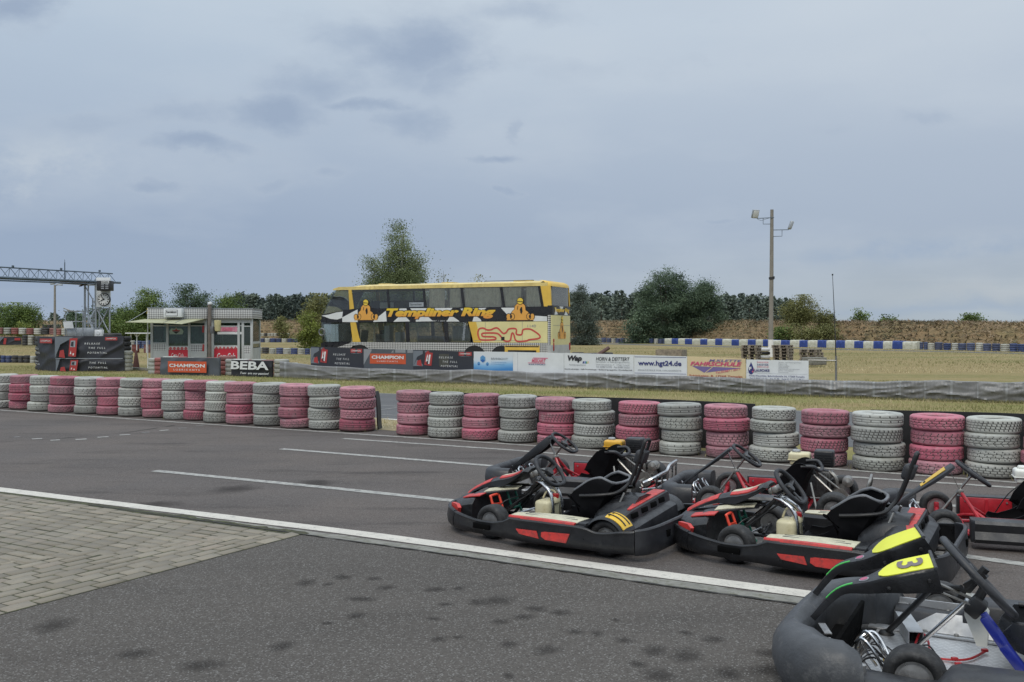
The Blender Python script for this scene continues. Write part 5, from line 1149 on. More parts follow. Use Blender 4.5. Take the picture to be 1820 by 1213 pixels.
GK = 'hire karts parked on the starting grid'
rental_kart('go_kart', 'black and red hire kart with yellow number sticker on its rear fender', (1.28, 7.24), 31.5, GK, number='11')
rental_kart('go_kart', 'black and red hire kart with raised head pad behind the yellow nosed kart', (3.022, 6.442), 31.0, GK, scars=True)
old_kart('go_kart', 'red framed kart with mustard yellow fuel tank behind the sticker kart', (1.282, 9.554), 23.0, GK, M['yellow_tank'], rear='rail', deep=2.4)
old_kart('go_kart', 'red framed kart with cream fuel tank and bent tube rear hoops', (2.912, 8.53), 23.0, GK, M['cream_tank'], rear='hoop')
old_kart('go_kart', 'red framed kart with yellow strip on its leaning panel at right edge', (4.482, 7.455), 20.0, GK, M['white_tank'], sticker=True, rear='rail', capmat=M['white_tank'])

# ---------------------------------------------------------------- the near kart with lemon yellow nose panels
def near_kart():
    R = kart_root('go_kart', 'near kart with lemon yellow nose panels, blue frame and bare metal floor', (2.896, 4.060), 29.0, GK)
    sp = M['scuffed_grey_plastic']; bp = M['black_plastic_dusty']
    # deep nose bumper
    plan = [(1.225, .70), (1.31, .73), (1.42, .725), (1.52, .675), (1.605, .575), (1.66, .43), (1.685, .25), (1.69, .03)]
    fullp = plan+[(x, -y+.06) for x, y in plan[-2::-1]]
    P = smooth_path([(x, y, 0) for x, y in fullp], 5); N = len(P); rings = []
    for i, p in enumerate(P):
        t = (P[min(i+1, N-1)]-P[max(i-1, 0)]).normalized(); n = Vector((-t.y, t.x, 0))
        if n.dot(p-Vector((1.2, 0, 0))) < 0: n = -n
        a = abs(p.y-.03); k = max(0, min(1, (a-.25)/.25)); k = k*k*(3-2*k); e = min(1, min(i, N-1-i)/4)
        d = lerp(.125, .205, k); zt = lerp(.262, .285, k)-.035*(1-e); zb = .045
        sh = [(-.02, zb), (.0, zb+.03), (.016, .13), (.012, .19), (-.008, zt-.045), (-.035, zt-.014), (-.075, zt), (-d*.6, zt+.002), (-d*.85, zt-.012), (-d, zt-.035), (-d-.012, zt-.08), (-d, zb+.02)]
        rings.append([p+n*(u_*(.75+.25*e))+Vector((0, 0, v_)) for u_, v_ in sh])
    mb = MB(); mb.loft(rings); mb.build('nose_bumper', sp, R, smooth=60)
    mb = MB(); mb.box((1.40, .05, .14), (.02, .80, .16), (0, -.12, 0), .004); mb.box((1.45, .05, .10), (.12, .60, .01)); mb.build('nose_void_shade', M['void_black'], R)  # slab blackened to stand for the unlit void behind the nose
    mb = MB(); mb.bar((1.30, .62, .20), (1.44, .35, .21), .03, .004); mb.bar((1.47, .16, .17), (1.53, .02, .175), .035, .005); mb.tube([(1.24, .60, .05), (1.24, .62, .20)], .014, 8); mb.build('nose_bracket', M['rim_grey'], R)
    mb = MB()
    for y in (.40, .28): mb.tube(smooth_path([(1.24, y-.04, .08), (1.30, y, .19), (1.27, y+.05, .26), (1.21, y+.06, .20), (1.16, y+.02, .08)], 5), .0075, 8)
    mb.tube(smooth_path([(1.38, .30, .10), (1.30, .33, .22), (1.24, .30, .25), (1.17, .34, .16), (1.14, .40, .07)], 5), .009, 8); mb.build('pedal', M['chrome'], R)
    # floor of tread plate
    mb = MB(); mb.box((.78, -.11, .055), (1.10, 1.02, .008)); fl = mb.build('floor_pan', M['tread_plate'], R)
    mb = MB(); mb.prism([(.30, .07), (1.46, .07), (1.46, .165), (1.40, .195), (.30, .20)], (0, -.60, 0), (1, 0, 0), (0, 0, 1), -.012); mb.prism([(.55, .0), (1.20, .0), (1.05, .16), (.72, .17)], (0, -.455, .07), (1, 0, 0), (0, .62, .78) if False else (0, -.35, .55), .006); mb.box((.9, -.45, .066), (.95, .07, .008)); mb.build('side_rail', M['alu_sheet'], R)
    mb = MB()
    for x in (1.15, 1.0, .80, .60): mb.lathe([(0, .012), (.010, .010), (.014, 0), (0, 0)], 10, Matrix.Translation((x, -.592, .15)) @ ROT('X', -90))
    for x in (1.1, .95, .75): mb.lathe([(0, .012), (.010, .010), (.014, 0), (0, 0)], 10, Matrix.Translation((x, -.45, .071)))
    mb.build('bolts', M['dull_steel'], R)
    # square tube across the floor, open end towards us
    a = Vector((1.115, -.20, .10)); b = Vector((1.235, -.585, .10)); d = (b-a).normalized(); sd_ = Vector((-d.y, d.x, 0)); up = Vector((0, 0, 1)); w = .036; t_ = .004
    rings = []
    for p in (a, b):
        o_ = [p+sd_*x+up*y for x, y in ((-w, -w), (w, -w), (w, w), (-w, w))]; i_ = [p+sd_*x+up*y for x, y in ((-w+t_, -w+t_), (w-t_, -w+t_), (w-t_, w-t_), (-w+t_, w-t_))]
        rings.append((o_, i_))
    mb = MB(); mb.loft([rings[0][0], rings[1][0]], caps=False); mb.loft([rings[0][1][::-1], rings[1][1][::-1]], caps=False)
    for k in range(4): mb.add([rings[0][0][k], rings[0][0][(k+1) % 4], rings[0][1][(k+1) % 4], rings[0][1][k]], [(0, 1, 2, 3)])
    mb.box(b+Vector((.01, -.01, .035)), (.10, .006, .07), None, .002); mb.build('box_tube', M['alu_sheet'], R, smooth=20)
    # front wheel and rear part
    wheel(R, (1.05, .46, .132), .132, .135, 1, rimR=.070, steer=3); wheel(R, (1.05, -.76, .132), .132, .135, -1, rimR=.070); wheel(R, (0, .52, .14), .14, .20, 1); wheel(R, (0, -.52, .14), .14, .20, -1)
    mb = MB(); mb.tube([(1.03, .10, .10), (1.05, .38, .12)], .009, 8); mb.tube([(1.20, .36, .12), (1.13, .06, .115)], .006, 8); mb.box((1.17, .30, .10), (.05, .10, .06), (0, 0, .2), .008); mb.box((1.235, .46, .07), (.10, .16, .012), (0, 0, .2), .004); mb.build('tie_rod', M['rim_grey'], R)
    mb = MB(); mb.box((1.18, .24, .105), (.05, .09, .018), (0, 0, .3), .006); mb.build('yellow_clip', M['sticker_yellow'], R)
    mb = MB(); rc = random.Random(9)
    for k in range(9):
        y0 = rc.uniform(.18, .42); mb.tube(smooth_path([(1.33, y0+.1, .09), (1.26, y0+.03, .16+rc.uniform(0, .08)), (1.20, y0-.03, .12+rc.uniform(0, .05)), (1.13, y0-.05, .085)], 4), .0035, 5)
    mb.tube(smooth_path([(1.12, -.10, .075), (1.05, -.06, .12), (1.0, .02, .10), (.95, .12, .07), (.85, .16, .065), (.74, .10, .075), (.62, .06, .065)], 6), .004, 6); mb.build('cables', M['black_paint'], R)
    mb = MB(); mb.tube(smooth_path([(1.12, -.163, .068), (1.10, -.25, .12), (1.06, -.196, .10), (1.028, -.063, .07), (.932, -.06, .068), (.863, -.115, .07), (.807, -.258, .072)], 6), .006, 6)
    for p in ((.93, -.06, .074), (.81, -.25, .078), (.91, -.0, .072)): mb.box(p, (.03, .02, .014), (0, 0, .6), .003)
    mb.build('red_cable', M['red_wire'], R)
    # supports
    mb = MB(); mb.tube([(1.275, -.35, .062), (1.04, -.14, .375), (.90, -.06, .415)], .0155, 10); mb.lathe([(.0, .0), (.04, .0), (.034, .012), (.018, .02), (0, .02)], 16, Matrix.Translation((1.275, -.35, .060))); mb.build('panel_strut', M['black_paint'], R)
    mb = MB(); mb.tube([(1.115, -.135, .07), (.87, -.015, .372)], .0125, 10); mb.build('steering_column', M['chrome'], R)
    mb = MB(); mb.bar((1.03, .08, .435), (.93, .05, .395), .03, .006); mb.bar((.93, .05, .395), (.80, .02, .345), .03, .006); mb.bar((1.06, -.05, .45), (.82, -.05, .36), .03, .006); mb.build('panel_bracket', M['dull_steel'], R)
    mb = MB(); mb.box((.835, 0, .352), (.09, .10, .07), (0, .9, 0), .012); mb.tube([(.84, 0, .36), (.80, 0, .44)], .022, 12); mb.bar((.89, -.17, .40), (.80, -.16, .47), .05, .03); mb.tube([(.92, -.16, .33), (.80, -.16, .50)], .02, 8); mb.build('column_clamp', M['black_paint'], R)
    for y in (.08,):
        mb = MB(); mb.tube(smooth_path([(.80, y, .345), (.735, y+.005, .26), (.66, y+.012, .14), (.60, y+.02, .07)], 5), [.017]*16, 8)
        mb.bar((.80, y, .33), (.71, y+.005, .20), .038, .042, bev=.010); mb.bar((.72, y+.005, .215), (.61, y+.015, .075), .042, .048, bev=.010); mb.build('blue_upright', M['blue_paint'], R)
    mb = MB(); mb.prism([(.835, .15), (.79, .15), (.785, .30), (.835, .37), (.885, .375), (.889, .29)], (0, -.06, 0), (1, 0, 0), (0, 0, 1), -.10); mb.build('fuel_tank', M['white_tank'], R, smooth=30)
    steering_wheel(R, (.822, -.02, .482), (.69, 0, .724), .222, r=.0185, mat=M['black_plastic_dusty'], turn=9.5)
    # two nose panel wings
    def wing(tip, badge, inner, outer, sgn, num):
        """tip on the bumper notch; inner/outer ends of the flat upper edge; side walls hang below"""
        tip, badge, inner, outer = map(Vector, (tip, badge, inner, outer)); lat = (outer-inner); L = lat.length; lat.normalize(); top_c = (inner+outer)/2
        C = smooth_path([tip, lerp(tip, badge, .45)+Vector((0, 0, .052)), badge, lerp(badge, top_c, .45)+Vector((0, 0, .012)), top_c], 6); n = len(C)
        lat0 = Vector((0, 1 if sgn > 0 else 1, 0))
        if lat.dot(lat0) < 0: lat = -lat
        rings = []; tops = []
        for i, c in enumerate(C):
            s = i/(n-1); l = (lat0*(1-s)+lat*s).normalized(); t = (C[min(i+1, n-1)]-C[max(i-1, 0)]).normalized(); up = l.cross(t).normalized()
            if up.z < 0: up = -up
            w = interp(s, [(0, .028), (.12, .034), (.35, .036), (.5, .052), (.75, .088), (1, L/2)]); dp = interp(s, [(0, .03), (.3, .035), (.55, .065), (1, .125)])
            rings.append([c-l*(w*1.02)-up*dp, c-l*w-up*.012, c-l*w*.88, c, c+l*w*.88, c+l*w-up*.012, c+l*(w*1.02)-up*dp, c-up*(dp*.85)]); tops.append((c, l, up, w, t))
        mb = MB(); mb.loft(rings); o = mb.build('nose_panel', M['black_plastic'], R, smooth=50)
        k0 = next(i for i in range(n) if i/(n-1) >= .55); yl = []
        for j, i in enumerate(range(k0, n)):
            c, l, up, w, t = tops[i]; q = w*.82*math.sqrt(max(0, 1-(1-min(1, (j+.15)/3.0))**2)); yl.append([c-l*q+up*.004, c+up*.005, c+l*q+up*.004, c+l*q-up*.003, c-l*q-up*.003])
        mb = MB(); mb.loft(yl); mb.build('yellow_decal', M['lemon'], o, smooth=50)
        mb = MB(); g = [(tops[i][0]+tops[i][1]*(tops[i][3]*.55*1)+tops[i][2]*.0035) for i in range(int(n*.18), int(n*.42))]
        mb.loft([[p-tops[10][1]*.007, p+tops[10][1]*.007, p+tops[10][1]*.007-Vector((0, 0, .005)), p-tops[10][1]*.007-Vector((0, 0, .005))] for p in g]); mb.build('green_stripe', M['fluoro_green'], o, smooth=0)
        c, l, up, w, t = tops[int(n*.47)]
        for nm, rad, hgt, mat in (('badge_ring', .024, .004, M['ink_ltgrey']), ('badge', .019, .006, M['pink_badge'])):
            mb = MB(); mb.prism([(rad*math.cos(a*PI/8)*.85, rad*math.sin(a*PI/8)*1.0) for a in range(16)], c+up*hgt, l, t if l.cross(t).dot(up) > 0 else -t, .004); mb.build(nm, mat, o, smooth=0)
        mb = MB(); e = tops[-1]; mb.tube([e[0]-e[1]*(L*.53)+e[2]*.004, e[0]+e[1]*(L*.53)+e[2]*.004], .0085, 8); mb.build('edge_trim', M['scuffed_grey_plastic'], o)
        if num:
            c, l, up, w, t = tops[int(n*.80)]; l2 = -l if (-l).cross(t).dot(up) > 0 else l
            # digit stands with its top towards the kart's nose edge of the panel
            u_ = t; v_ = l if t.cross(l).dot(up) > 0 else -l
            mb = MB(); mb.text(num, c-u_*.062-v_*.055+up*.006, u_*1.0, v_, None, None) if False else mb.text(num, c-l*(.042 if l.y > 0 else -.042)-t*.060+up*.0065, l if l.y > 0 else -l, t, .080, .120, 0, .025) if t.cross(l).z < 0 or True else None; mb.build('numeral', M['numeral_grey'], o, smooth=0)
        mb = MB()
        for i in (int(n*.62), int(n*.9)):
            c, l, up, w, t = tops[i]; p = c+l*(w*1.03)-up*.05; mb.lathe([(0, .008), (.008, .006), (.010, 0), (0, 0)], 10, Matrix.Translation(p) @ l.to_track_quat('Z', 'Y').to_matrix().to_4x4())
        mb.build('rivet', M['dark_metal'], o)
    wing((1.550, .165, .252), (1.283, .155, .463), (1.028, .035, .588), (.988, .185, .548), 1, '3')
    wing((1.617, -.215, .270), (1.360, -.205, .484), (1.069, -.10, .630), (1.118, -.225, .658), -1, None)
    mb = MB(); mb.bar((1.10, .03, .45), (1.10, -.14, .50), .10, .01); mb.tube(smooth_path([(1.24, -.02, .44), (1.20, -.06, .475), (1.15, -.05, .46), (1.16, .0, .42)], 5), .004, 6); mb.build('panel_bridge', M['black_paint'], R)
    # side pods
    for s in (1, -1):
        rings = []
        for x, zt_ in ((1.255, .165), (1.20, .165), (1.02, .158), (.95, .166), (.90, .222), (.86, .238), (.60, .245), (.30, .245), (.22, .22)):
            rings.append([(x, s*.49, .05), (x, s*.68, .05), (x, s*.70, .09), (x, s*.69, zt_-.03), (x, s*.665, zt_-.004), (x, s*.60, zt_), (x, s*(.55 if x > .93 else .50), zt_-.004), (x, s*(.535 if x > .93 else .485), zt_-.02)])
        if s < 0: rings = [r[::-1] for r in rings]
        mb = MB(); mb.loft(rings); mb.build('side_pod', bp, R, smooth=45)
    # seat
    st_ = shell_seat(R, [(.80, .22), (.72, .16), (.58, .12), (.45, .12), (.36, .19), (.30, .31), (.24, .43), (.20, .52)], [.18, .195, .21, .215, .215, .21, .20, .18], [.10, .17, .24, .28, .28, .22, .15, .08], M['seat_gloss'], rim=M['black_plastic_dusty'], rim_from=0.); st_.location = (-.05, -.17, 0); [setattr(o_, 'location', (-.05, -.17, 0)) for o_ in R.children if o_.name.startswith('seat_rim')]
    return R
M['numeral_grey'] = pm('numeral_grey', (.16, .13, .13), .45, var=.1)
M['seat_gloss'] = pm('seat_gloss', (.022, .024, .028), .25, var=.3)
M['alu_sheet'] = pm('alu_sheet', (.50, .51, .52), .55, metal=.75, var=.16, scale=5, col2=(.42, .42, .42), amt=.36, c2scale=9, rvar=.14)
def tread_plate():
    m, t, b = new_mat('tread_plate'); tc = t.new('ShaderNodeTexCoord').outputs['Object']
    def bars(rot):
        mp = t.new('ShaderNodeMapping'); t.link(tc, mp.inputs['Vector']); mp.inputs['Rotation'].default_value = (0, 0, math.radians(rot)); mp.inputs['Scale'].default_value = (28, 28, 1)
        sx = t.new('ShaderNodeSeparateXYZ'); t.link(mp.outputs[0], sx.inputs[0])
        fx = t.math('ABSOLUTE', t.math('SUBTRACT', t.math('FRACT', sx.outputs[0]), .5)); fy = t.math('ABSOLUTE', t.math('SUBTRACT', t.math('FRACT', sx.outputs[1]), .5))
        par = t.math('MODULO', t.math('ABSOLUTE', t.math('ADD', t.math('FLOOR', sx.outputs[0]), t.math('FLOOR', sx.outputs[1]))), 2.)
        return fx, fy, par
    fx, fy, par = bars(45)
    k1 = t.math('MULTIPLY', t.math('LESS_THAN', fx, .11), t.math('LESS_THAN', fy, .44)); k2 = t.math('MULTIPLY', t.math('LESS_THAN', fy, .11), t.math('LESS_THAN', fx, .44))
    hgt = t.math('ADD', t.math('MULTIPLY', k1, par), t.math('MULTIPLY', k2, t.math('SUBTRACT', 1., par)))
    c = t.ramp(t.noise(tc, 6, 6, .7), [(.3, (.46, .46, .46)), (.7, (.66, .66, .66))]); c = t.mix(t.math('MULTIPLY', hgt, .55), c, (.80, .80, .80)); t.link(c, b.inputs['Base Color'])
    b.inputs['Metallic'].default_value = .85; b.inputs['Roughness'].default_value = .44
    bn = t.new('ShaderNodeBump', i_Strength=.9, i_Distance=.004); t.link(hgt, bn.inputs['Height']); t.link(bn.outputs[0], b.inputs['Normal']); return m
M['tread_plate'] = tread_plate()
near_kart()
# ================================================================ double-deck coach (local: x forward, y left = towards us)
def bus():
    yaw = 23.7; Fd = Vector((-math.cos(math.radians(yaw)), math.sin(math.radians(yaw)), 0))
    R = thing('coach', 'yellow and black double-deck coach with checkered bands and a red circuit outline', 'coach', (1.75, 42.7, 0), PI-math.radians(yaw))
    # local y=+1.25 plane passes through the fitted corner, so centre the body at y=0 -> shift parts by +0
    YS = 1.25; X0, X1 = -.5, 11.45
    ycol = pm('coach_yellow', (.66, .43, .07), .42, var=.14, scale=1.2, col2=(.50, .36, .12), amt=.3, c2scale=3); pale = pm('coach_pale_yellow', (.66, .60, .30), .45, var=.1, scale=1.1, col2=(.52, .48, .28), amt=.3, c2scale=3)
    roofm = pm('coach_roof', (.66, .52, .20), .5, var=.18, scale=1.5, col2=(.40, .30, .12), amt=.38, c2scale=4)
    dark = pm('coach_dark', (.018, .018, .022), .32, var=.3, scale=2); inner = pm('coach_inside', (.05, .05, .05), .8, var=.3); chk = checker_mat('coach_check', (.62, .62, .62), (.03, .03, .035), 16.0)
    # everything in the fit lives on y=1.25; body spans y -1.25..1.25
    def fx(zv):   # slanted front
        return interp(zv, [(.3, 11.38), (2.1, 11.45), (2.5, 11.36), (3.55, 10.80), (3.72, 10.45), (3.95, 9.7)])
    def side(poly, mat, name, y=YS, th=.04, par=None, s=1):
        mb = MB(); mb.prism(poly, (0, y, 0), (1, 0, 0), (0, 0, 1), -th if y > 0 else th); return mb.build(name, mat, par or R, smooth=0)
    # near and far side walls as bands, leaving real window openings
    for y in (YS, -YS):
        t_ = .05
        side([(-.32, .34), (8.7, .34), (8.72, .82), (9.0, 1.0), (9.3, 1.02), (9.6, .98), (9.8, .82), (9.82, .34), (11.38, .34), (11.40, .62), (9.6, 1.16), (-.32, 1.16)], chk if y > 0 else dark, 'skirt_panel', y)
        side([(11.41, .62), (11.43, 1.0), (11.42, 1.10), (9.6, 1.162)], dark, 'lower_sill', y)
        side([(-.32, 2.085), (11.45, 2.085), (11.45, 2.14), (11.36, 2.48), (9.5, 2.735), (-.32, 2.735)], dark, 'middle_band', y)
        side([(-.32, 3.63), (10.76, 3.63), (10.72, 3.70), (10.4, 3.78), (-.32, 3.78)], roofm, 'roof_edge', y)
        # upper pillars
        for xt, xb, w in ((7.755, 7.66, .09), (5.835, 5.74, .09), (3.888, 3.76, .09), (1.932, 1.79, .09), (.115, -.05, .10)):
            side([(xt-w, 3.632), (xt+w*.3, 3.632), (xb+w*.3, 2.733), (xb-w, 2.733)], dark, 'window_pillar', y)
        side([(9.86, 3.632), (9.70, 3.632), (9.56, 2.733), (9.80, 2.70)], ycol, 'yellow_pillar', y+.002*(1 if y > 0 else -1))
        # lower pillars
        for xa, w in ((9.30, .06), (6.62, .09), (4.6, .10)): side([(xa-w, 1.16), (xa+w, 1.16), (xa+w*1.6, 2.086), (xa-w*.4, 2.086)], dark, 'window_pillar', y-.001)
        side([(9.58, 2.087), (9.98, 2.087), (9.86, 1.158), (9.36, 1.158)] if False else [(9.20, 1.158), (9.62, 1.158), (9.76, 2.087), (9.46, 2.087)], ycol, 'yellow_pillar', y+.002*(1 if y > 0 else -1))
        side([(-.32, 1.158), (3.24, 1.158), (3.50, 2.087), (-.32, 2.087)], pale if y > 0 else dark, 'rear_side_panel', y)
        side([(2.86, 1.16), (3.245, 1.16), (3.505, 2.086), (3.12, 2.086)], ycol, 'yellow_wedge', y+.003*(1 if y > 0 else -1), th=.01)
        side([(-.32, 2.736), (-.06, 2.736), (.10, 3.63), (-.32, 3.63)], ycol, 'rear_quarter', y)
    # rear: rounded corner strips, rear wall with window, plate band
    def rear_ring(zv, ins=0): 
        pts = []
        for k in range(7):
            a = k/6*PI/2; pts.append((-.32-.18*math.sin(a), YS-.20+.20*math.cos(a)-ins, zv))
        return pts+[(x, -y, zv) for x, y, z in pts[::-1]]
    def rear_shell(z0, z1, mat, name, a=None, b=None, lean=.0):
        r0 = rear_ring(z0); r1 = [(x+lean, y, z) for x, y, z in rear_ring(z1)]
        r0 = r0[a:b]; r1 = r1[a:b]
        i0 = [(x+.04, y*.97, z) for x, y, z in r0]; i1 = [(x+.04, y*.97, z) for x, y, z in r1]
        mb = MB(); mb.loft([list(q) for q in zip(*[r0, r1, i1, i0])], caps=True); return mb.build(name, mat, R, smooth=40)
    yzc = checker_mat('coach_check_rear', (.70, .70, .70), (.03, .03, .035), 13.0, plane='YZ')
    rear_shell(.35, 1.06, pm('coach_grey', (.42, .43, .43), .5, var=.15, scale=3), 'rear_skirt')
    rear_shell(1.06, 2.36, pale, 'rear_panel', 3, 11); rear_shell(1.06, 2.36, chk, 'rear_corner', 0, 4); rear_shell(1.06, 2.36, chk, 'rear_corner', 10, 14)
    rear_shell(2.36, 2.78, dark, 'rear_band'); rear_shell(2.78, 3.63, ycol, 'rear_corner', 0, 5, .05); rear_shell(2.78, 3.63, ycol, 'rear_corner', 9, 14, .05)
    mb = MB(); mb.box((-.425, 0, 3.2), (.02, 2.0, .86)); mb.build('rear_window', M['coach_glass_rear'], R)
    mb = MB()
    for k in range(16): mb.lathe([(.045, 2.85), (.05, 3.2), (.045, 3.58)], 8, Matrix.Translation((-.37, -.95+k*.127, 0)))
    mb.build('curtain', M['curtain'], R)
    rl = []
    for zv, k in ((3.62, 0), (3.72, .02), (3.80, .10), (3.86, .25), (3.89, .45)): rl.append([(x+k*.9+.05, y*(1-k*.16), zv) for x, y, z in rear_ring(zv)])
    mb = MB(); mb.loft(rl, caps=False, closed=False); mb.build('rear_dome', ycol, R, smooth=60)
    # small marks around the rear
    mb = MB(); mb.box((-.44, .93, .98), (.06, .34, .0) if False else (.07, .26, .34), (0, 0, .7), .02); mb.box((-.44, .93, 1.25), (.07, .26, .16), (0, 0, .7), .02); mb.build('tail_lamp', pm('lamp_red', (.30, .02, .02), .25, var=.1), R)
    mb = MB(); mb.box((-.44, -.93, .98), (.07, .26, .34), (0, 0, -.7), .02); mb.build('tail_lamp', M['lamp_red_'] if False else bpy.data.materials['lamp_red'], R)
    # roof: gently crowned, with hatches
    rings = []
    for i in range(25):
        x = lerp(.0, 10.35, i/24); e = max(0, (x-9.2)/1.15); drop = .16*e*e; ring = []
        for k in range(13):
            a = lerp(-1, 1, k/12); ring.append((x, a*(YS+.003)*(1 if abs(a) < .99 else 1), 3.775+(.125*(1-abs(a)**3.2))-drop+.006*math.sin(x*2.3+a*3)))
        rings.append(ring)
    mb = MB(); mb.loft(rings, caps=False, closed=False); rf = mb.build('roof', roofm, R, smooth=60)
    for x in (1.2, 5.0, 8.4):
        mb = MB(); mb.box((x, .1, 3.915), (.9 if x < 2 else .6, .7, .05), None, .015); mb.build('roof_hatch', roofm, rf)
    mb = MB(); mb.tube([(.6, .62, 3.88), (.6, .60, 3.93), (3.0, .6, 3.93), (3.0, .62, 3.88)], .012, 6); mb.build('roof_rail', dark, rf)
    # front: windscreens, nose
    def front(z0, z1, mat, name, y=1.22, th=.03):
        mb = MB(); rings = []
        for k in range(9):
            a = lerp(-1, 1, k/8); bow = .16*(1-a*a); rings.append([(fx(z0)+bow-.06, a*y, z0), (fx(z1)+bow-.06, a*y, z1), (fx(z1)+bow-.06-th, a*y, z1), (fx(z0)+bow-.06-th, a*y, z0)])
        mb.loft(rings); return mb.build(name, mat, R, smooth=50)
    front(2.5, 3.62, M['coach_glass'], 'windscreen'); front(1.15, 2.08, M['coach_glass'], 'windscreen'); front(2.08, 2.5, dark, 'front_band'); front(.35, 1.15, dark, 'front_panel'); front(3.62, 3.78, roofm, 'front_cap')
    mb = MB(); mb.lathe([(.16, -.03), (.20, 0), (.16, .03), (.12, 0)], 24, Matrix.Translation((11.3, 1.36, 1.62)) @ ROT('X', 90), closed=True); mb.tube([(11.3, 1.2, 1.45), (11.3, 1.36, 1.45)], .02); mb.build('mirror', M['seat_grey'], R)
    mb = MB(); mb.box((11.38, .9, .8), (.12, .4, .22), None, .04); mb.build('headlight', M['pvc_white'], R)
    # floors, ceilings, seats, curtains inside
    mb = MB(); mb.box((5.4, 0, .72), (11.6, 2.38, .05)); mb.build('lower_floor', inner, R)
    mb = MB(); mb.box((5.3, 0, 2.40), (11.3, 2.38, .10)); mb.build('upper_floor', inner, R)
    mb = MB(); mb.box((5.0, 0, 3.72), (10.2, 2.36, .03)); mb.build('ceiling', M['seat_grey'], R)
    mb = MB(); mb.box((3.2, -.0, 1.4), (.06, 2.36, 1.36)); mb.build('bulkhead', inner, R)
    def glass(poly, y, mat, name='window'):
        mb = MB(); mb.prism(poly, (0, y-.02 if y > 0 else y+.02, 0), (1, 0, 0), (0, 0, 1), -.008 if y > 0 else .008); return mb.build(name, mat, R, smooth=0)
    up = [(10.62, 9.86, 11.3, 9.70), (9.70, 7.79, 9.56, 7.70), (7.66, 5.87, 7.57, 5.78), (5.74, 3.92, 5.65, 3.80), (3.80, 1.97, 3.68, 1.83), (1.84, .14, 1.70, -.03)]
    for y in (YS, -YS):
        for i, (a, b, c, d) in enumerate(up):
            poly = [(a, 3.625), (b, 3.625), (d, 2.74), (c, 2.74 if i else 2.50)] if i else [(10.70, 3.625), (9.80, 3.625), (9.70, 2.72), (11.30, 2.50)]
            g = glass(poly, y, M['coach_glass'] if i in (0, 1, 2) else M['coach_glass_dusty'])
        for a, b in ((11.40, 9.74), (9.20, 6.72), (6.52, 4.72), (4.5, 3.4)):
            glass([(a, 1.165), (b, 1.165), (b+(.16 if b < 9.5 else 0), 2.08), (a+(.1 if a < 11 else .03), 2.08)], y, M['coach_glass'])
        side([(9.0, 3.632), (10.78, 3.632), (10.66, 3.58), (9.0, 3.58)], dark, 'window_frame', y-.0) if False else None
    def curtain(x0, x1, z0, z1, y, mat, amp=.025, k=9):
        mb = MB(); n = max(6, int((x1-x0)*k*4)); rg = []
        for i in range(n+1):
            x = lerp(x0, x1, i/n); yy = y+amp*math.sin(x*k*PI+2*math.sin(x*3.1))+.012*math.sin(x*23); rg.append([(x, yy, z0), (x, yy-.012, z0), (x, yy-.012, z1), (x, yy, z1)])
        mb.loft(rg); mb.build('curtain', mat, R, smooth=60)
    for (x0, x1) in ((.0, .75), (.95, 1.85), (1.95, 3.75), (3.95, 4.5), (4.75, 5.55)): curtain(x0, x1, 2.62, 3.60, 1.165, M['curtain'])
    for (x0, x1) in ((.0, 3.6), (4.2, 5.6)): curtain(x0, x1, 2.62, 3.60, -1.08, M['curtain'])
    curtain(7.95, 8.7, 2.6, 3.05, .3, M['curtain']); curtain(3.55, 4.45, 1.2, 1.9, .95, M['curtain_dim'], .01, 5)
    for k in range(9):
        x = 5.2+k*.62 if k < 8 else 10.2
        mb = MB(); mb.box((x, -.65, 2.80), (.12, .9, .72), (0, -.15, 0), .05); mb.box((x+.2, -.65, 2.58), (.42, .9, .14), None, .04); mb.build('passenger_seat', M['seat_cloth'], R)
    for x, y in ((8.6, .2), (9.4, .6), (10.4, .5)):
        mb = MB(); mb.box((x, y, 1.35), (.14, .5, .75), (0, -.15, 0), .05); mb.build('passenger_seat', M['seat_cloth'], R)
    for x, z_, w, h, m_ in ((8.05, 1.55, .28, .75, M['pvc_white']), (7.45, 1.38, .30, .48, M['pvc_white']), (8.55, 1.35, .26, .36, M['seat_grey']), (6.0, 1.3, .8, .3, M['seat_grey']), (5.1, 1.3, .6, .25, M['seat_grey'])):
        mb = MB(); mb.box((x, .55, z_), (w, .4, h), None, .02); mb.build('cupboard', m_, R)
    # ---- lettering and pictures on the near side
    YL = YS+.006; u = Vector((-1, 0, 0)); v = Vector((0, 0, 1))
    gm, t, b = new_mat('coach_letter'); tcx = t.new('ShaderNodeTexCoord').outputs['Object']; s_ = t.new('ShaderNodeSeparateXYZ'); t.link(tcx, s_.inputs[0])
    t.link(t.ramp(t.math('SUBTRACT', s_.outputs[2], 2.0), [(.18, (.62, .22, .06)), (.42, (.68, .36, .05)), (.68, (.72, .52, .04))]), b.inputs['Base Color']); b.inputs['Roughness'].default_value = .45
    def lab(body, xl, zb, w, h, mat, shear=.22, bold=.05, y=YL, name='lettering', rx=None):
        mb = MB(); mb.text(body, (xl, y, zb), u, v, w, h, shear, bold); return mb.build(name, mat, R, smooth=0)
    # white torn flag patches on the dark band
    mb = MB()
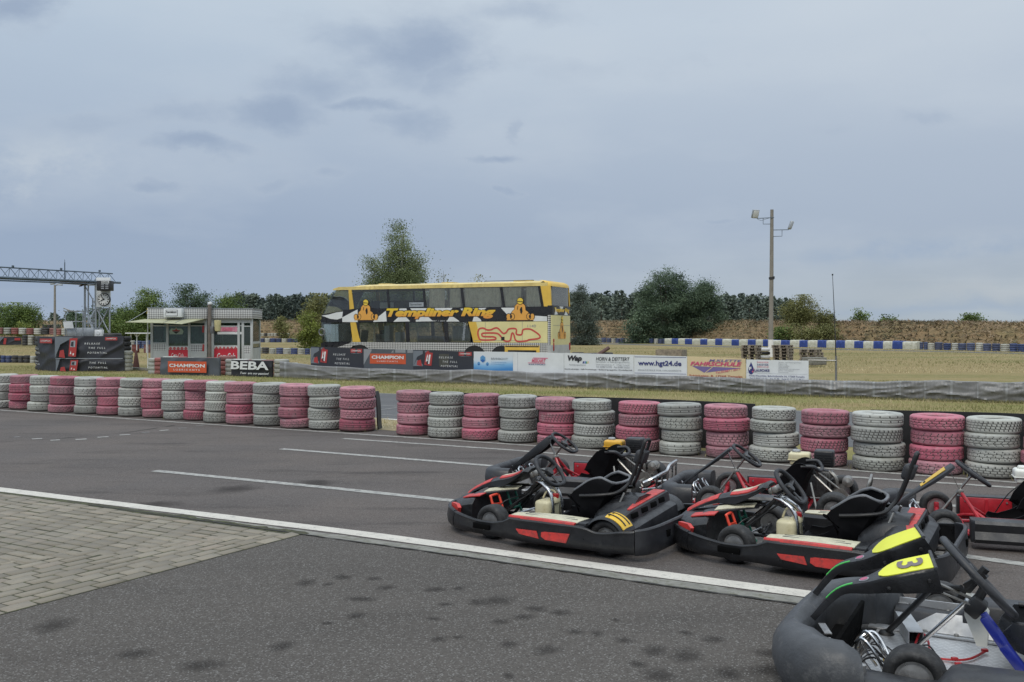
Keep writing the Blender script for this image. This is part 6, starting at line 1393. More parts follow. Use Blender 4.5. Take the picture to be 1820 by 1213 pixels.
    for pl in ([(11.40, 2.42), (11.0, 2.46), (10.55, 2.56), (10.18, 2.60), (10.22, 2.30), (10.5, 2.22), (10.9, 2.26), (11.2, 2.36)], [(10.20, 2.10), (10.22, 2.32), (9.7, 2.55), (9.35, 2.70), (9.35, 2.10)],
               [(9.2, 2.68), (8.9, 2.70), (8.95, 2.5)], [(8.5, 2.10), (8.4, 2.22), (7.8, 2.62), (7.75, 2.12)], [(7.4, 2.10), (7.1, 2.34), (6.8, 2.4), (6.5, 2.12)], [(7.2, 2.72), (6.9, 2.55), (6.6, 2.42), (6.7, 2.72)],
               [(6.5, 2.72), (6.3, 2.5), (5.9, 2.42), (5.6, 2.72)], [(6.2, 2.30), (5.6, 2.36), (5.3, 2.12), (6.2, 2.10)], [(5.4, 2.72), (5.1, 2.58), (4.5, 2.5), (4.3, 2.72)], [(4.6, 2.10), (4.4, 2.4), (4.0, 2.15), (3.95, 2.10)],
               [(3.9, 2.68), (3.7, 2.45), (3.5, 2.7)], [(3.3, 2.10), (3.2, 2.4), (2.9, 2.2), (2.85, 2.10)], [(3.3, 2.70), (2.9, 2.5), (2.6, 2.70)], [(1.9, 2.70), (1.6, 2.40), (1.2, 2.52), (1.0, 2.70)], [(.35, 2.10), (.3, 2.34), (-.30, 2.30), (-.30, 2.10)]):
        mb.prism(pl, (0, YS+.003, 0), (1, 0, 0), (0, 0, 1), -.003)
    mb.build('checkered_flag_print', M['pvc_white'], R, smooth=0)
    lab('Templiner Ring', 7.80, 2.20, 5.68, .55, M['black_paint'], .25, .10, YL); lab('Templiner Ring', 7.77, 2.225, 5.62, .50, gm, .25, .055, YL+.006)
    lab('Telefon 03987 / 2011', 6.2, 2.11, 1.6, .05, M['pvc_white'], 0, 0, YL)
    lab('Speicher', 6.42, 2.86, .62, .13, M['black_paint'], 0, .0, YS-.006) if False else None
    mb = MB(); mb.prism([(5.80, 2.79), (6.55, 2.79), (6.55, 2.99), (5.80, 2.99)], (0, YS-.008, 0), (1, 0, 0), (0, 0, 1), -.004); mb.build('window_notice', M['ink_ltgrey'], R, smooth=0); lab('Sprecher', 6.50, 2.83, .62, .12, M['black_paint'], 0, 0, YS-.003)
    lab('1140', .62, 1.83, .40, .12, M['ink_grey'], 0, 0)
    # kart driver emblems
    def driver(cx, zb, s, flip=1, y=YL+.004, plane='side', w=1.0):
        if plane == 'side': o = Vector((cx, y, zb)); uu = Vector((-1, 0, 0)); vv = v; dy = Vector((0, .004, 0))
        else: o = Vector((y, cx, zb)); uu = Vector((0, -1, 0)); vv = v; dy = Vector((-.004, 0, 0))
        def P(pts, mat, lvl, nm):
            mb = MB(); mb.prism([(a*s*w, c*s) for a, c in pts], o+dy*lvl, uu, vv, .003); mb.build(nm, mat, R, smooth=0)
        def disc(x, y_, rx, ry, mat, lvl, nm): P([(x+rx*math.cos(i*PI/9), y_+ry*math.sin(i*PI/9)) for i in range(18)], mat, lvl, nm)
        bk = M['black_paint']; og = M['coach_orange']; ye = M['coach_emblem_yellow']
        body = [(-.46, .05), (-.50, .24), (-.40, .42), (-.30, .50), (-.27, .66), (-.17, .77), (.12, .79), (.25, .68), (.27, .46), (.40, .38), (.50, .22), (.46, .04)]
        P([(a*1.07, c*1.05-.02) for a, c in body], bk, 0, 'emblem_outline'); P(body, og, 1, 'emblem_driver')
        for x in (-.60, -.40, .44, .62): disc(x, .17, .13, .16, bk, 0 if abs(x) > .5 else 1.4, 'emblem_tyre'); disc(x, .17, .10, .13, og, 2, 'emblem_wheel'); 
        disc(-.47, .17, .055, .09, bk, 3, 'emblem_hub'); disc(.50, .17, .055, .09, bk, 3, 'emblem_hub')
        P([(-.70, .0), (.70, .0), (.66, .10), (-.66, .10)], og, 1.2, 'emblem_floor')
        disc(.0, .90, .175, .175, bk, 2, 'emblem_outline'); disc(.0, .90, .15, .15, ye, 3, 'emblem_helmet'); P([(-.145, .87), (.145, .85), (.14, .88), (-.14, .91)], bk, 4, 'emblem_visor')
        P([(-.02, .50), (.05, .62), (.10, .60), (.12, .40), (.06, .28), (.02, .34)], bk, 3, 'emblem_arm'); P([(-.16, .50), (-.13, .50), (-.10, .66), (-.13, .66)], bk, 3, 'emblem_arm')
    driver(8.89, 2.19, .92, y=YL+.004); driver(.965, 2.15, .93, y=YL+.004)
    driver(-.02, 1.33, .95, y=-.506, plane='rear', w=.72)
    mb = MB(); mb.text('Templiner Ring', (-.508, .90, 2.46), (0, -1, 0), v, 1.85, .24, .2, .05); mb.build('lettering', gm, R, smooth=0)
    mb = MB()
    for pl in ([(.9, 2.38), (.75, 2.7), (.5, 2.4)], [(.3, 2.76), (.1, 2.5), (-.2, 2.76)], [(-.3, 2.38), (-.5, 2.6), (-.8, 2.38)]): mb.prism(pl, (-.505, 0, 0), (0, 1, 0), (0, 0, 1), .003)
    mb.build('flag_patches', M['pvc_white'], R, smooth=0)
    mb = MB(); mb.box((-.503, 0, 1.92), (.006, 2.1, .012)); mb.build('panel_gap', M['ink_grey'], R)
    # circuit outline: one closed ribbon
    px = [(300, 690), (315, 640), (360, 630), (400, 650), (440, 650), (480, 632), (520, 632), (575, 690), (610, 680), (640, 640), (715, 640), (720, 700), (775, 705), (790, 650), (850, 640), (900, 660), (965, 715), (955, 750), (860, 765), (820, 780), (720, 780), (690, 700), (670, 695), (655, 770), (620, 785), (580, 770), (545, 720), (500, 690), (360, 690), (345, 715), (370, 730), (480, 735), (485, 765), (340, 770), (310, 740)]
    pts = [(lerp(3.049, .028, (a-295)/(970-295)), lerp(1.80, 1.20, (c-630)/(790-630))) for a, c in px]
    C = smooth_path([(a, c, 0) for a, c in pts], 5, True); n = len(C); Lh = []; Rh = []
    for i, p in enumerate(C):
        tt = (C[(i+1) % n]-C[i-1]).normalized(); nn = Vector((-tt.y, tt.x, 0)); Lh.append(p+nn*.036); Rh.append(p-nn*.036)
    mb = MB(); mb.add([(p.x, YL+.003, p.y) for p in Lh+Rh], [(i, (i+1) % n, n+(i+1) % n, n+i) for i in range(n)]); mb.build('circuit_outline', pm('circuit_red', (.52, .07, .06), .5, var=.1), R, smooth=0)
    mb = MB(); mb.box((1.80, YL+.002, 1.34), (.16, .01, .15)); mb.build('fuel_flap', M['black_paint'], R)
    mb = MB()
    for x in (2.66, .87): mb.box((x, YS+.002, 1.62), (.012, .006, .92))
    mb.box((1.6, YS+.002, 1.25), (3.2, .006, .012)); mb.build('panel_gap', M['ink_grey'], R)
    mb = MB(); mb.box((.88, YS+.004, .80), (1.66, .012, .46), None, .004); mb.build('engine_flap', ycol, R)
    mb = MB(); mb.box((.88, YS+.010, .99), (1.6, .01, .05)); mb.box((.88, YS+.008, .78), (1.35, .012, .10)); mb.build('grille', dark, R)
    mb = MB(); mb.text('Linienverkehr', (3.62, YS+.004, 2.02), (.10, 0, -1), (.96, 0, .25), .80, .16, 0, .02); mb.build('door_notice', M['ink_ltgrey'], R, smooth=0)
    # wheels and arches
    for x in (9.22, 3.2, 1.85):
        for s in (1, -1):
            Mx = Matrix.Translation((x, s*1.08, .50)) @ ROT('X', -90*s); mb = MB()
            mb.lathe([(.28, .13), (.45, .15), (.50, .10), (.50, -.10), (.45, -.15), (.28, -.13)], 32, Mx, closed=True); w_ = mb.build('wheel', M['kart_tyre'], R, smooth=50)
            mb = MB(); mb.lathe([(.29, .13), (.27, .05), (.12, .04), (.10, .12), (0, .12)], 24, Mx); mb.build('rim', M['rim_grey'], w_)
        mb = MB(); mb.prism([(x+.58*math.cos(a), .47+.56*math.sin(a)) for a in [i*PI/12 for i in range(13)]], (0, YS+.004, 0), (1, 0, 0), (0, 0, 1), -.006); mb.build('wheel_arch', M['black_paint'], R, smooth=0)
M['coach_glass'] = glass_mat('coach_glass', (.78, .81, .80), -.01, .03, dens=.035); M['coach_glass_dusty'] = glass_mat('coach_glass_dusty', (.86, .87, .84), .0, .05, dens=.10); M['coach_glass_rear'] = glass_mat('coach_glass_rear', (.6, .6, .58), .05, .06, dens=.2)
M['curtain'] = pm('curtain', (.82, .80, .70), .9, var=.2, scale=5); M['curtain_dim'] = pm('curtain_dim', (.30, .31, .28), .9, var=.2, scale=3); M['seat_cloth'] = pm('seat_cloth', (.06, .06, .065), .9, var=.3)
M['coach_orange'] = pm('coach_orange', (.68, .34, .07), .5, var=.06, scale=3); M['coach_emblem_yellow'] = pm('coach_emblem_yellow', (.72, .52, .06), .5, var=.05)
bus()
# ================================================================ left: banner wall, gantry, cabins
def gpt(px, Y): return Vector(((px-CX)/F*Y, Y, 0))
def ZZ(py, Y): return H-(py-HY)/F*Y
M['galv'] = pm('galv', (.36, .38, .40), .45, metal=.6, var=.2, scale=6, col2=(.22, .23, .24), amt=.3); M['galv_dark'] = pm('galv_dark', (.10, .13, .16), .5, metal=.4, var=.3)
# ---- tyre pile wrapped in the big dark banner
Yb = 39.5; a = gpt(102, Yb); b = gpt(221, Yb+.1); d = b-a; rz = math.atan2(d.y, d.x); w = d.length; h = ZZ(598, Yb)
root = thing('banner', 'big dark oil banner wrapped round a tyre wall beside the steel tower', 'banner', a, rz)
def cloth(w, h, y=0, bul=.05, seedk=0.0, n=40, rows=16, x0=0., z0=0.):
    from mathutils import noise as NZ
    mb = MB(); rings = []
    for i in range(n+1):
        x = x0+w*i/n; r = []
        for j in range(rows+1):
            z = z0+h*j/rows; v1 = NZ.noise(Vector((x*1.1+z*.9+seedk, z*1.3, 2))); rid = max(0, 1-abs(NZ.noise(Vector((x*.8-z*.9+seedk, z*.8+x*.3, 7))))*3.2)**2
            r.append((x, y-bul*(.6*v1+.9*rid)*(.3+.7*math.sin(PI*j/rows)), z))
        rings.append(r+[(x, y+.02+.04, z0+h), (x, y+.06, z0)])
    mb.loft(rings); return mb
cloth(w, h*.40, -.01, .085, 3.3).build('lower_banner', M['ink_dark'], root, smooth=70)
cloth(w, h*.64, -.07, .085, 8.1, z0=h*.365).build('upper_banner', M['ink_dark'], root, smooth=70)
mb = MB(); mb.box((w/2, -.17, h*.37), (w, .012, .025)); mb.build('hem', M['ink_ltgrey'], root)
class _S: pass
def art(x0, x1, z0, z1, full=True, o=-.20):
    ww, hh = x1-x0, z1-z0; X = lambda f: x0+ww*f; Z = lambda f: z0+hh*f
    def q(pts, mat, nm, k=0): 
        mb = MB(); mb.prism([(X(p), Z(r_)) for p, r_ in pts], (0, o-.035-k*.004, 0), U, V, .003); mb.build(nm, mat, root, smooth=0)
    q([(0, .0), (0, .97), (.28, .97), (.08, .62)] if full else [(0, 0), (0, .98), (.06, .98), (.03, .4)], M['ink_wedge'], 'pale_wedge')
    q([(.20, .08), (.31, .05), (.335, .92), (.22, .90)], M['ink_red'], 'oil_can', 1); q([(.06, .05), (.15, .0), (.13, .38), (.075, .34)], M['ink_red'], 'oil_can', 1)
    q([(.225, .5), (.30, .5), (.305, .8), (.235, .8)], M['ink_ltgrey'], 'can_label', 2); q([(.235, .56), (.275, .52), (.28, .76), (.245, .74)], M['ink_dark'], 'can_mark', 3); q([(.222, .18), (.236, .34), (.244, .18)], M['ink_white'], 'can_stripes', 2); q([(.262, .12), (.278, .12), (.285, .22), (.265, .22)], M['ink_white'], 'can_stripes', 2)
    L = (('R E L E A S E', .44, .67, .62), ('T H E   F U L L', .50, .75, .42), ('P O T E N T I A L', .485, .77, .20)) if full else (('T H E   F U L L', .50, .75, .62), ('P O T E N T I A L', .485, .77, .24))
    mb = MB()
    for s_, f0, f1, zz in L: mb.text(s_, (X(f0), o-.043, Z(zz)), U, V, (X(f1)-X(f0)), .075, .18, .01)
    mb.build('slogan', M['ink_white'], root, smooth=0)
art(0, w, h*.385, h, True); art(0, w, 0.0, h*.36, False, -.115)
mb = MB(); mb.prism([(w*.745, h*.885), (w*.925, h*.885), (w*.925, h*.975), (w*.745, h*.975)], (0, -.235, 0), U, V, .003); mb.build('name_plate', M['ink_red'], root, smooth=0)
mb = MB(); mb.text('CHAMPION', (w*.765, -.243, h*.912), U, V, w*.14, .06, 0, .01); mb.build('lettering', M['ink_white'], root, smooth=0)
# the returning panel on the left
a2 = gpt(67.5, Yb+1.0); d2 = a-a2; w2 = d2.length
root = thing('banner', 'narrow dark banner folded round the left end of the wrapped tyre wall', 'banner', a2, math.atan2(d2.y, d2.x))
cloth(w2, h*.98, 0, .06, 15., n=16).build('cloth', M['ink_dark'], root, smooth=70)
mb = MB(); mb.prism([(w2*.26, h*.80), (w2*.88, h*.80), (w2*.88, h*.93), (w2*.26, h*.93)], (0, -.13, 0), U, V, .003); mb.build('name_plate', M['ink_red'], root, smooth=0)
mb = MB(); mb.text('CHAMPION', (w2*.31, -.138, h*.845), U, V, w2*.50, .06, 0, .01); mb.text('T I A L', (w2*.05, -.138, h*.50), U, V, w2*.22, .07, .18, .01); mb.text('F U L L', (w2*.04, -.138, h*.62), U, V, w2*.16, .06, .18, .01); mb.text('T I A L', (w2*.05, -.138, h*.17), U, V, w2*.22, .07, .18, .01); mb.text('F U L L', (w2*.04, -.138, h*.26), U, V, w2*.16, .06, .18, .01); mb.build('slogan', M['ink_white'], root, smooth=0)
# tyres of the wall that show above and beside it
cnt_ = 0
for px, n_, col, top_, nm in ((222.5, 5, 'tyre_white', .88, 'off white tyre stack at the right end of the wrapped wall'), ):
    p = gpt(px, Yb+.45); far_stack(p.x, p.y, 0, col, n_, .31, top_, nm, 'tyres of the wrapped wall')
for i, px in enumerate((78, 100, 124, 150, 176, 200, 217)):
    p = gpt(px, Yb+1.35 if px > 90 else Yb+1.7); far_stack(p.x, p.y, 0, 'tyre_black', 7, .36, ZZ(595.5, p.y), f'black tyre stack behind the dark banner, {ordi(i+1)} from its left end', 'tyres of the wrapped wall')
# ---- timing gantry: tower, truss, clock, lap board
Yt = 43.0; root = thing('timing_gantry', 'grey steel timing gantry with lattice beam, round clock and lap board', 'gantry', gpt(160, Yt), 0)
ox = root.location.x
def tp(px, py, dy=0.0): return Vector(((px-CX)/F*(Yt+dy)-ox, dy, ZZ(py, Yt+dy)))
mb = MB()
for px, top_, dy in ((151, 505, 0), (170, 497, -.2), (195, 545, -.2), (176.5, 545, .9), (157, 505, .9), (165, 530, 1.0)):
    q = tp(px, top_, dy); mb.tube([(q.x, q.y, 0), q], .05 if px in (170, 151) else .035, 8)
for (p0, q0, d0), (p1, q1, d1) in (((152, 510, 0), (169, 540, -.2)), ((152, 545, 0), (168, 590, -.2)), ((155, 575, .0), (168, 552, .9)), ((172, 550, -.2), (194, 592, -.2)), ((172, 590, -.2), (192, 550, -.2)), ((155, 560, .9), (166, 590, .5)), ((151, 507, 0), (171, 507, -.2)), ((170, 549, -.2), (196, 549, -.2)), ((170, 595, -.2), (196, 595, -.2)), ((151, 575, 0), (170, 575, -.2))):
    mb.tube([tp(p0, q0, d0), tp(p1, q1, d1)], .028, 6)
mb.build('tower', M['galv'], root)
mb = MB(); A0 = AT(-60, 491, 37.2)-root.location; A1 = AT(206, 502, 43.6)-root.location; hgt = .44; dirv = (A1-A0).normalized(); sdv = Vector((-dirv.y, dirv.x, 0)).normalized()*.42; n = 16
up = Vector((0, 0, 1))
A1b = AT(214, 503, 43.8)-root.location
mb.tube([A0, A1b], .05, 8); mb.tube([A0+sdv, A1b+sdv], .05, 8); mb.tube([A0+sdv*.5+up*hgt, A1+sdv*.5+up*hgt*.9], .028, 8); mb.tube([A0-up*.12, lerp(A0, A1, .88)-up*.12], .03, 8)
for i in range(n):
    p = lerp(A0, A1, i/n); q = lerp(A0, A1, (i+.5)/n); r2 = lerp(A0, A1, (i+1)/n); hp = up*lerp(hgt, hgt*.9, i/n)
    mb.tube([p, q+sdv*.5+hp], .014, 5); mb.tube([q+sdv*.5+hp, r2], .014, 5); mb.tube([p+sdv, q+sdv*.5+hp], .009, 5)
for f in (.30, .62, .9): p = lerp(A0, A1, f)+sdv*.5+up*hgt; mb.lathe([(0, -.05), (.05, -.04), (.05, .03), (0, .05)], 10, Matrix.Translation(p+up*.05))
p = lerp(A0, A1, .645)+sdv*.5; mb.tube([p, p+up*.78], .022, 6); mb.tube([p+up*.78, p+up*.9], .01, 5)
mb.build('lattice_beam', M['galv_dark'], root)
mb = MB(); a_ = tp(104, 502.5, -1.6); b_ = tp(152, 502, -.6); c_ = tp(161, 506, 1.2); d_ = tp(112, 500, 1.4)
mb.loft([[a_, b_, c_, d_], [v_+Vector((0, 0, -.05)) for v_ in (a_, b_, c_, d_)]]); mb.bar(tp(142, 509, -.3), tp(158, 503, .2), .12, .04); mb.build('canopy', pm('rusty_sheet', (.16, .12, .10), .7, var=.4, scale=3), root)
mb = MB(); mb.box((tp(184, 520, -.35)+tp(184, 520, -.35))/2, (24.5/F*Yt, .10, 52/F*Yt), None, .01); mb.build('clock_board', M['pvc_white'], root)
cc = tp(185, 532.5, -.42); Mx = Matrix.Translation(cc) @ ROT('X', 90); r_ = 11.0/F*Yt
mb = MB(); mb.lathe([(0, -.06), (r_, -.06), (r_, .03), (r_*.93, .06), (r_*.90, .045)], 36, Mx); ck = mb.build('clock', M['dark_metal'], root)
mb = MB(); mb.lathe([(0, .03), (r_*.91, .03), (r_*.91, .046), (0, .048)], 36, Mx); mb.build('clock_face', M['white_paint'], ck)
mb = MB()
for k in range(12):
    a_ = k*PI/6; p = cc+Vector((math.sin(a_)*r_*.74, -.053, math.cos(a_)*r_*.74)); mb.box(p, (.035 if k % 3 else .05, .004, r_*.20), Euler((0, a_, 0)).to_matrix().to_4x4())
mb.build('hour_marks', M['black_paint'], ck)
mb = MB()
for a_, l_, w_ in ((math.radians(322), .78, .03), (math.radians(240), .55, .04)): mb.bar(cc+Vector((0, -.060, 0)), cc+Vector((math.sin(a_)*r_*l_, -.060, math.cos(a_)*r_*l_)), w_, .006) if False else mb.bar(cc+Vector((-math.sin(a_)*r_*.15, -.060, -math.cos(a_)*r_*.15)), cc+Vector((math.sin(a_)*r_*l_, -.060, math.cos(a_)*r_*l_)), .006, w_)
mb.build('clock_hands', M['black_paint'], ck)
bx = tp(187, 508.5, -.62); mb = MB(); mb.box(bx, (24/F*Yt, .40, 17.5/F*Yt), None, .02); lb = mb.build('lap_board', M['dark_metal'], root)
mb = MB(); mb.box(bx+Vector((.09, -.206, .15)), (13/F*Yt, .012, .10)); mb.build('title_strip', M['pvc_white'], lb)
mb = MB(); mb.text('RUNDEN', bx+Vector((-.05, -.216, .115)), U, V, 11/F*Yt, .07, 0, .02); mb.build('lettering', M['black_paint'], lb, smooth=0)
mb = MB()
for k in range(2):
    for j in range(3): mb.box(bx+Vector((-.03+.19*k, -.206, -.12+.09*j)), (.13, .01, .055))
mb.build('digit_segments', M['ink_grey'], lb)
# platform box and railing beside the tower
root = thing('marshal_platform', 'grey metal marshal platform with handrail and white chair back beside the tower', 'platform', gpt(140, Yt-.6), 0); ox2 = root.location
def pp(px, py, dy=0.): q = AT(px, py, Yt-.6+dy); return q-ox2
mb = MB(); c0 = pp(118, 583); c1 = pp(166, 600); mb.box((c0+c1)/2+Vector((0, .5, 0)), (c1.x-c0.x, 1.0, c0.z-c1.z), None, .01)
for px in (121, 135, 150, 164): q = pp(px, 600); mb.tube([(q.x, 0, -.0), (q.x, 0, q.z)], .03, 6); mb.tube([(q.x, 1., -.0), (q.x, 1., q.z)], .03, 6)
mb.build('deck_box', M['seat_grey_light'] if 'seat_grey_light' in M else M['galv'], root)
mb = MB()
for px, top_ in ((116, 553), (135, 553), (147.5, 553)): q = pp(px, top_); r2 = pp(px, 598); mb.tube([q, r2], .022, 6)
for py in (553.5, 572): mb.tube([pp(113, py), pp(150, py)], .022, 6)
mb.tube([pp(113, 548), pp(126, 553)], .03, 6); mb.build('handrail', M['galv'], root)
mb = MB(); mb.prism([(0, 0), (.42, 0), (.36, .30), (-.05, .28)], pp(114, 584, -.1), U, V, .03); mb.build('chair_back', M['pvc_white'], root)
mb = MB(); q = pp(170, 590, -.3); mb.box(q+Vector((.16, 0, -.08)), (.32, .25, .34), None, .02); mb.lathe([(0, 0), (.10, 0), (.08, .02), (0, .02)], 16, Matrix.Translation(q+Vector((.16, -.128, -.05))) @ ROT('X', 90)); mb.build('meter_box', M['pvc_white'], root)
# ---- lamp post behind the gantry
def lamp_post(px, pyb, pyt, Y, label):
    r = thing('lamp_post', label, 'lamp post', gpt(px, Y)); zt = ZZ(pyt, Y); zb = max(0, ZZ(pyb, Y))
    mb = MB(); mb.tube([(0, 0, 0), (.0, 0, zt)], [.11, .07], 10); mb.build('pole', pm('post_concrete', (.22, .21, .19), .8, var=.2), r)
    mb = MB(); mb.tube([(0, 0, zt-.05), (.30, -.1, zt+.02)], .03, 6); mb.build('arm', M['galv'], r)
    mb = MB(); mb.box((.42, -.15, zt+.02), (.40, .22, .10), (0, .1, 0), .03); mb.box((-.15, 0, zt+.10), (.34, .2, .12), (0, -.1, 0), .03); mb.build('lamp_head', M['galv'], r)
lamp_post(97.5, 600, 507, 70., 'grey lamp post left of the timing gantry')
# ---- control cabins
Yc = 40.0
fasc = checker_mat('fascia_check', (.56, .57, .57), (.22, .22, .23), 15.); frame_m = pm('cabin_frame', (.43, .45, .45), .45, var=.12, scale=3, col2=(.36, .37, .36), amt=.3); cglass = glass_mat('cabin_glass', (.74, .86, .80), -.01, .03, dens=.06); red_p = pm('soda_red', (.52, .025, .045), .4, var=.06)
cin = pm('cabin_inside', (.17, .24, .21), .8, var=.3)
def cabin(name, label, pxa, pxb, ytop, yfb, depth, panes, cutx=None):
    a = gpt(pxa, Yc); b = gpt(pxb, Yc+.12); d = b-a; r = thing(name, label, 'cabin', a, math.atan2(d.y, d.x)); w = d.length; zt = ZZ(ytop, Yc); zf = ZZ(yfb, Yc); wi = w-.10
    mb = MB(); mb.box((w/2, depth/2, .08), (wi, depth, .16)); mb.build('base', M['galv'], r)
    mb = MB(); mb.box((w/2, depth/2-.05, (zt+zf)/2), (w+.06, depth+.30, zt-zf), None, .01); fa = mb.build('fascia', fasc, r)
    mb = MB(); mb.box((w/2, depth/2-.05, zt+.015), (w+.10, depth+.34, .03)); mb.build('roof', M['galv'], r)
    mb = MB(); mb.box((w/2, depth-.03, (zf+.16)/2+.08), (wi, .05, zf-.16)); mb.build('back_wall', cin, r)
    mb = MB(); mb.box((w/2, depth*.62, 1.02), (wi*.8, .5, .06)); mb.box((w*.35, depth*.6, 1.16), (.30, .25, .24)); mb.box((w*.62, depth*.55, 1.12), (.22, .2, .18)); mb.build('desk', cin, r)
    mb = MB(); px_ = sorted(set([q for p in panes for q in p[:2]]))
    for f in px_: mb.box((w*f, .0, (zf+.16)/2), (.10, .08, zf-.16), None, .008)
    mb.box((w/2, -.003, zf-.10), (wi, .07, .16)); mb.box((w/2, -.003, .22), (wi, .07, .10)); mb.box((w-.06, depth/2, (zf+.16)/2), (.05, depth-.1, .10)); mb.box((w-.06, depth-.06, (zf+.16)/2), (.08, .08, zf-.16)); mb.box((.06, depth-.06, (zf+.16)/2), (.08, .08, zf-.16)); mb.build('frame', frame_m, r)
    for f0, f1, zlo, zhi, low in panes:
        x0, x1 = w*f0+.05, w*f1-.05
        mb = MB(); mb.box(((x0+x1)/2, .01, (zlo+zhi)/2), (x1-x0, .012, zhi-zlo)); mb.build('window', cglass, r)
        mb = MB(); mb.box(((x0+x1)/2, .0, zlo+.02), (x1-x0+.02, .05, .045)); mb.box(((x0+x1)/2, .0, zhi-.02), (x1-x0+.02, .05, .045)); mb.build('window_rail', frame_m, r)
        z1 = zlo; z0 = .24
        if low == 'soda':
            mb = MB(); mb.box(((x0+x1)/2, -.012, (z0+z1-.12)/2), (x1-x0, .02, z1-.12-z0)); mb.build('red_panel', red_p, r)
            mb = MB(); mb.box(((x0+x1)/2, -.012, z1-.05), (x1-x0, .02, .12)); mb.build('check_strip', checker_mat('strip_check_'+name+str(int(f0*100)), (.72, .72, .72), (.50, .04, .05), 9), r)
        elif low == 'check':
            mb = MB(); mb.box(((x0+x1)/2, -.012, z1-.14), (x1-x0, .02, .30)); mb.build('check_strip', fasc, r); mb = MB(); mb.box(((x0+x1)/2, -.010, (z0+z1-.29)/2), (x1-x0, .02, z1-.29-z0)); mb.build('lower_panel', frame_m, r)
        else:
            mb = MB(); mb.box(((x0+x1)/2, -.012, (z0+z1)/2), (x1-x0, .02, z1-z0)); mb.build('lower_panel', pm('green_panel', (.06, .12, .09), .5, var=.2) if low == 'green' else frame_m, r)
    mb = MB()
    for xx in (.045,): mb.box((xx, depth/2, 1.55), (.012, depth-.2, 1.15))
    mb.build('side_window', cglass, r); mb = MB(); mb.box((w-.045, depth/2, 1.55), (.012, depth-.2, 1.15)); mb.build('side_window', cglass, r)
    mb = MB(); mb.box((.05, depth/2, .55), (.02, depth-.15, .8)); mb.box((w-.05, depth/2, .55), (.02, depth-.15, .8)); mb.build('side_panel', frame_m, r)
    return r, w, zt, zf
zl = ZZ(617, Yc); zh = ZZ(578.5, Yc)
r, w, zt, zf = cabin('control_cabin', 'glazed control cabin with checkered fascia, awning and white name box', 267, 369, 548.5, 567, 1.9, [(.03, .30, ZZ(611, Yc), zh, 'check'), (.30, .68, zl, zh, 'soda'), (.68, .97, ZZ(613, Yc), zh, 'check')])
mb = MB(); mb.box((w*.455, -.36, (zt+zf)/2+.02), (.74, .36, .36), None, .02); nb = mb.build('name_box', M['pvc_white'], r)
mb = MB(); mb.box((w*.44, -.545, (zt+zf)/2+.02), (.48, .01, .26)); mb.build('name_frame', M['black_paint'], nb); mb = MB(); mb.box((w*.44, -.550, (zt+zf)/2+.02), (.45, .01, .23)); mb.build('name_plate', M['pvc_white'], nb)
mb = MB(); mb.text('Rennleitung', (w*.44-.205, -.562, (zt+zf)/2-.02), U, V, .41, .13, 0, .02); mb.build('lettering', M['black_paint'], nb, smooth=0)
mb = MB(); ry = zf-.02; mb.loft([[(-.72, -.9, ry-.12), (-.15, -.25, ry+.0), (-.15, -.25, ry-.02), (-.72, -.9, ry-.14)], [(w*.4, -1.05, ry-.16), (w*.4, -.16, ry+.02), (w*.4, -.16, ry+.0), (w*.4, -1.05, ry-.18)], [(w*.68, -1.1, ry-.20), (w*.9, -.16, ry+.02), (w*.9, -.16, ry), (w*.68, -1.1, ry-.22)], [(w*.80, -.8, ry-.12), (w*.97, -.16, ry+.02), (w*.97, -.16, ry), (w*.80, -.8, ry-.14)]]); mb.build('awning', pm('awning_cloth', (.36, .36, .24), .8, var=.2, scale=3, col2=(.26, .27, .16), amt=.4), r, smooth=0)
mb = MB(); mb.tube([(-.02, -.1, zt-.05), (-.62, -.85, ry-.12)], .012, 5); mb.tube([(w*.42, -.2, zf), (w*.36, -1.0, ry-.14)], .010, 5); mb.tube([(w*.62, -.2, zf), (w*.56, -1.0, ry-.14)], .010, 5); mb.build('awning_stay', M['galv'], r)
mb = MB(); mb.prism([(0, 0), (.52, 0), (.56, .12), (.48, .24), (.30, .24), (.26, .30), (.20, .24), (.06, .25), (-.03, .13)], (w*.345, -.02, zh-.38), U, V, .004); wd = mb.build('window_decal', pm('decal_green', (.35, .45, .38), .5), r, smooth=0)
mb = MB(); mb.prism([(.12, .12), (.26, .02), (.40, .12)], (w*.345, -.028, zh-.38), U, V, .003); mb.build('decal_mark', M['black_paint'], wd, smooth=0); mb = MB(); mb.prism([(.10, .13), (.42, .13), (.42, .17), (.30, .18), (.26, .27), (.22, .18), (.10, .17)], (w*.345, -.028, zh-.38), U, V, .003); mb.build('decal_mark', M['ink_red'], wd, smooth=0)
mb = MB(); mb.text('4', (w*.405, -.03, zl-.42), U, V, .08, .12, .1, .02); mb.text('Coca-Cola', (w*.37, -.03, .55), U, V, .50, .2, .3, .0); mb.build('lettering', M['ink_white'], r, smooth=0)
for zz in (zh-.20, zl-.08): mb = MB(); mb.prism([(0, 0), (.09, 0), (.10, .28), (.02, .30)], (w*.905, -.03, zz-.1), U, V, .003); mb.build('red_sticker', M['ink_red'], r, smooth=0)
mb = MB(); mb.tube([(-.06, -.12, 0), (-.06, -.12, zt)], .022, 6); mb.build('awning_post', M['pvc_white'], r)
mb = MB(); mb.box((-.06, -.12, zt-.12), (.06, .03, .24)); mb.build('yellow_tape', M['sticker_yellow'], r)
r, w, zt, zf = cabin('ticket_cabin', 'glazed cabin with red soda panel and pink arrow, right of the lamp post', 375.5, 449.5, 549.5, 566.5, 1.8, [(.04, .66, zl+.03, zh-.02, 'soda'), (.66, .76, .3, zh, 'green'), (.76, .97, zl+.02, zh-.02, 'check')])
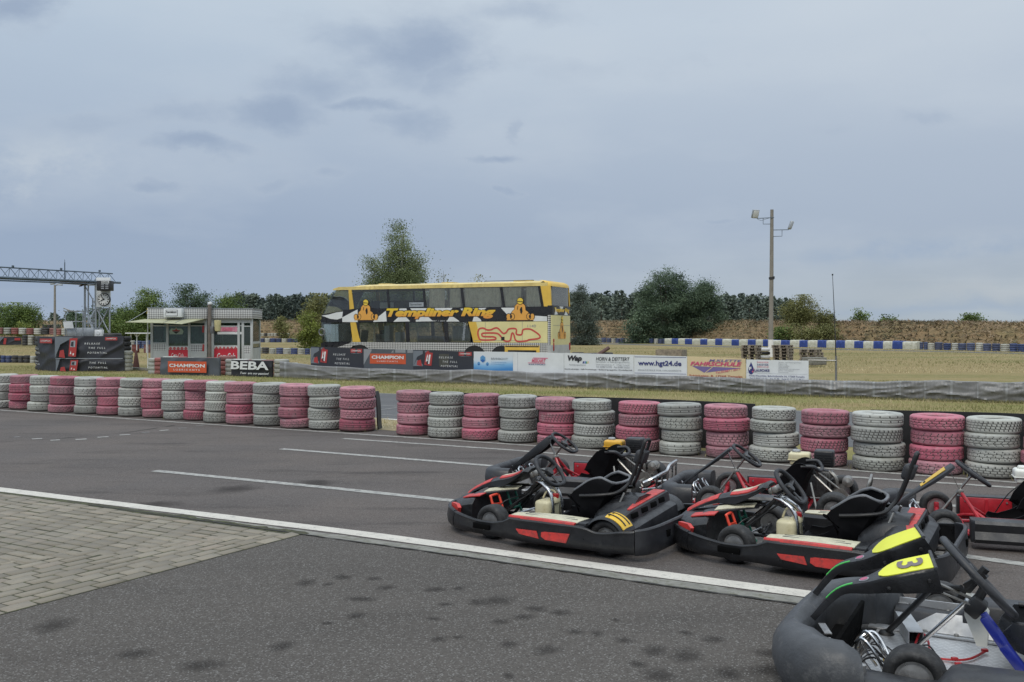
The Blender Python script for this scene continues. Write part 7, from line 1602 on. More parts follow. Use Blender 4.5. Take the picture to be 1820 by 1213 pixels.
mb = MB(); mb.text('Coca-Cola', (w*.14, -.03, .48), U, V, w*.44, .27, .3, .02); mb.build('lettering', M['ink_white'], r, smooth=0)
mb = MB(); mb.prism([(0, .03), (.62, .03), (.62, -.02), (.76, .12), (.62, .28), (.62, .22), (0, .22)], (w*.22, -.03, ZZ(591, Yc)), U, V, .01); ar = mb.build('arrow_sign', pm('arrow_pink', (.55, .22, .30), .5), r, smooth=0)
mb = MB(); mb.text('KASSE', (w*.27, -.04, ZZ(591, Yc)+.06), U, V, .42, .12, .15, .03); mb.build('lettering', M['ink_pinkred'], ar, smooth=0)
mb = MB(); mb.box((w*.44, -.02, ZZ(592.5, Yc)), (1.0, .01, .10)); mb.build('white_strip', M['pvc_white'], r)
# post between the cabins, with dusk lamp, and the yellowed float hanging on it
p = gpt(372.5, Yc-.3); r = thing('service_post', 'weathered dark post with white cap between the two cabins', 'post', p)
mb = MB(); mb.box((0, 0, ZZ(541, Yc)/2), (.13, .13, ZZ(541, Yc)), None, .02); mb.build('post', pm('weathered_wood', (.13, .11, .095), .85, var=.4, scale=4), r)
mb = MB(); mb.lathe([(0, 0), (.09, 0), (.10, .04), (.08, .10), (0, .12)], 16, Matrix.Translation((.02, 0, ZZ(542, Yc)))); mb.build('cap', M['pvc_white'], r)
mb = MB(); mb.box((.12, -.05, ZZ(587, Yc)), (.14, .12, .30), None, .02); mb.build('switch_box', M['seat_grey'], r)
p = gpt(387, Yc-.5); mb = MB(); mb.lathe([(.02, .0), (.11, .02), (.125, .1), (.13, .26), (.14, .42), (.135, .46), (0, .47)], 14); o = mb.build('paper_lantern', pm('yellowed_plastic', (.50, .45, .24), .6, var=.25, scale=6), None, loc=(p.x, p.y, ZZ(589.5, Yc))); tag(o, 'yellowed plastic cylinder hanging in front of the right cabin window', 'lantern')
# open shelter with red barrels left of the cabins
p = gpt(250, 74.); r = thing('open_shelter', 'small white open-sided shelter behind the control cabin', 'shelter', p)
mb = MB()
for x in (-.75, -.30, .45): mb.tube([(x, 0, 0), (x, 0, 1.5)], .04, 6)
mb.tube([(-.30, 0, 1.2), (-.5, 0, 1.5)], .03, 6); mb.tube([(-.30, 0, 1.2), (-.05, 0, 1.5)], .03, 6); mb.build('posts', M['pvc_white'], r); mb = MB(); mb.box((-.1, .2, 1.53), (1.9, 1.2, .08)); mb.build('roof', M['pvc_white'], r)
for i, (px, lab) in enumerate(((241, 'rusty red barrel under the left end of the open shelter'), (262, 'rusty red barrel at the right end of the open shelter'))):
    q = gpt(px, 74.5); mb = MB(); mb.lathe([(0, 0), (.27, 0), (.28, .02), (.27, .30), (.28, .32), (.27, .34), (.27, .62), (.28, .64), (0, .64)], 16); o = mb.build('barrel', M['tyre_rust'], None, loc=(q.x, q.y, 0)); tag(o, lab, 'barrel', 'barrels by the shelter')
# ---- tyre stacks, banners and cone in front of the cabins
YF = 36.8
def near_stack(px, py, n, col, label, R=.30, hh=.17, grp='tyre stacks in front of the cabins'):
    g = G(px, py); far_stack(g.x, g.y+R, 0, col, n, R, hh*n, label, grp)
near_stack(272, 665.5, 4, 'tyre_grey', 'grey tyre stack at the left end in front of the control cabin', hh=.165); near_stack(284, 665.8, 4, 'tyre_rust', 'rusty red tyre stack beside the leftmost grey stack', hh=.16)
for i, px in enumerate((298, 314, 328, 343, 358, 374)): near_stack(px, 665.8, 4, ('tyre_grey', 'tyre_rust')[i % 2], f'{("grey", "rusty red")[i % 2]} tyre stack behind the dark logo banner, {ordi(i+1)} from its left end', hh=.165)
near_stack(399, 667.4, 4, 'tyre_rust', 'rusty red tyre stack between the two low banners', R=.34, hh=.175); near_stack(411, 668.2, 4, 'tyre_grey', 'grey tyre stack left of the black and white banner', hh=.16)
for i, px in enumerate((424, 440, 456, 470)): near_stack(px, 669, 4, ('tyre_grey', 'tyre_rust')[i % 2], f'{("grey", "rusty red")[i % 2]} tyre stack behind the black and white banner, {ordi(i+1)} from its left end', hh=.155)
near_stack(497, 671.5, 4, 'tyre_white', 'cream tyre stack right of the black and white banner', R=.28, hh=.16); near_stack(513, 671.5, 3, 'tyre_grey', 'grey tyre stack at the left end of the grey sheeting', hh=.17)
a = G(287, 666.5); b = G(392, 668.5); d = b-a; root = thing('banner', 'dark banner with orange red logo box below the control cabin', 'banner', a-Vector((0, .10, 0)), math.atan2(d.y, d.x)); w = d.length; h = .67
cloth(w, h, 0, .05, 21., n=30).build('cloth', M['ink_slate'], root, smooth=70)
mb = MB(); mb.prism([(w*.16, h*.17), (w*.81, h*.17), (w*.81, h*.79), (w*.16, h*.79)], (0, -.105, 0), U, V, .003); mb.build('logo_box', M['ink_orange'], root, smooth=0)
mb = MB(); mb.text('CHAMPION', (w*.185, -.113, h*.46), U, V, w*.60, h*.19, 0, .03); mb.text('L U B R I C A N T S', (w*.26, -.113, h*.27), U, V, w*.44, h*.10, 0, .01); mb.build('lettering', M['ink_white'], root, smooth=0)
a = G(413, 668.5); b = G(485, 671); d = b-a; root = thing('banner', 'black banner with large white block letters and a script line', 'banner', a-Vector((0, .12, 0)), math.atan2(d.y, d.x)); w = d.length; h = .60
cloth(w, h, 0, .04, 31., n=24).build('cloth', M['ink_black'], root, smooth=70)
mb = MB(); mb.text('BEBA', (w*.03, -.09, h*.44), U, V, w*.93, h*.50, .05, .03); mb.text('Tuev  are our passion!', (w*.27, -.09, h*.12), U, V, w*.70, h*.17, .3, .015); mb.build('lettering', M['ink_white'], root, smooth=0)
mb = MB(); mb.box((0, 0, 0), (.36, .36, .03), None, .01); mb.lathe([(.15, .01), (.04, .78), (.025, .80), (0, .80)], 16); g = G(242, 655.5); o = mb.build('traffic_cone', pm('old_cone', (.085, .035, .03), .8, var=.3), None, loc=(g.x, g.y, .016)); tag(o, 'tall dark weathered traffic cone standing on the dry grass', 'cone')
g0 = G(222, 657.5); g1 = G(270, 660); mb = MB(); mb.bar((g0.x, g0.y, .06), (g1.x, g1.y, .06), .25, .12, bev=.01); tag(mb.build('concrete_slab', M['concrete_edge']), 'low grey concrete slab between the cone and the cabins', 'slab')
# small banner far left
a = gpt(-6, 86.); b = gpt(38, 87.); d = b-a; root = thing('banner', 'small distant dark banner with red plate at left edge', 'banner', (a.x, a.y, ZZ(613.5, 86.)), math.atan2(d.y, d.x)); w = d.length; h = ZZ(599, 86.)-ZZ(613.5, 86.)
cloth(w, h, 0, .06, 44., n=20).build('cloth', M['ink_dark'], root, smooth=70)
for pts, mat, nm in (([(0, 0), (0, h), (w*.30, h), (w*.1, h*.3)], M['ink_wedge'], 'pale_wedge'), ([(w*.26, h*.1), (w*.36, h*.05), (w*.40, h*.8), (w*.3, h*.85)], M['ink_red'], 'oil_can'), ([(w*.72, h*.55), (w*.95, h*.55), (w*.95, h*.85), (w*.72, h*.85)], M['ink_red'], 'name_plate')):
    mb = MB(); mb.prism(pts, (0, -.13, 0), U, V, .004); mb.build(nm, mat, root, smooth=0)

# ================================================================ flood light pole, pallets, crate, odds and ends
Yp = 62.; r = thing('floodlight_pole', 'tall concrete pole with two floodlights on bracket arms', 'light pole', gpt(1370, Yp)); zt = ZZ(373, Yp); conc = pm('pole_concrete', (.22, .205, .18), .85, var=.2, scale=1.5, col2=(.14, .13, .12), amt=.35, c2scale=2)
lean = (1372-1370)/F*Yp
mb = MB(); mb.tube([(0, 0, 0), (0, 0, ZZ(600, Yp)), (lean*.6, 0, ZZ(495, Yp)), (lean, 0, zt)], [.165, .155, .13, .105], 14); mb.build('pole', conc, r)
mb = MB(); mb.tube([(0, 0, 0), (0, 0, ZZ(604, Yp))], .175, 14); mb.build('white_base', M['white_paint'], r)
mb = MB(); mb.tube([(lean*.6, 0, ZZ(497, Yp)), (lean*.6, 0, ZZ(493, Yp))], .17, 12); mb.box((.15, -.1, ZZ(494, Yp)), (.12, .12, .16)); mb.build('clamp', M['dark_metal'], r)
k = lambda px, py: Vector(((px-1370)/F*Yp, -.12, ZZ(py, Yp)))
mb = MB(); mb.tube([k(1375, 387.5), k(1345, 389)], .024, 6); mb.tube([k(1368, 399), k(1355.5, 399), k(1355.5, 389)], .020, 6); mb.tube([k(1345, 390), k(1352, 393), k(1367, 388)], .012, 5); mb.build('bracket', M['galv_dark'], r)
mb = MB(); mb.tube([k(1374, 409.5), k(1401, 409)], .024, 6); mb.tube([k(1374, 421), k(1389, 420.5), k(1389, 409)], .020, 6); mb.build('bracket', M['galv_dark'], r)
mb = MB(); mb.box(k(1341.5, 381), (.46, .16, .56), Euler((.35, 0, .35)).to_matrix().to_4x4(), .03); fl = mb.build('floodlight', M['galv'], r); mb = MB(); mb.box(k(1341.5, 381)+Vector((.02, -.10, -.03)), (.38, .02, .46), Euler((.35, 0, .35)).to_matrix().to_4x4(), .005); mb.build('lens', M['pvc_white'], fl)
mb = MB(); mb.box(k(1404.5, 401), (.20, .44, .52), Euler((0, .35, -.1)).to_matrix().to_4x4(), .03); mb.build('floodlight', M['galv'], r)
mb = MB(); mb.box(k(1404.5, 401)+Vector((.11, -.0, .02)), (.02, .36, .42), Euler((0, .35, -.1)).to_matrix().to_4x4(), .005); mb.build('lens', M['pvc_white'], bpy.data.objects['floodlight.001'] if 'floodlight.001' in bpy.data.objects else r)
wood = pm('pallet_wood', (.26, .22, .17), .85, var=.35, scale=5, col2=(.12, .10, .085), amt=.4, c2scale=7)
def pallet_mesh():
    mb = MB()
    for y in (-.36, 0, .36):
        mb.box((0, y, .022), (1.2, .10, .022)); mb.box((0, y, .122), (1.2, .10, .02))
        for x in (-.52, 0, .52): mb.box((x, y, .072), (.145, .10, .078))
    for i in range(5): mb.box((-.54+.27*i, 0, .143) if False else (0, -.35+.175*i, .144), (1.2, .12, .022))
    for x in (-.52, 0, .52): mb.box((x, 0, .133 if False else .011), (.10, .8, .011))
    o = mb.build('pallet', wood); me = o.data; bpy.data.objects.remove(o); return me
PM_ = pallet_mesh()
def pallets(px, py, Y, n, rz, desc, rot2=False):
    p = gpt(px, Y)
    for i in range(n):
        o = bpy.data.objects.new('pallet', PM_); COL.objects.link(o); o.location = (p.x+rt.uniform(-.04, .04), p.y+rt.uniform(-.04, .04), .158*i); o.rotation_euler = (0, 0, rz+rt.uniform(-.06, .06))
        tag(o, f'grey wooden pallet, {ordi(i+1)} from the bottom of the stack {desc}', 'pallet', 'stacked wooden pallets')
pallets(1335, 0, 50., 6, 1.15, 'left of the floodlight pole'); pallets(1392, 0, 50., 6, 1.1, 'right of the floodlight pole'); pallets(1441.5, 0, 47., 5, 1.0, 'nearest the whip aerial')
p = gpt(1357, 51.); 
for i in range(4):
    mb = MB(); mb.box((0, 0, 0), (.60, .5, .17), None, .05); o = mb.build('plastic_crate', M['pvc_white'] if i % 2 else M['dark_metal'], None, loc=(p.x, p.y, .10+.20*i)); tag(o, f'{"white" if i % 2 else "black"} rounded crate between the pallet stacks, {("lowest", "second from bottom", "third from bottom", "topmost")[i]}', 'crate', 'crates between the pallets')
mb = MB(); Yq = 52.; p0 = gpt(1166, Yq); wz = ZZ(622, Yq)
mb.bar((0, 0, wz/2), (1.35, -.25, wz/2), .05, wz); mb.bar((0, 0, wz/2), (.35, 1.3, wz/2), .05, wz); mb.bar((.35, 1.3, wz/2), (1.85, 1.05, wz/2), .05, wz); mb.bar((1.35, -.25, wz/2), (1.85, 1.05, wz/2), .05, wz); o = mb.build('wooden_planter', wood, None, loc=p0); tag(o, 'open weathered wooden box standing behind the web address sign', 'box')
mb = MB(); p0 = gpt(1070, 52.)
mb.tube([(-.35, 0, .30), (.40, .1, .78)], .10, 10); o = mb.build('log', pm('old_log', (.12, .075, .07), .9, var=.4, scale=5), None, loc=p0); tag(o, 'short reddish log leaning on the dark tyres right of the coach', 'log')
for i, (px, z_) in enumerate(((1027, .42), (1040, .36), (1052, .38), (1064, .38), (1078, .40))):
    p = gpt(px, 52.5); far_stack(p.x, p.y, 0, 'tyre_black', 2, .36, z_+.1, f'flat black tyre pair behind the white cleaning sign, {ordi(i+1)} from the left', 'flat tyres behind the signs')
mb = MB(); p0 = gpt(1447, 44.5); mb.box((0, 0, .28), (.9, .7, .34), (0, 0, .2), .02); o = mb.build('concrete_block', M['concrete_edge'], None, loc=p0); tag(o, 'grey block on the grass beside the end of the sign row', 'block')
# ================================================================ terrain rises and vegetation
def gp(px, Y): return np.array([(px-CX)/F*Y, Y])
CREST = [(-420, 120, 3.0, 14), (-150, 125, 3.0, 14), (60, 132, 3.0, 14), (200, 142, 3.4, 13), (330, 160, 3.7, 12), (560, 176, 3.6, 9), (800, 178, 3.5, 9), (1020, 166, 3.45, 9), (1250, 140, 3.25, 8), (1500, 114, 2.9, 7.5), (1820, 94, 2.62, 7), (2100, 84, 2.5, 7)]
def bank():
    from mathutils import noise as NZ
    P = []
    for (a, b) in zip(CREST, CREST[1:]):
        A = gp(a[0], a[1]); B_ = gp(b[0], b[1]); k = max(2, int(np.hypot(*(B_-A))/1.1))
        for i in range(k): t = i/k; P.append((*(A+(B_-A)*t), lerp(a[2], b[2], t), lerp(a[3], b[3], t)))
    n = len(P); rings = []; nv = 22; pts = []
    for i in range(n):
        x, y, hh, wd = P[i]; a = P[max(i-3, 0)]; b = P[min(i+3, n-1)]; d = Vector((b[0]-a[0], b[1]-a[1], 0)).normalized(); nn = Vector((d.y, -d.x, 0))  # towards camera
        r = []
        for j in range(nv):
            v = j/(nv-1)*2-1       # -1 behind .. 1 in front
            s = max(0, 1-abs(v))**.8 if v < 0 else 1-(v*v*(3-2*v))
            q = Vector((x, y, 0))+nn*(v*wd)
            hgt = hh*s+(.20*NZ.noise(q*.35)+.12*NZ.noise(q*1.1))*min(1, s*3)
            r.append((q.x, q.y, hgt-.03)); pts.append((q.x, q.y, hgt, v))
        rings.append(r)
    mb = MB(); mb.loft(rings, caps=False, closed=False)
    m, t, b = new_mat('bank_grass'); tc = t.new('ShaderNodeTexCoord').outputs['Object']
    c = t.ramp(t.noise(tc, .12, 6, .65), [(.3, (.17, .13, .06)), (.5, (.25, .165, .085)), (.7, (.15, .14, .055))]); c = t.mix(t.ramp(t.noise(tc, 1.2, 6, .75), [(.4, 0.), (.7, .7)]), c, (.10, .085, .04))
    t.link(c, b.inputs['Base Color']); b.inputs['Roughness'].default_value = .95
    o = mb.build('bank', m, smooth=180); tag(o, kind='structure')
    return np.array(pts)
BANK = bank()
M['dry_blade'] = leaf_mat('dry_blade', (.185, .135, .088), (.33, .25, .165), .2, .8)
M['scrub'] = leaf_mat('scrub', (.105, .095, .055), (.20, .17, .095), .2, .8)
M['blade'] = leaf_mat('blade', (.18, .19, .065), (.55, .46, .28), .3, .8)
def blades(name, P, hgt, wid, mat, var, lean=.35, kind='stuff'):
    n = len(P); a = RNG.uniform(0, 2*PI, n); hv = hgt*RNG.uniform(.5, 1.25, n); wv = wid*RNG.uniform(.6, 1.3, n)
    dx, dy = np.cos(a)*wv/2, np.sin(a)*wv/2; lx, ly = RNG.normal(0, lean, n)*hv, RNG.normal(0, lean, n)*hv
    V = np.empty((n, 3, 3)); V[:, 0] = P+np.stack([-dx, -dy, 0*dx-.01], 1); V[:, 1] = P+np.stack([dx, dy, 0*dx-.01], 1); V[:, 2] = P+np.stack([lx, ly, hv], 1)
    o = fast_mesh(name, V.reshape(-1, 3), np.arange(n*3).reshape(-1, 3), mat, attr=var); return tag(o, kind=kind)
# rough dry growth on the banks
n = 95000; idx = RNG.integers(0, len(BANK), n); sel = BANK[idx]; vis = sel[:, 3] > -.35; sel = sel[vis]; n = len(sel)
Pn = sel[:, :3]+np.stack([RNG.normal(0, .7, n), RNG.normal(0, .7, n), np.full(n, -.08)], 1)
cl = (np.sin(Pn[:, 0]*.5)+np.sin(Pn[:, 1]*.43+1.3)+np.sin(Pn[:, 0]*.17+Pn[:, 1]*.21))/3
dry = RNG.random(n) > .42+.32*cl
tone = np.clip(.5+.3*np.sin(Pn[:, 0]*.23+2)+.2*np.sin(Pn[:, 1]*.31+Pn[:, 0]*.1)+RNG.normal(0, .2, n), 0, 1)
blades('dry_bank_grass', Pn[dry], .32, .15, M['dry_blade'], tone[dry], 1.6); q = Pn[~dry]; blades('bank_scrub', q, .32, .22, M['scrub'], tone[~dry], 1.5)
# verge and infield grass near the sheeting
def field_pts(n, x0, x1, y0, y1, keep):
    P = np.stack([RNG.uniform(x0, x1, n), y0+(y1-y0)*RNG.random(n)**1.35, np.zeros(n)], 1); return P[keep(P)]
nn_ = lambda P: P[:, 0]*.505+P[:, 1]*.863
tt_ = lambda P: -P[:, 0]*.863+P[:, 1]*.505
P = field_pts(150000, -24, 14, 15, 46, lambda P: (nn_(P) > 20.3) & (np.abs(P[:, 0]/P[:, 1]) < .58) & (nn_(P) < 34))
patch = np.clip(.42+.30*np.sin(P[:, 0]*.9+np.sin(P[:, 1]*.7)*1.5)+.25*np.sin(P[:, 1]*1.9+P[:, 0]*.4)+RNG.normal(0, .22, len(P)), 0, 1)
blades('verge_grass', P, .065, .018, M['blade'], patch, .5)
P = field_pts(60000, -60, 60, 38, 100, lambda P: (np.abs(P[:, 0]/P[:, 1]) < .58) & (nn_(P) > 34)); blades('infield_grass', P, .09, .05, M['blade'], np.clip(.54+.22*np.sin(P[:, 1]*.30+1.5*np.sin(P[:, 0]*.06)+.8)+.14*np.sin(P[:, 0]*.21+P[:, 1]*.11)+RNG.normal(0, .13, len(P)), 0, 1), .5)
P = np.array([[*TN(RNG.uniform(7.4, 12), RNG.uniform(12.7, 14.1)).to_tuple()[:2], .01] for _ in range(1600)]); blades('gap_tufts', P, .07, .012, M['blade'], RNG.uniform(.4, 1, len(P)), .6)
# tufts along the foot of the tyre stacks and sheeting
L = []
for px, py in FRONT:
    g = G(px, py); L += [(g.x+RNG.normal(0, .14), g.y+RNG.uniform(.05, .5), .006) for _ in range(26)]
for px in np.arange(500, 1900, 1.2):
    g = G(px, interp(px, TB)); L += [(g.x+RNG.normal(0, .05), g.y-RNG.uniform(.02, .16), .0) for _ in range(5)]
L = np.array(L); blades('foot_tufts', L, .085, .014, M['blade'], RNG.uniform(0, .6, len(L)), .5)

# ---- trees
def leaf_quads(C, size, flat=.0):
    n = len(C); th = RNG.uniform(0, 2*PI, n); ph = np.arccos(RNG.uniform(-1, 1, n))
    nrm = np.stack([np.sin(ph)*np.cos(th), np.sin(ph)*np.sin(th), np.abs(np.cos(ph))+flat], 1); nrm /= np.linalg.norm(nrm, axis=1)[:, None]
    r = RNG.normal(size=(n, 3)); u = np.cross(nrm, r); u /= np.linalg.norm(u, axis=1)[:, None]; v = np.cross(nrm, u)
    s = (size*RNG.uniform(.6, 1.35, n))[:, None]
    V = np.empty((n, 4, 3)); V[:, 0] = C-u*s; V[:, 1] = C+v*s*.55; V[:, 2] = C+u*s; V[:, 3] = C-v*s*.55
    return V.reshape(-1, 3)
def tree(name, label, cat, pos, h, crown, nleaf, lsize, lmat, bark, trunk_r=.12, group=None, clumps=46, cr=.55, trunk_top=.75, multi=1, jag=.22, base_gap=.0, fill=.25, stray=.045):
    """crown: list of (height fraction, radius in metres)"""
    R = thing(name, label, cat, pos, RNG.uniform(0, 6), group); rg = random.Random(hash(label) % 9999)
    rad = lambda f: interp(f, crown); f0, f1 = crown[0][0], crown[-1][0]
    cs = []; ws = []
    ar = np.array([rad(f) for f in np.linspace(f0, f1, 60)])**1.6+.02; cum = np.cumsum(ar)/ar.sum()
    for k in range(clumps):
        f = float(np.interp(RNG.random(), cum, np.linspace(f0, f1, 60))); a = RNG.uniform(0, 2*PI); rr = rad(f)*(1-fill*RNG.random()**1.2)*RNG.uniform(1-jag, 1+jag*.6)
        if RNG.random() < .22: rr *= RNG.uniform(.1, .7)
        cs.append((rr*math.cos(a), rr*math.sin(a), f*h)); ws.append(RNG.uniform(.6, 1.35))
    cs = np.array(cs); ws = np.array(ws); per = RNG.choice(len(cs), nleaf, p=ws**2/np.sum(ws**2))
    loc = cs[per]+RNG.normal(size=(nleaf, 3))*(cr*ws[per])[:, None]*np.array([1, 1, .72])
    ns = int(nleaf*stray); loc[:ns] += RNG.normal(size=(ns, 3))*cr*.9
    loc[:, 2] = np.clip(loc[:, 2], base_gap*h+.05, h*1.05)
    tone = np.clip(RNG.normal(.5, .17, len(cs))[per]+RNG.normal(0, .16, nleaf), 0, 1)
    fast_mesh('crown', leaf_quads(loc, lsize, .25), np.arange(nleaf*4).reshape(-1, 4), lmat, R, tone)
    mb = MB()
    for m_ in range(multi):
        ox, oy = (rg.uniform(-.5, .5)*.6, rg.uniform(-.5, .5)*.6) if multi > 1 else (0, 0)
        tp_ = Vector((ox*2.2, oy*2.2, h*trunk_top)); mb.tube(smooth_path([(ox*.4, oy*.4, -.2), (ox, oy, h*.2), (ox*1.6+rg.uniform(-.1, .1), oy*1.6, h*.45), tp_], 4), [trunk_r*(1-.8*i/12) for i in range(13)], 8)
    o = cs[np.argsort(-ws)[:min(26, len(cs))]]
    for c in o:
        z0 = max(h*.1, c[2]*rg.uniform(.45, .75)); s = Vector((0, 0, min(z0, h*trunk_top*.95))); e = Vector(c); md = lerp(s, e, .5)+Vector((0, 0, .08*h*rg.uniform(-.2, .6)))
        mb.tube([s, md, e], [trunk_r*.38, trunk_r*.24, trunk_r*.07], 5)
    mb.build('trunk', bark, R, smooth=60)
    return R
M['leaf_dark'] = leaf_mat('leaf_dark', (.034, .060, .042), (.165, .225, .135)); M['leaf_mid'] = leaf_mat('leaf_mid', (.046, .078, .022), (.205, .275, .075)); M['leaf_birch'] = leaf_mat('leaf_birch', (.085, .115, .055), (.30, .35, .17), .4)
M['leaf_yellow'] = leaf_mat('leaf_yellow', (.085, .11, .025), (.27, .31, .075), .35); M['leaf_olive'] = leaf_mat('leaf_olive', (.09, .10, .034), (.28, .275, .11)); M['leaf_pine'] = leaf_mat('leaf_pine', (.060, .080, .070), (.165, .20, .155), .2)
bark = pm('bark', (.09, .075, .06), .9, var=.3, scale=4); birch_bark = pm('birch_bark', (.42, .41, .38), .8, var=.2, scale=3, col2=(.05, .05, .05), amt=.35, c2scale=5)
TG = 'trees beyond the track'
def at(px, Y, z=0): return Vector(((px-CX)/F*Y, Y, z))
def hh_(top, Y, z=0): return H-(top-HY)/F*Y-z
Y = 78.
tree('birch_tree', 'tall pale birch with a pointed airy crown rising behind the coach', 'tree', at(708, Y), hh_(402, Y), [(.25, 2.9), (.40, 2.9), (.55, 2.35), (.68, 1.75), (.80, 1.25), (.92, .65), (1., .1)], 70000, .062, M['leaf_birch'], birch_bark, .13, TG, 190, .42, .93, 2, .30, .05, .6)
tree('birch_tree', 'lower slender birch left of the tall birch behind the coach', 'tree', at(665, Y-.5), hh_(446, Y), [(.30, 1.1), (.5, 1.05), (.7, .8), (.88, .45), (1., .1)], 11000, .06, M['leaf_birch'], birch_bark, .07, TG, 36, .36, .92, 1, .4)
tree('birch_tree', 'short slender birch right of the tall birch behind the coach', 'tree', at(742, Y+.5), hh_(440, Y), [(.25, .9), (.5, 1.0), (.75, .6), (1., .1)], 8000, .06, M['leaf_birch'], birch_bark, .07, TG, 30, .36, .92, 1, .4)
tree('young_tree', 'thin sparse grey tree seen over the middle of the coach roof', 'tree', at(788, 84), hh_(474, 84), [(.4, .8), (.7, .7), (.9, .35), (1., .1)], 900, .08, M['leaf_olive'], bark, .05, TG, 26, .3, .95, 1, .5)
for px, top, lab in ((826, 492, 'sparse shrub top just over the coach roof, left of the pair'), (852, 490, 'sparse shrub top just over the coach roof, right of the pair')):
    tree('shrub', lab, 'shrub', at(px, 86), hh_(top, 86), [(.3, .9), (.8, .7), (1., .2)], 1100, .08, M['leaf_olive'], bark, .04, TG, 26, .3, .9, 2, .5)
Y = 136.
tree('broadleaf_tree', 'largest dense dark green tree right of the coach', 'tree', at(1182, Y), hh_(478, Y), [(.0, 3.3), (.3, 4.1), (.6, 4.2), (.8, 3.5), (.93, 2.2), (1., .9)], 60000, .105, M['leaf_dark'], bark, .25, TG, 210, .52, .8, 3, .16, .0, .55)
tree('broadleaf_tree', 'dark green tree merging with the right side of the largest tree', 'tree', at(1250, Y-2), hh_(491, Y), [(.0, 2.3), (.3, 2.5), (.6, 2.3), (.8, 1.6), (.93, .9), (1., .25)], 30000, .105, M['leaf_dark'], bark, .18, TG, 66, .55, .85, 2, .28, .0, .4)
tree('shrub', 'low dark shrub at the left foot of the largest tree', 'shrub', at(1133, Y-2), hh_(552, Y), [(.0, 1.7), (.4, 1.9), (.8, 1.2), (1., .3)], 4000, .15, M['leaf_dark'], bark, .08, TG, 30, .5, .7, 2)
Y = 112.
tree('light_tree', 'pale yellow green tree with thin trunk right of the floodlight pole', 'tree', at(1424, Y, .6), hh_(528, Y, .6), [(.40, .9), (.55, 1.6), (.72, 1.7), (.88, 1.1), (1., .3)], 12000, .085, M['leaf_olive'], birch_bark, .09, TG, 50, .42, .85, 1, .28)
tree('light_tree', 'small thin tree just right of the pale yellow green tree', 'tree', at(1462, Y+1, .8), hh_(549, Y, .8), [(.3, .8), (.6, 1.1), (.85, .8), (1., .3)], 1700, .11, M['leaf_olive'], bark, .06, TG, 30, .36, .85, 2, .4)
for i, (px, top, w_, m_) in enumerate(((1404, 577, 1.2, 'leaf_olive'), (1440, 580, 1.4, 'leaf_olive'), (1470, 577, 1.1, 'leaf_olive'), (1388, 583, .9, 'leaf_mid'))):
    tree('shrub', f'low bank shrub under the pale trees, {ordi((2, 3, 4, 1)[i])} from the left', 'shrub', at(px, 108, .4), hh_(top, 108, .4), [(0, w_), (.5, w_), (1., w_*.4)], 2200, .11, M[m_], bark, .04, TG, 26, .4, .6, 3, .35)
for px, top, Y, w_, lab in ((1529, 549, 116, 1.0, 'small round pale tree on the bank crest right of the whip aerial'), (1577, 560, 113, .75, 'tiny sparse shrub on the bank crest between two small trees'), (1726, 558, 102, .95, 'small dark two-headed tree on the bank crest near the right edge')):
    z_ = 2.2; tree('young_tree', lab, 'tree', at(px, Y, z_), hh_(top, Y, z_), [(.1, w_*.6), (.5, w_), (.8, w_*.7), (1., w_*.2)], 1500, .11, M['leaf_mid'], bark, .04, TG, 24, .3, .8, 1, .4)
Y = 118.
tree('broadleaf_tree', 'tall leafy green tree behind the control cabin, nearest the gantry', 'tree', at(258, Y), hh_(503, Y), [(.0, 2.6), (.3, 3.1), (.55, 2.7), (.8, 1.7), (1., .4)], 28000, .10, M['leaf_mid'], bark, .18, TG, 74, .55, .85, 3, .35, .0, .45)
tree('broadleaf_tree', 'round dark bushy tree behind the lamp post between the cabins', 'tree', at(338, Y-2), hh_(512, Y), [(.0, 2.2), (.3, 2.9), (.6, 2.6), (.85, 1.6), (1., .5)], 24000, .10, M['leaf_dark'], bark, .16, TG, 66, .5, .85, 3, .22)
tree('broadleaf_tree', 'olive green tree behind the right cabin roof', 'tree', at(406, Y), hh_(520, Y), [(.0, 2.0), (.3, 2.5), (.6, 2.2), (.85, 1.3), (1., .4)], 20000, .10, M['leaf_mid'], bark, .15, TG, 60, .5, .85, 2, .28)
tree('broadleaf_tree', 'low broad tree filling the left of the control cabin', 'tree', at(222, Y-4), hh_(545, Y), [(.0, 2.0), (.4, 2.3), (.8, 1.4), (1., .5)], 15000, .10, M['leaf_mid'], bark, .12, TG, 46, .5, .8, 3, .3)
tree('shrub', 'dark bush behind the legs of the timing gantry', 'shrub', at(180, Y-4), hh_(549, Y), [(.0, 1.9), (.5, 2.0), (1., .6)], 5200, .14, M['leaf_dark'], bark, .1, TG, 36, .5, .7, 3)
tree('shrub', 'small dark bush left of the legs of the timing gantry', 'shrub', at(130, Y-4), hh_(557, Y), [(.0, 1.2), (.5, 1.3), (1., .4)], 2600, .13, M['leaf_dark'], bark, .08, TG, 28, .4, .7, 3)
tree('broadleaf_tree', 'round mid green bush tree standing on the far left field', 'tree', at(38, 112, 1.2), hh_(541, 112, 1.2), [(.0, 1.7), (.4, 2.1), (.8, 1.3), (1., .4)], 15000, .095, M['leaf_mid'], bark, .12, TG, 46, .45, .8, 3, .28)
tree('shrub', 'olive bush cut by the left edge of the view', 'shrub', at(2, 118, 1.4), hh_(543, 118, 1.4), [(.0, 1.6), (.5, 1.7), (1., .5)], 4500, .13, M['leaf_mid'], bark, .1, TG, 32, .45, .7, 3)
tree('shrub', 'tiny yellow flowering shrub beside the round bush tree', 'shrub', at(42, 106, .9), hh_(572, 106, .9), [(0, .8), (1., .4)], 900, .10, M['leaf_yellow'], bark, .03, TG, 14, .3, .6, 2)
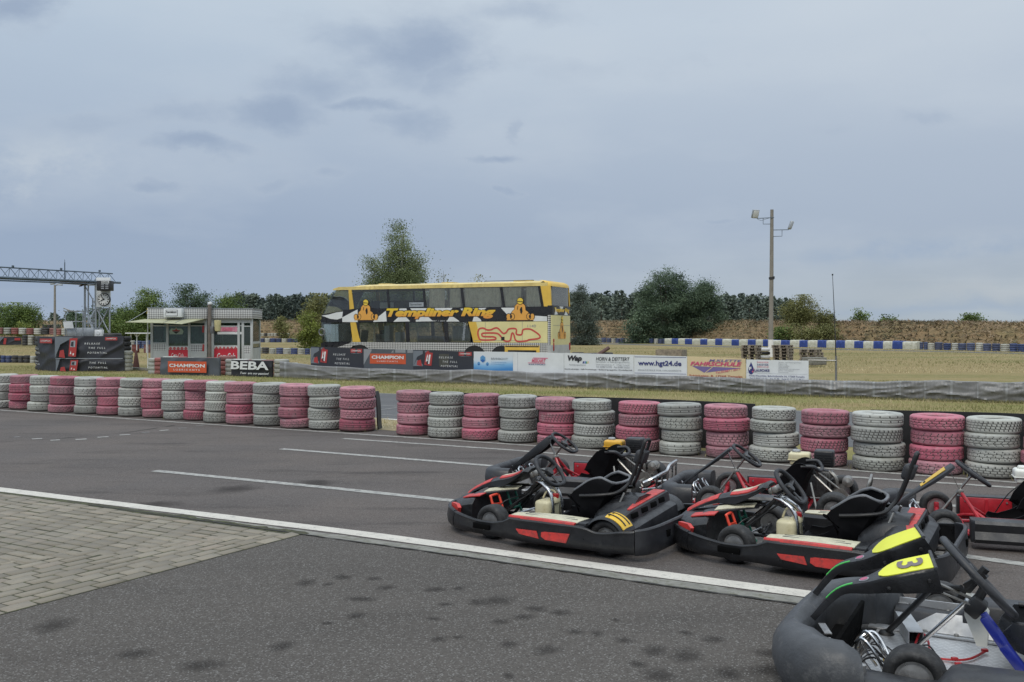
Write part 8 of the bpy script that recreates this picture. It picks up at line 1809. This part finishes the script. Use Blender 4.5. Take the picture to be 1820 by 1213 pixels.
tree('young_tree', 'bright yellow green bush just left of the coach front', 'tree', at(553, 92), hh_(548, 92), [(.0, .9), (.4, 1.0), (.8, .6), (1., .2)], 4200, .10, M['leaf_yellow'], bark, .06, TG, 34, .32, .85, 2, .3)
tree('young_tree', 'olive feathery tree between the bright bush and the coach front', 'tree', at(566, 104), hh_(527, 104), [(.0, 1.3), (.4, 1.6), (.8, 1.0), (1., .3)], 5200, .12, M['leaf_olive'], bark, .08, TG, 40, .4, .85, 2, .3)
tree('young_tree', 'small pale sapling on the bank right of the ticket cabin', 'tree', at(500, 120, .8), hh_(554, 120, .8), [(.0, .7), (.4, .8), (1., .15)], 1700, .11, M['leaf_olive'], bark, .05, TG, 24, .3, .85, 1, .4)
tree('conifer_tree', 'dense blue green conifer just right of the coach rear', 'tree', at(1030, 118), hh_(509, 118), [(.0, 1.5), (.3, 1.7), (.6, 1.4), (.85, .8), (1., .15)], 16000, .085, M['leaf_pine'], bark, .12, TG, 60, .36, .92, 2, .3)
tree('conifer_tree', 'lower conifer leaning against the right side of the blue green one', 'tree', at(1046, 116), hh_(528, 116), [(.0, 1.1), (.4, 1.2), (.8, .7), (1., .15)], 8000, .085, M['leaf_pine'], bark, .1, TG, 40, .36, .92, 2, .3)
# ---- far pine wood: one mass
def forest():
    Ps = []; Tn = []; TV_ = []; mb = MB()
    for (x0, x1, Y0, Y1, ytop, n) in ((400, 640, 190, 235, 527, 140), (560, 1060, 195, 240, 529, 130), (1010, 1410, 175, 225, 526, 210), (1330, 1480, 215, 260, 555, 34), (60, 420, 235, 300, 556, 60), (-250, 90, 260, 320, 566, 40)):
        for k in range(n):
            px = RNG.uniform(x0, x1); Y = RNG.uniform(Y0, Y1); h = H+(HY-ytop)/F*Y+RNG.normal(0, .5)-abs(RNG.normal(0, .6)); h = max(3, h); x, y = gp(px, Y)
            if x0 > 1000 and px > 1300: h *= lerp(1, .9, min(1, (px-1300)/100))
            m_ = 330; tl = RNG.uniform(.18, .40); f = RNG.random(m_)**.8; zc_ = h*(tl+(1-tl)*f); r = h*.25*(1-f)**.6*RNG.uniform(.8, 1.2)+.25; a = RNG.uniform(0, 2*PI, m_); rr = r*np.sqrt(RNG.random(m_))
            lump = 1+.35*np.sin(a*3+zc_*1.7+k)
            Ps.append(np.stack([x+rr*lump*np.cos(a), y+rr*lump*np.sin(a), zc_+RNG.normal(0, .12, m_)], 1)); Tn.append(np.clip(RNG.normal(.5, .2)+RNG.normal(0, .16, m_), 0, 1))
            mb.tube([(x, y, 0), (x, y, h*.75)], [.16, .07], 5)
    P = np.concatenate(Ps); T = np.concatenate(Tn)
    o = fast_mesh('pine_wood', leaf_quads(P, .34, .4), np.arange(len(P)*4).reshape(-1, 4), M['leaf_pine'], None, T); tag(o, kind='stuff')
    t_ = mb.build('pine_trunks', bark, o, smooth=60); t_['kind'] = 'stuff'
    # undergrowth hiding the foot of the wood
    U_ = []
    for (x0, x1, Y0, n) in ((400, 640, 186, 2600), (560, 1060, 192, 3000), (1000, 1500, 174, 5200), (60, 420, 225, 2600)):
        px = RNG.uniform(x0, x1, n); Yv = RNG.uniform(Y0, Y0+14, n); U_.append(np.stack([(px-CX)/F*Yv, Yv, RNG.random(n)*3.4+.3], 1))
    U_ = np.concatenate(U_); o = fast_mesh('wood_undergrowth', leaf_quads(U_, .42, .3), np.arange(len(U_)*4).reshape(-1, 4), M['leaf_pine'], None, RNG.random(len(U_))); tag(o, kind='stuff')
forest()
# distant low hills on the horizon
mb = MB(); rings = []
for i in range(90):
    x = -900+i*9; h = 6+2.0*math.sin(i*.31)+2.2*math.sin(i*.83+1)+(1.4*random.random()); rings.append([(x, 900, -1), (x, 905, h*1.35), (x, 960, h*1.2), (x, 1000, -1)])
mb.loft(rings, caps=False, closed=False); tag(mb.build('distant_woods', pm('far_woods', (.055, .075, .085), .95, var=.35, scale=.06), smooth=0), kind='structure')
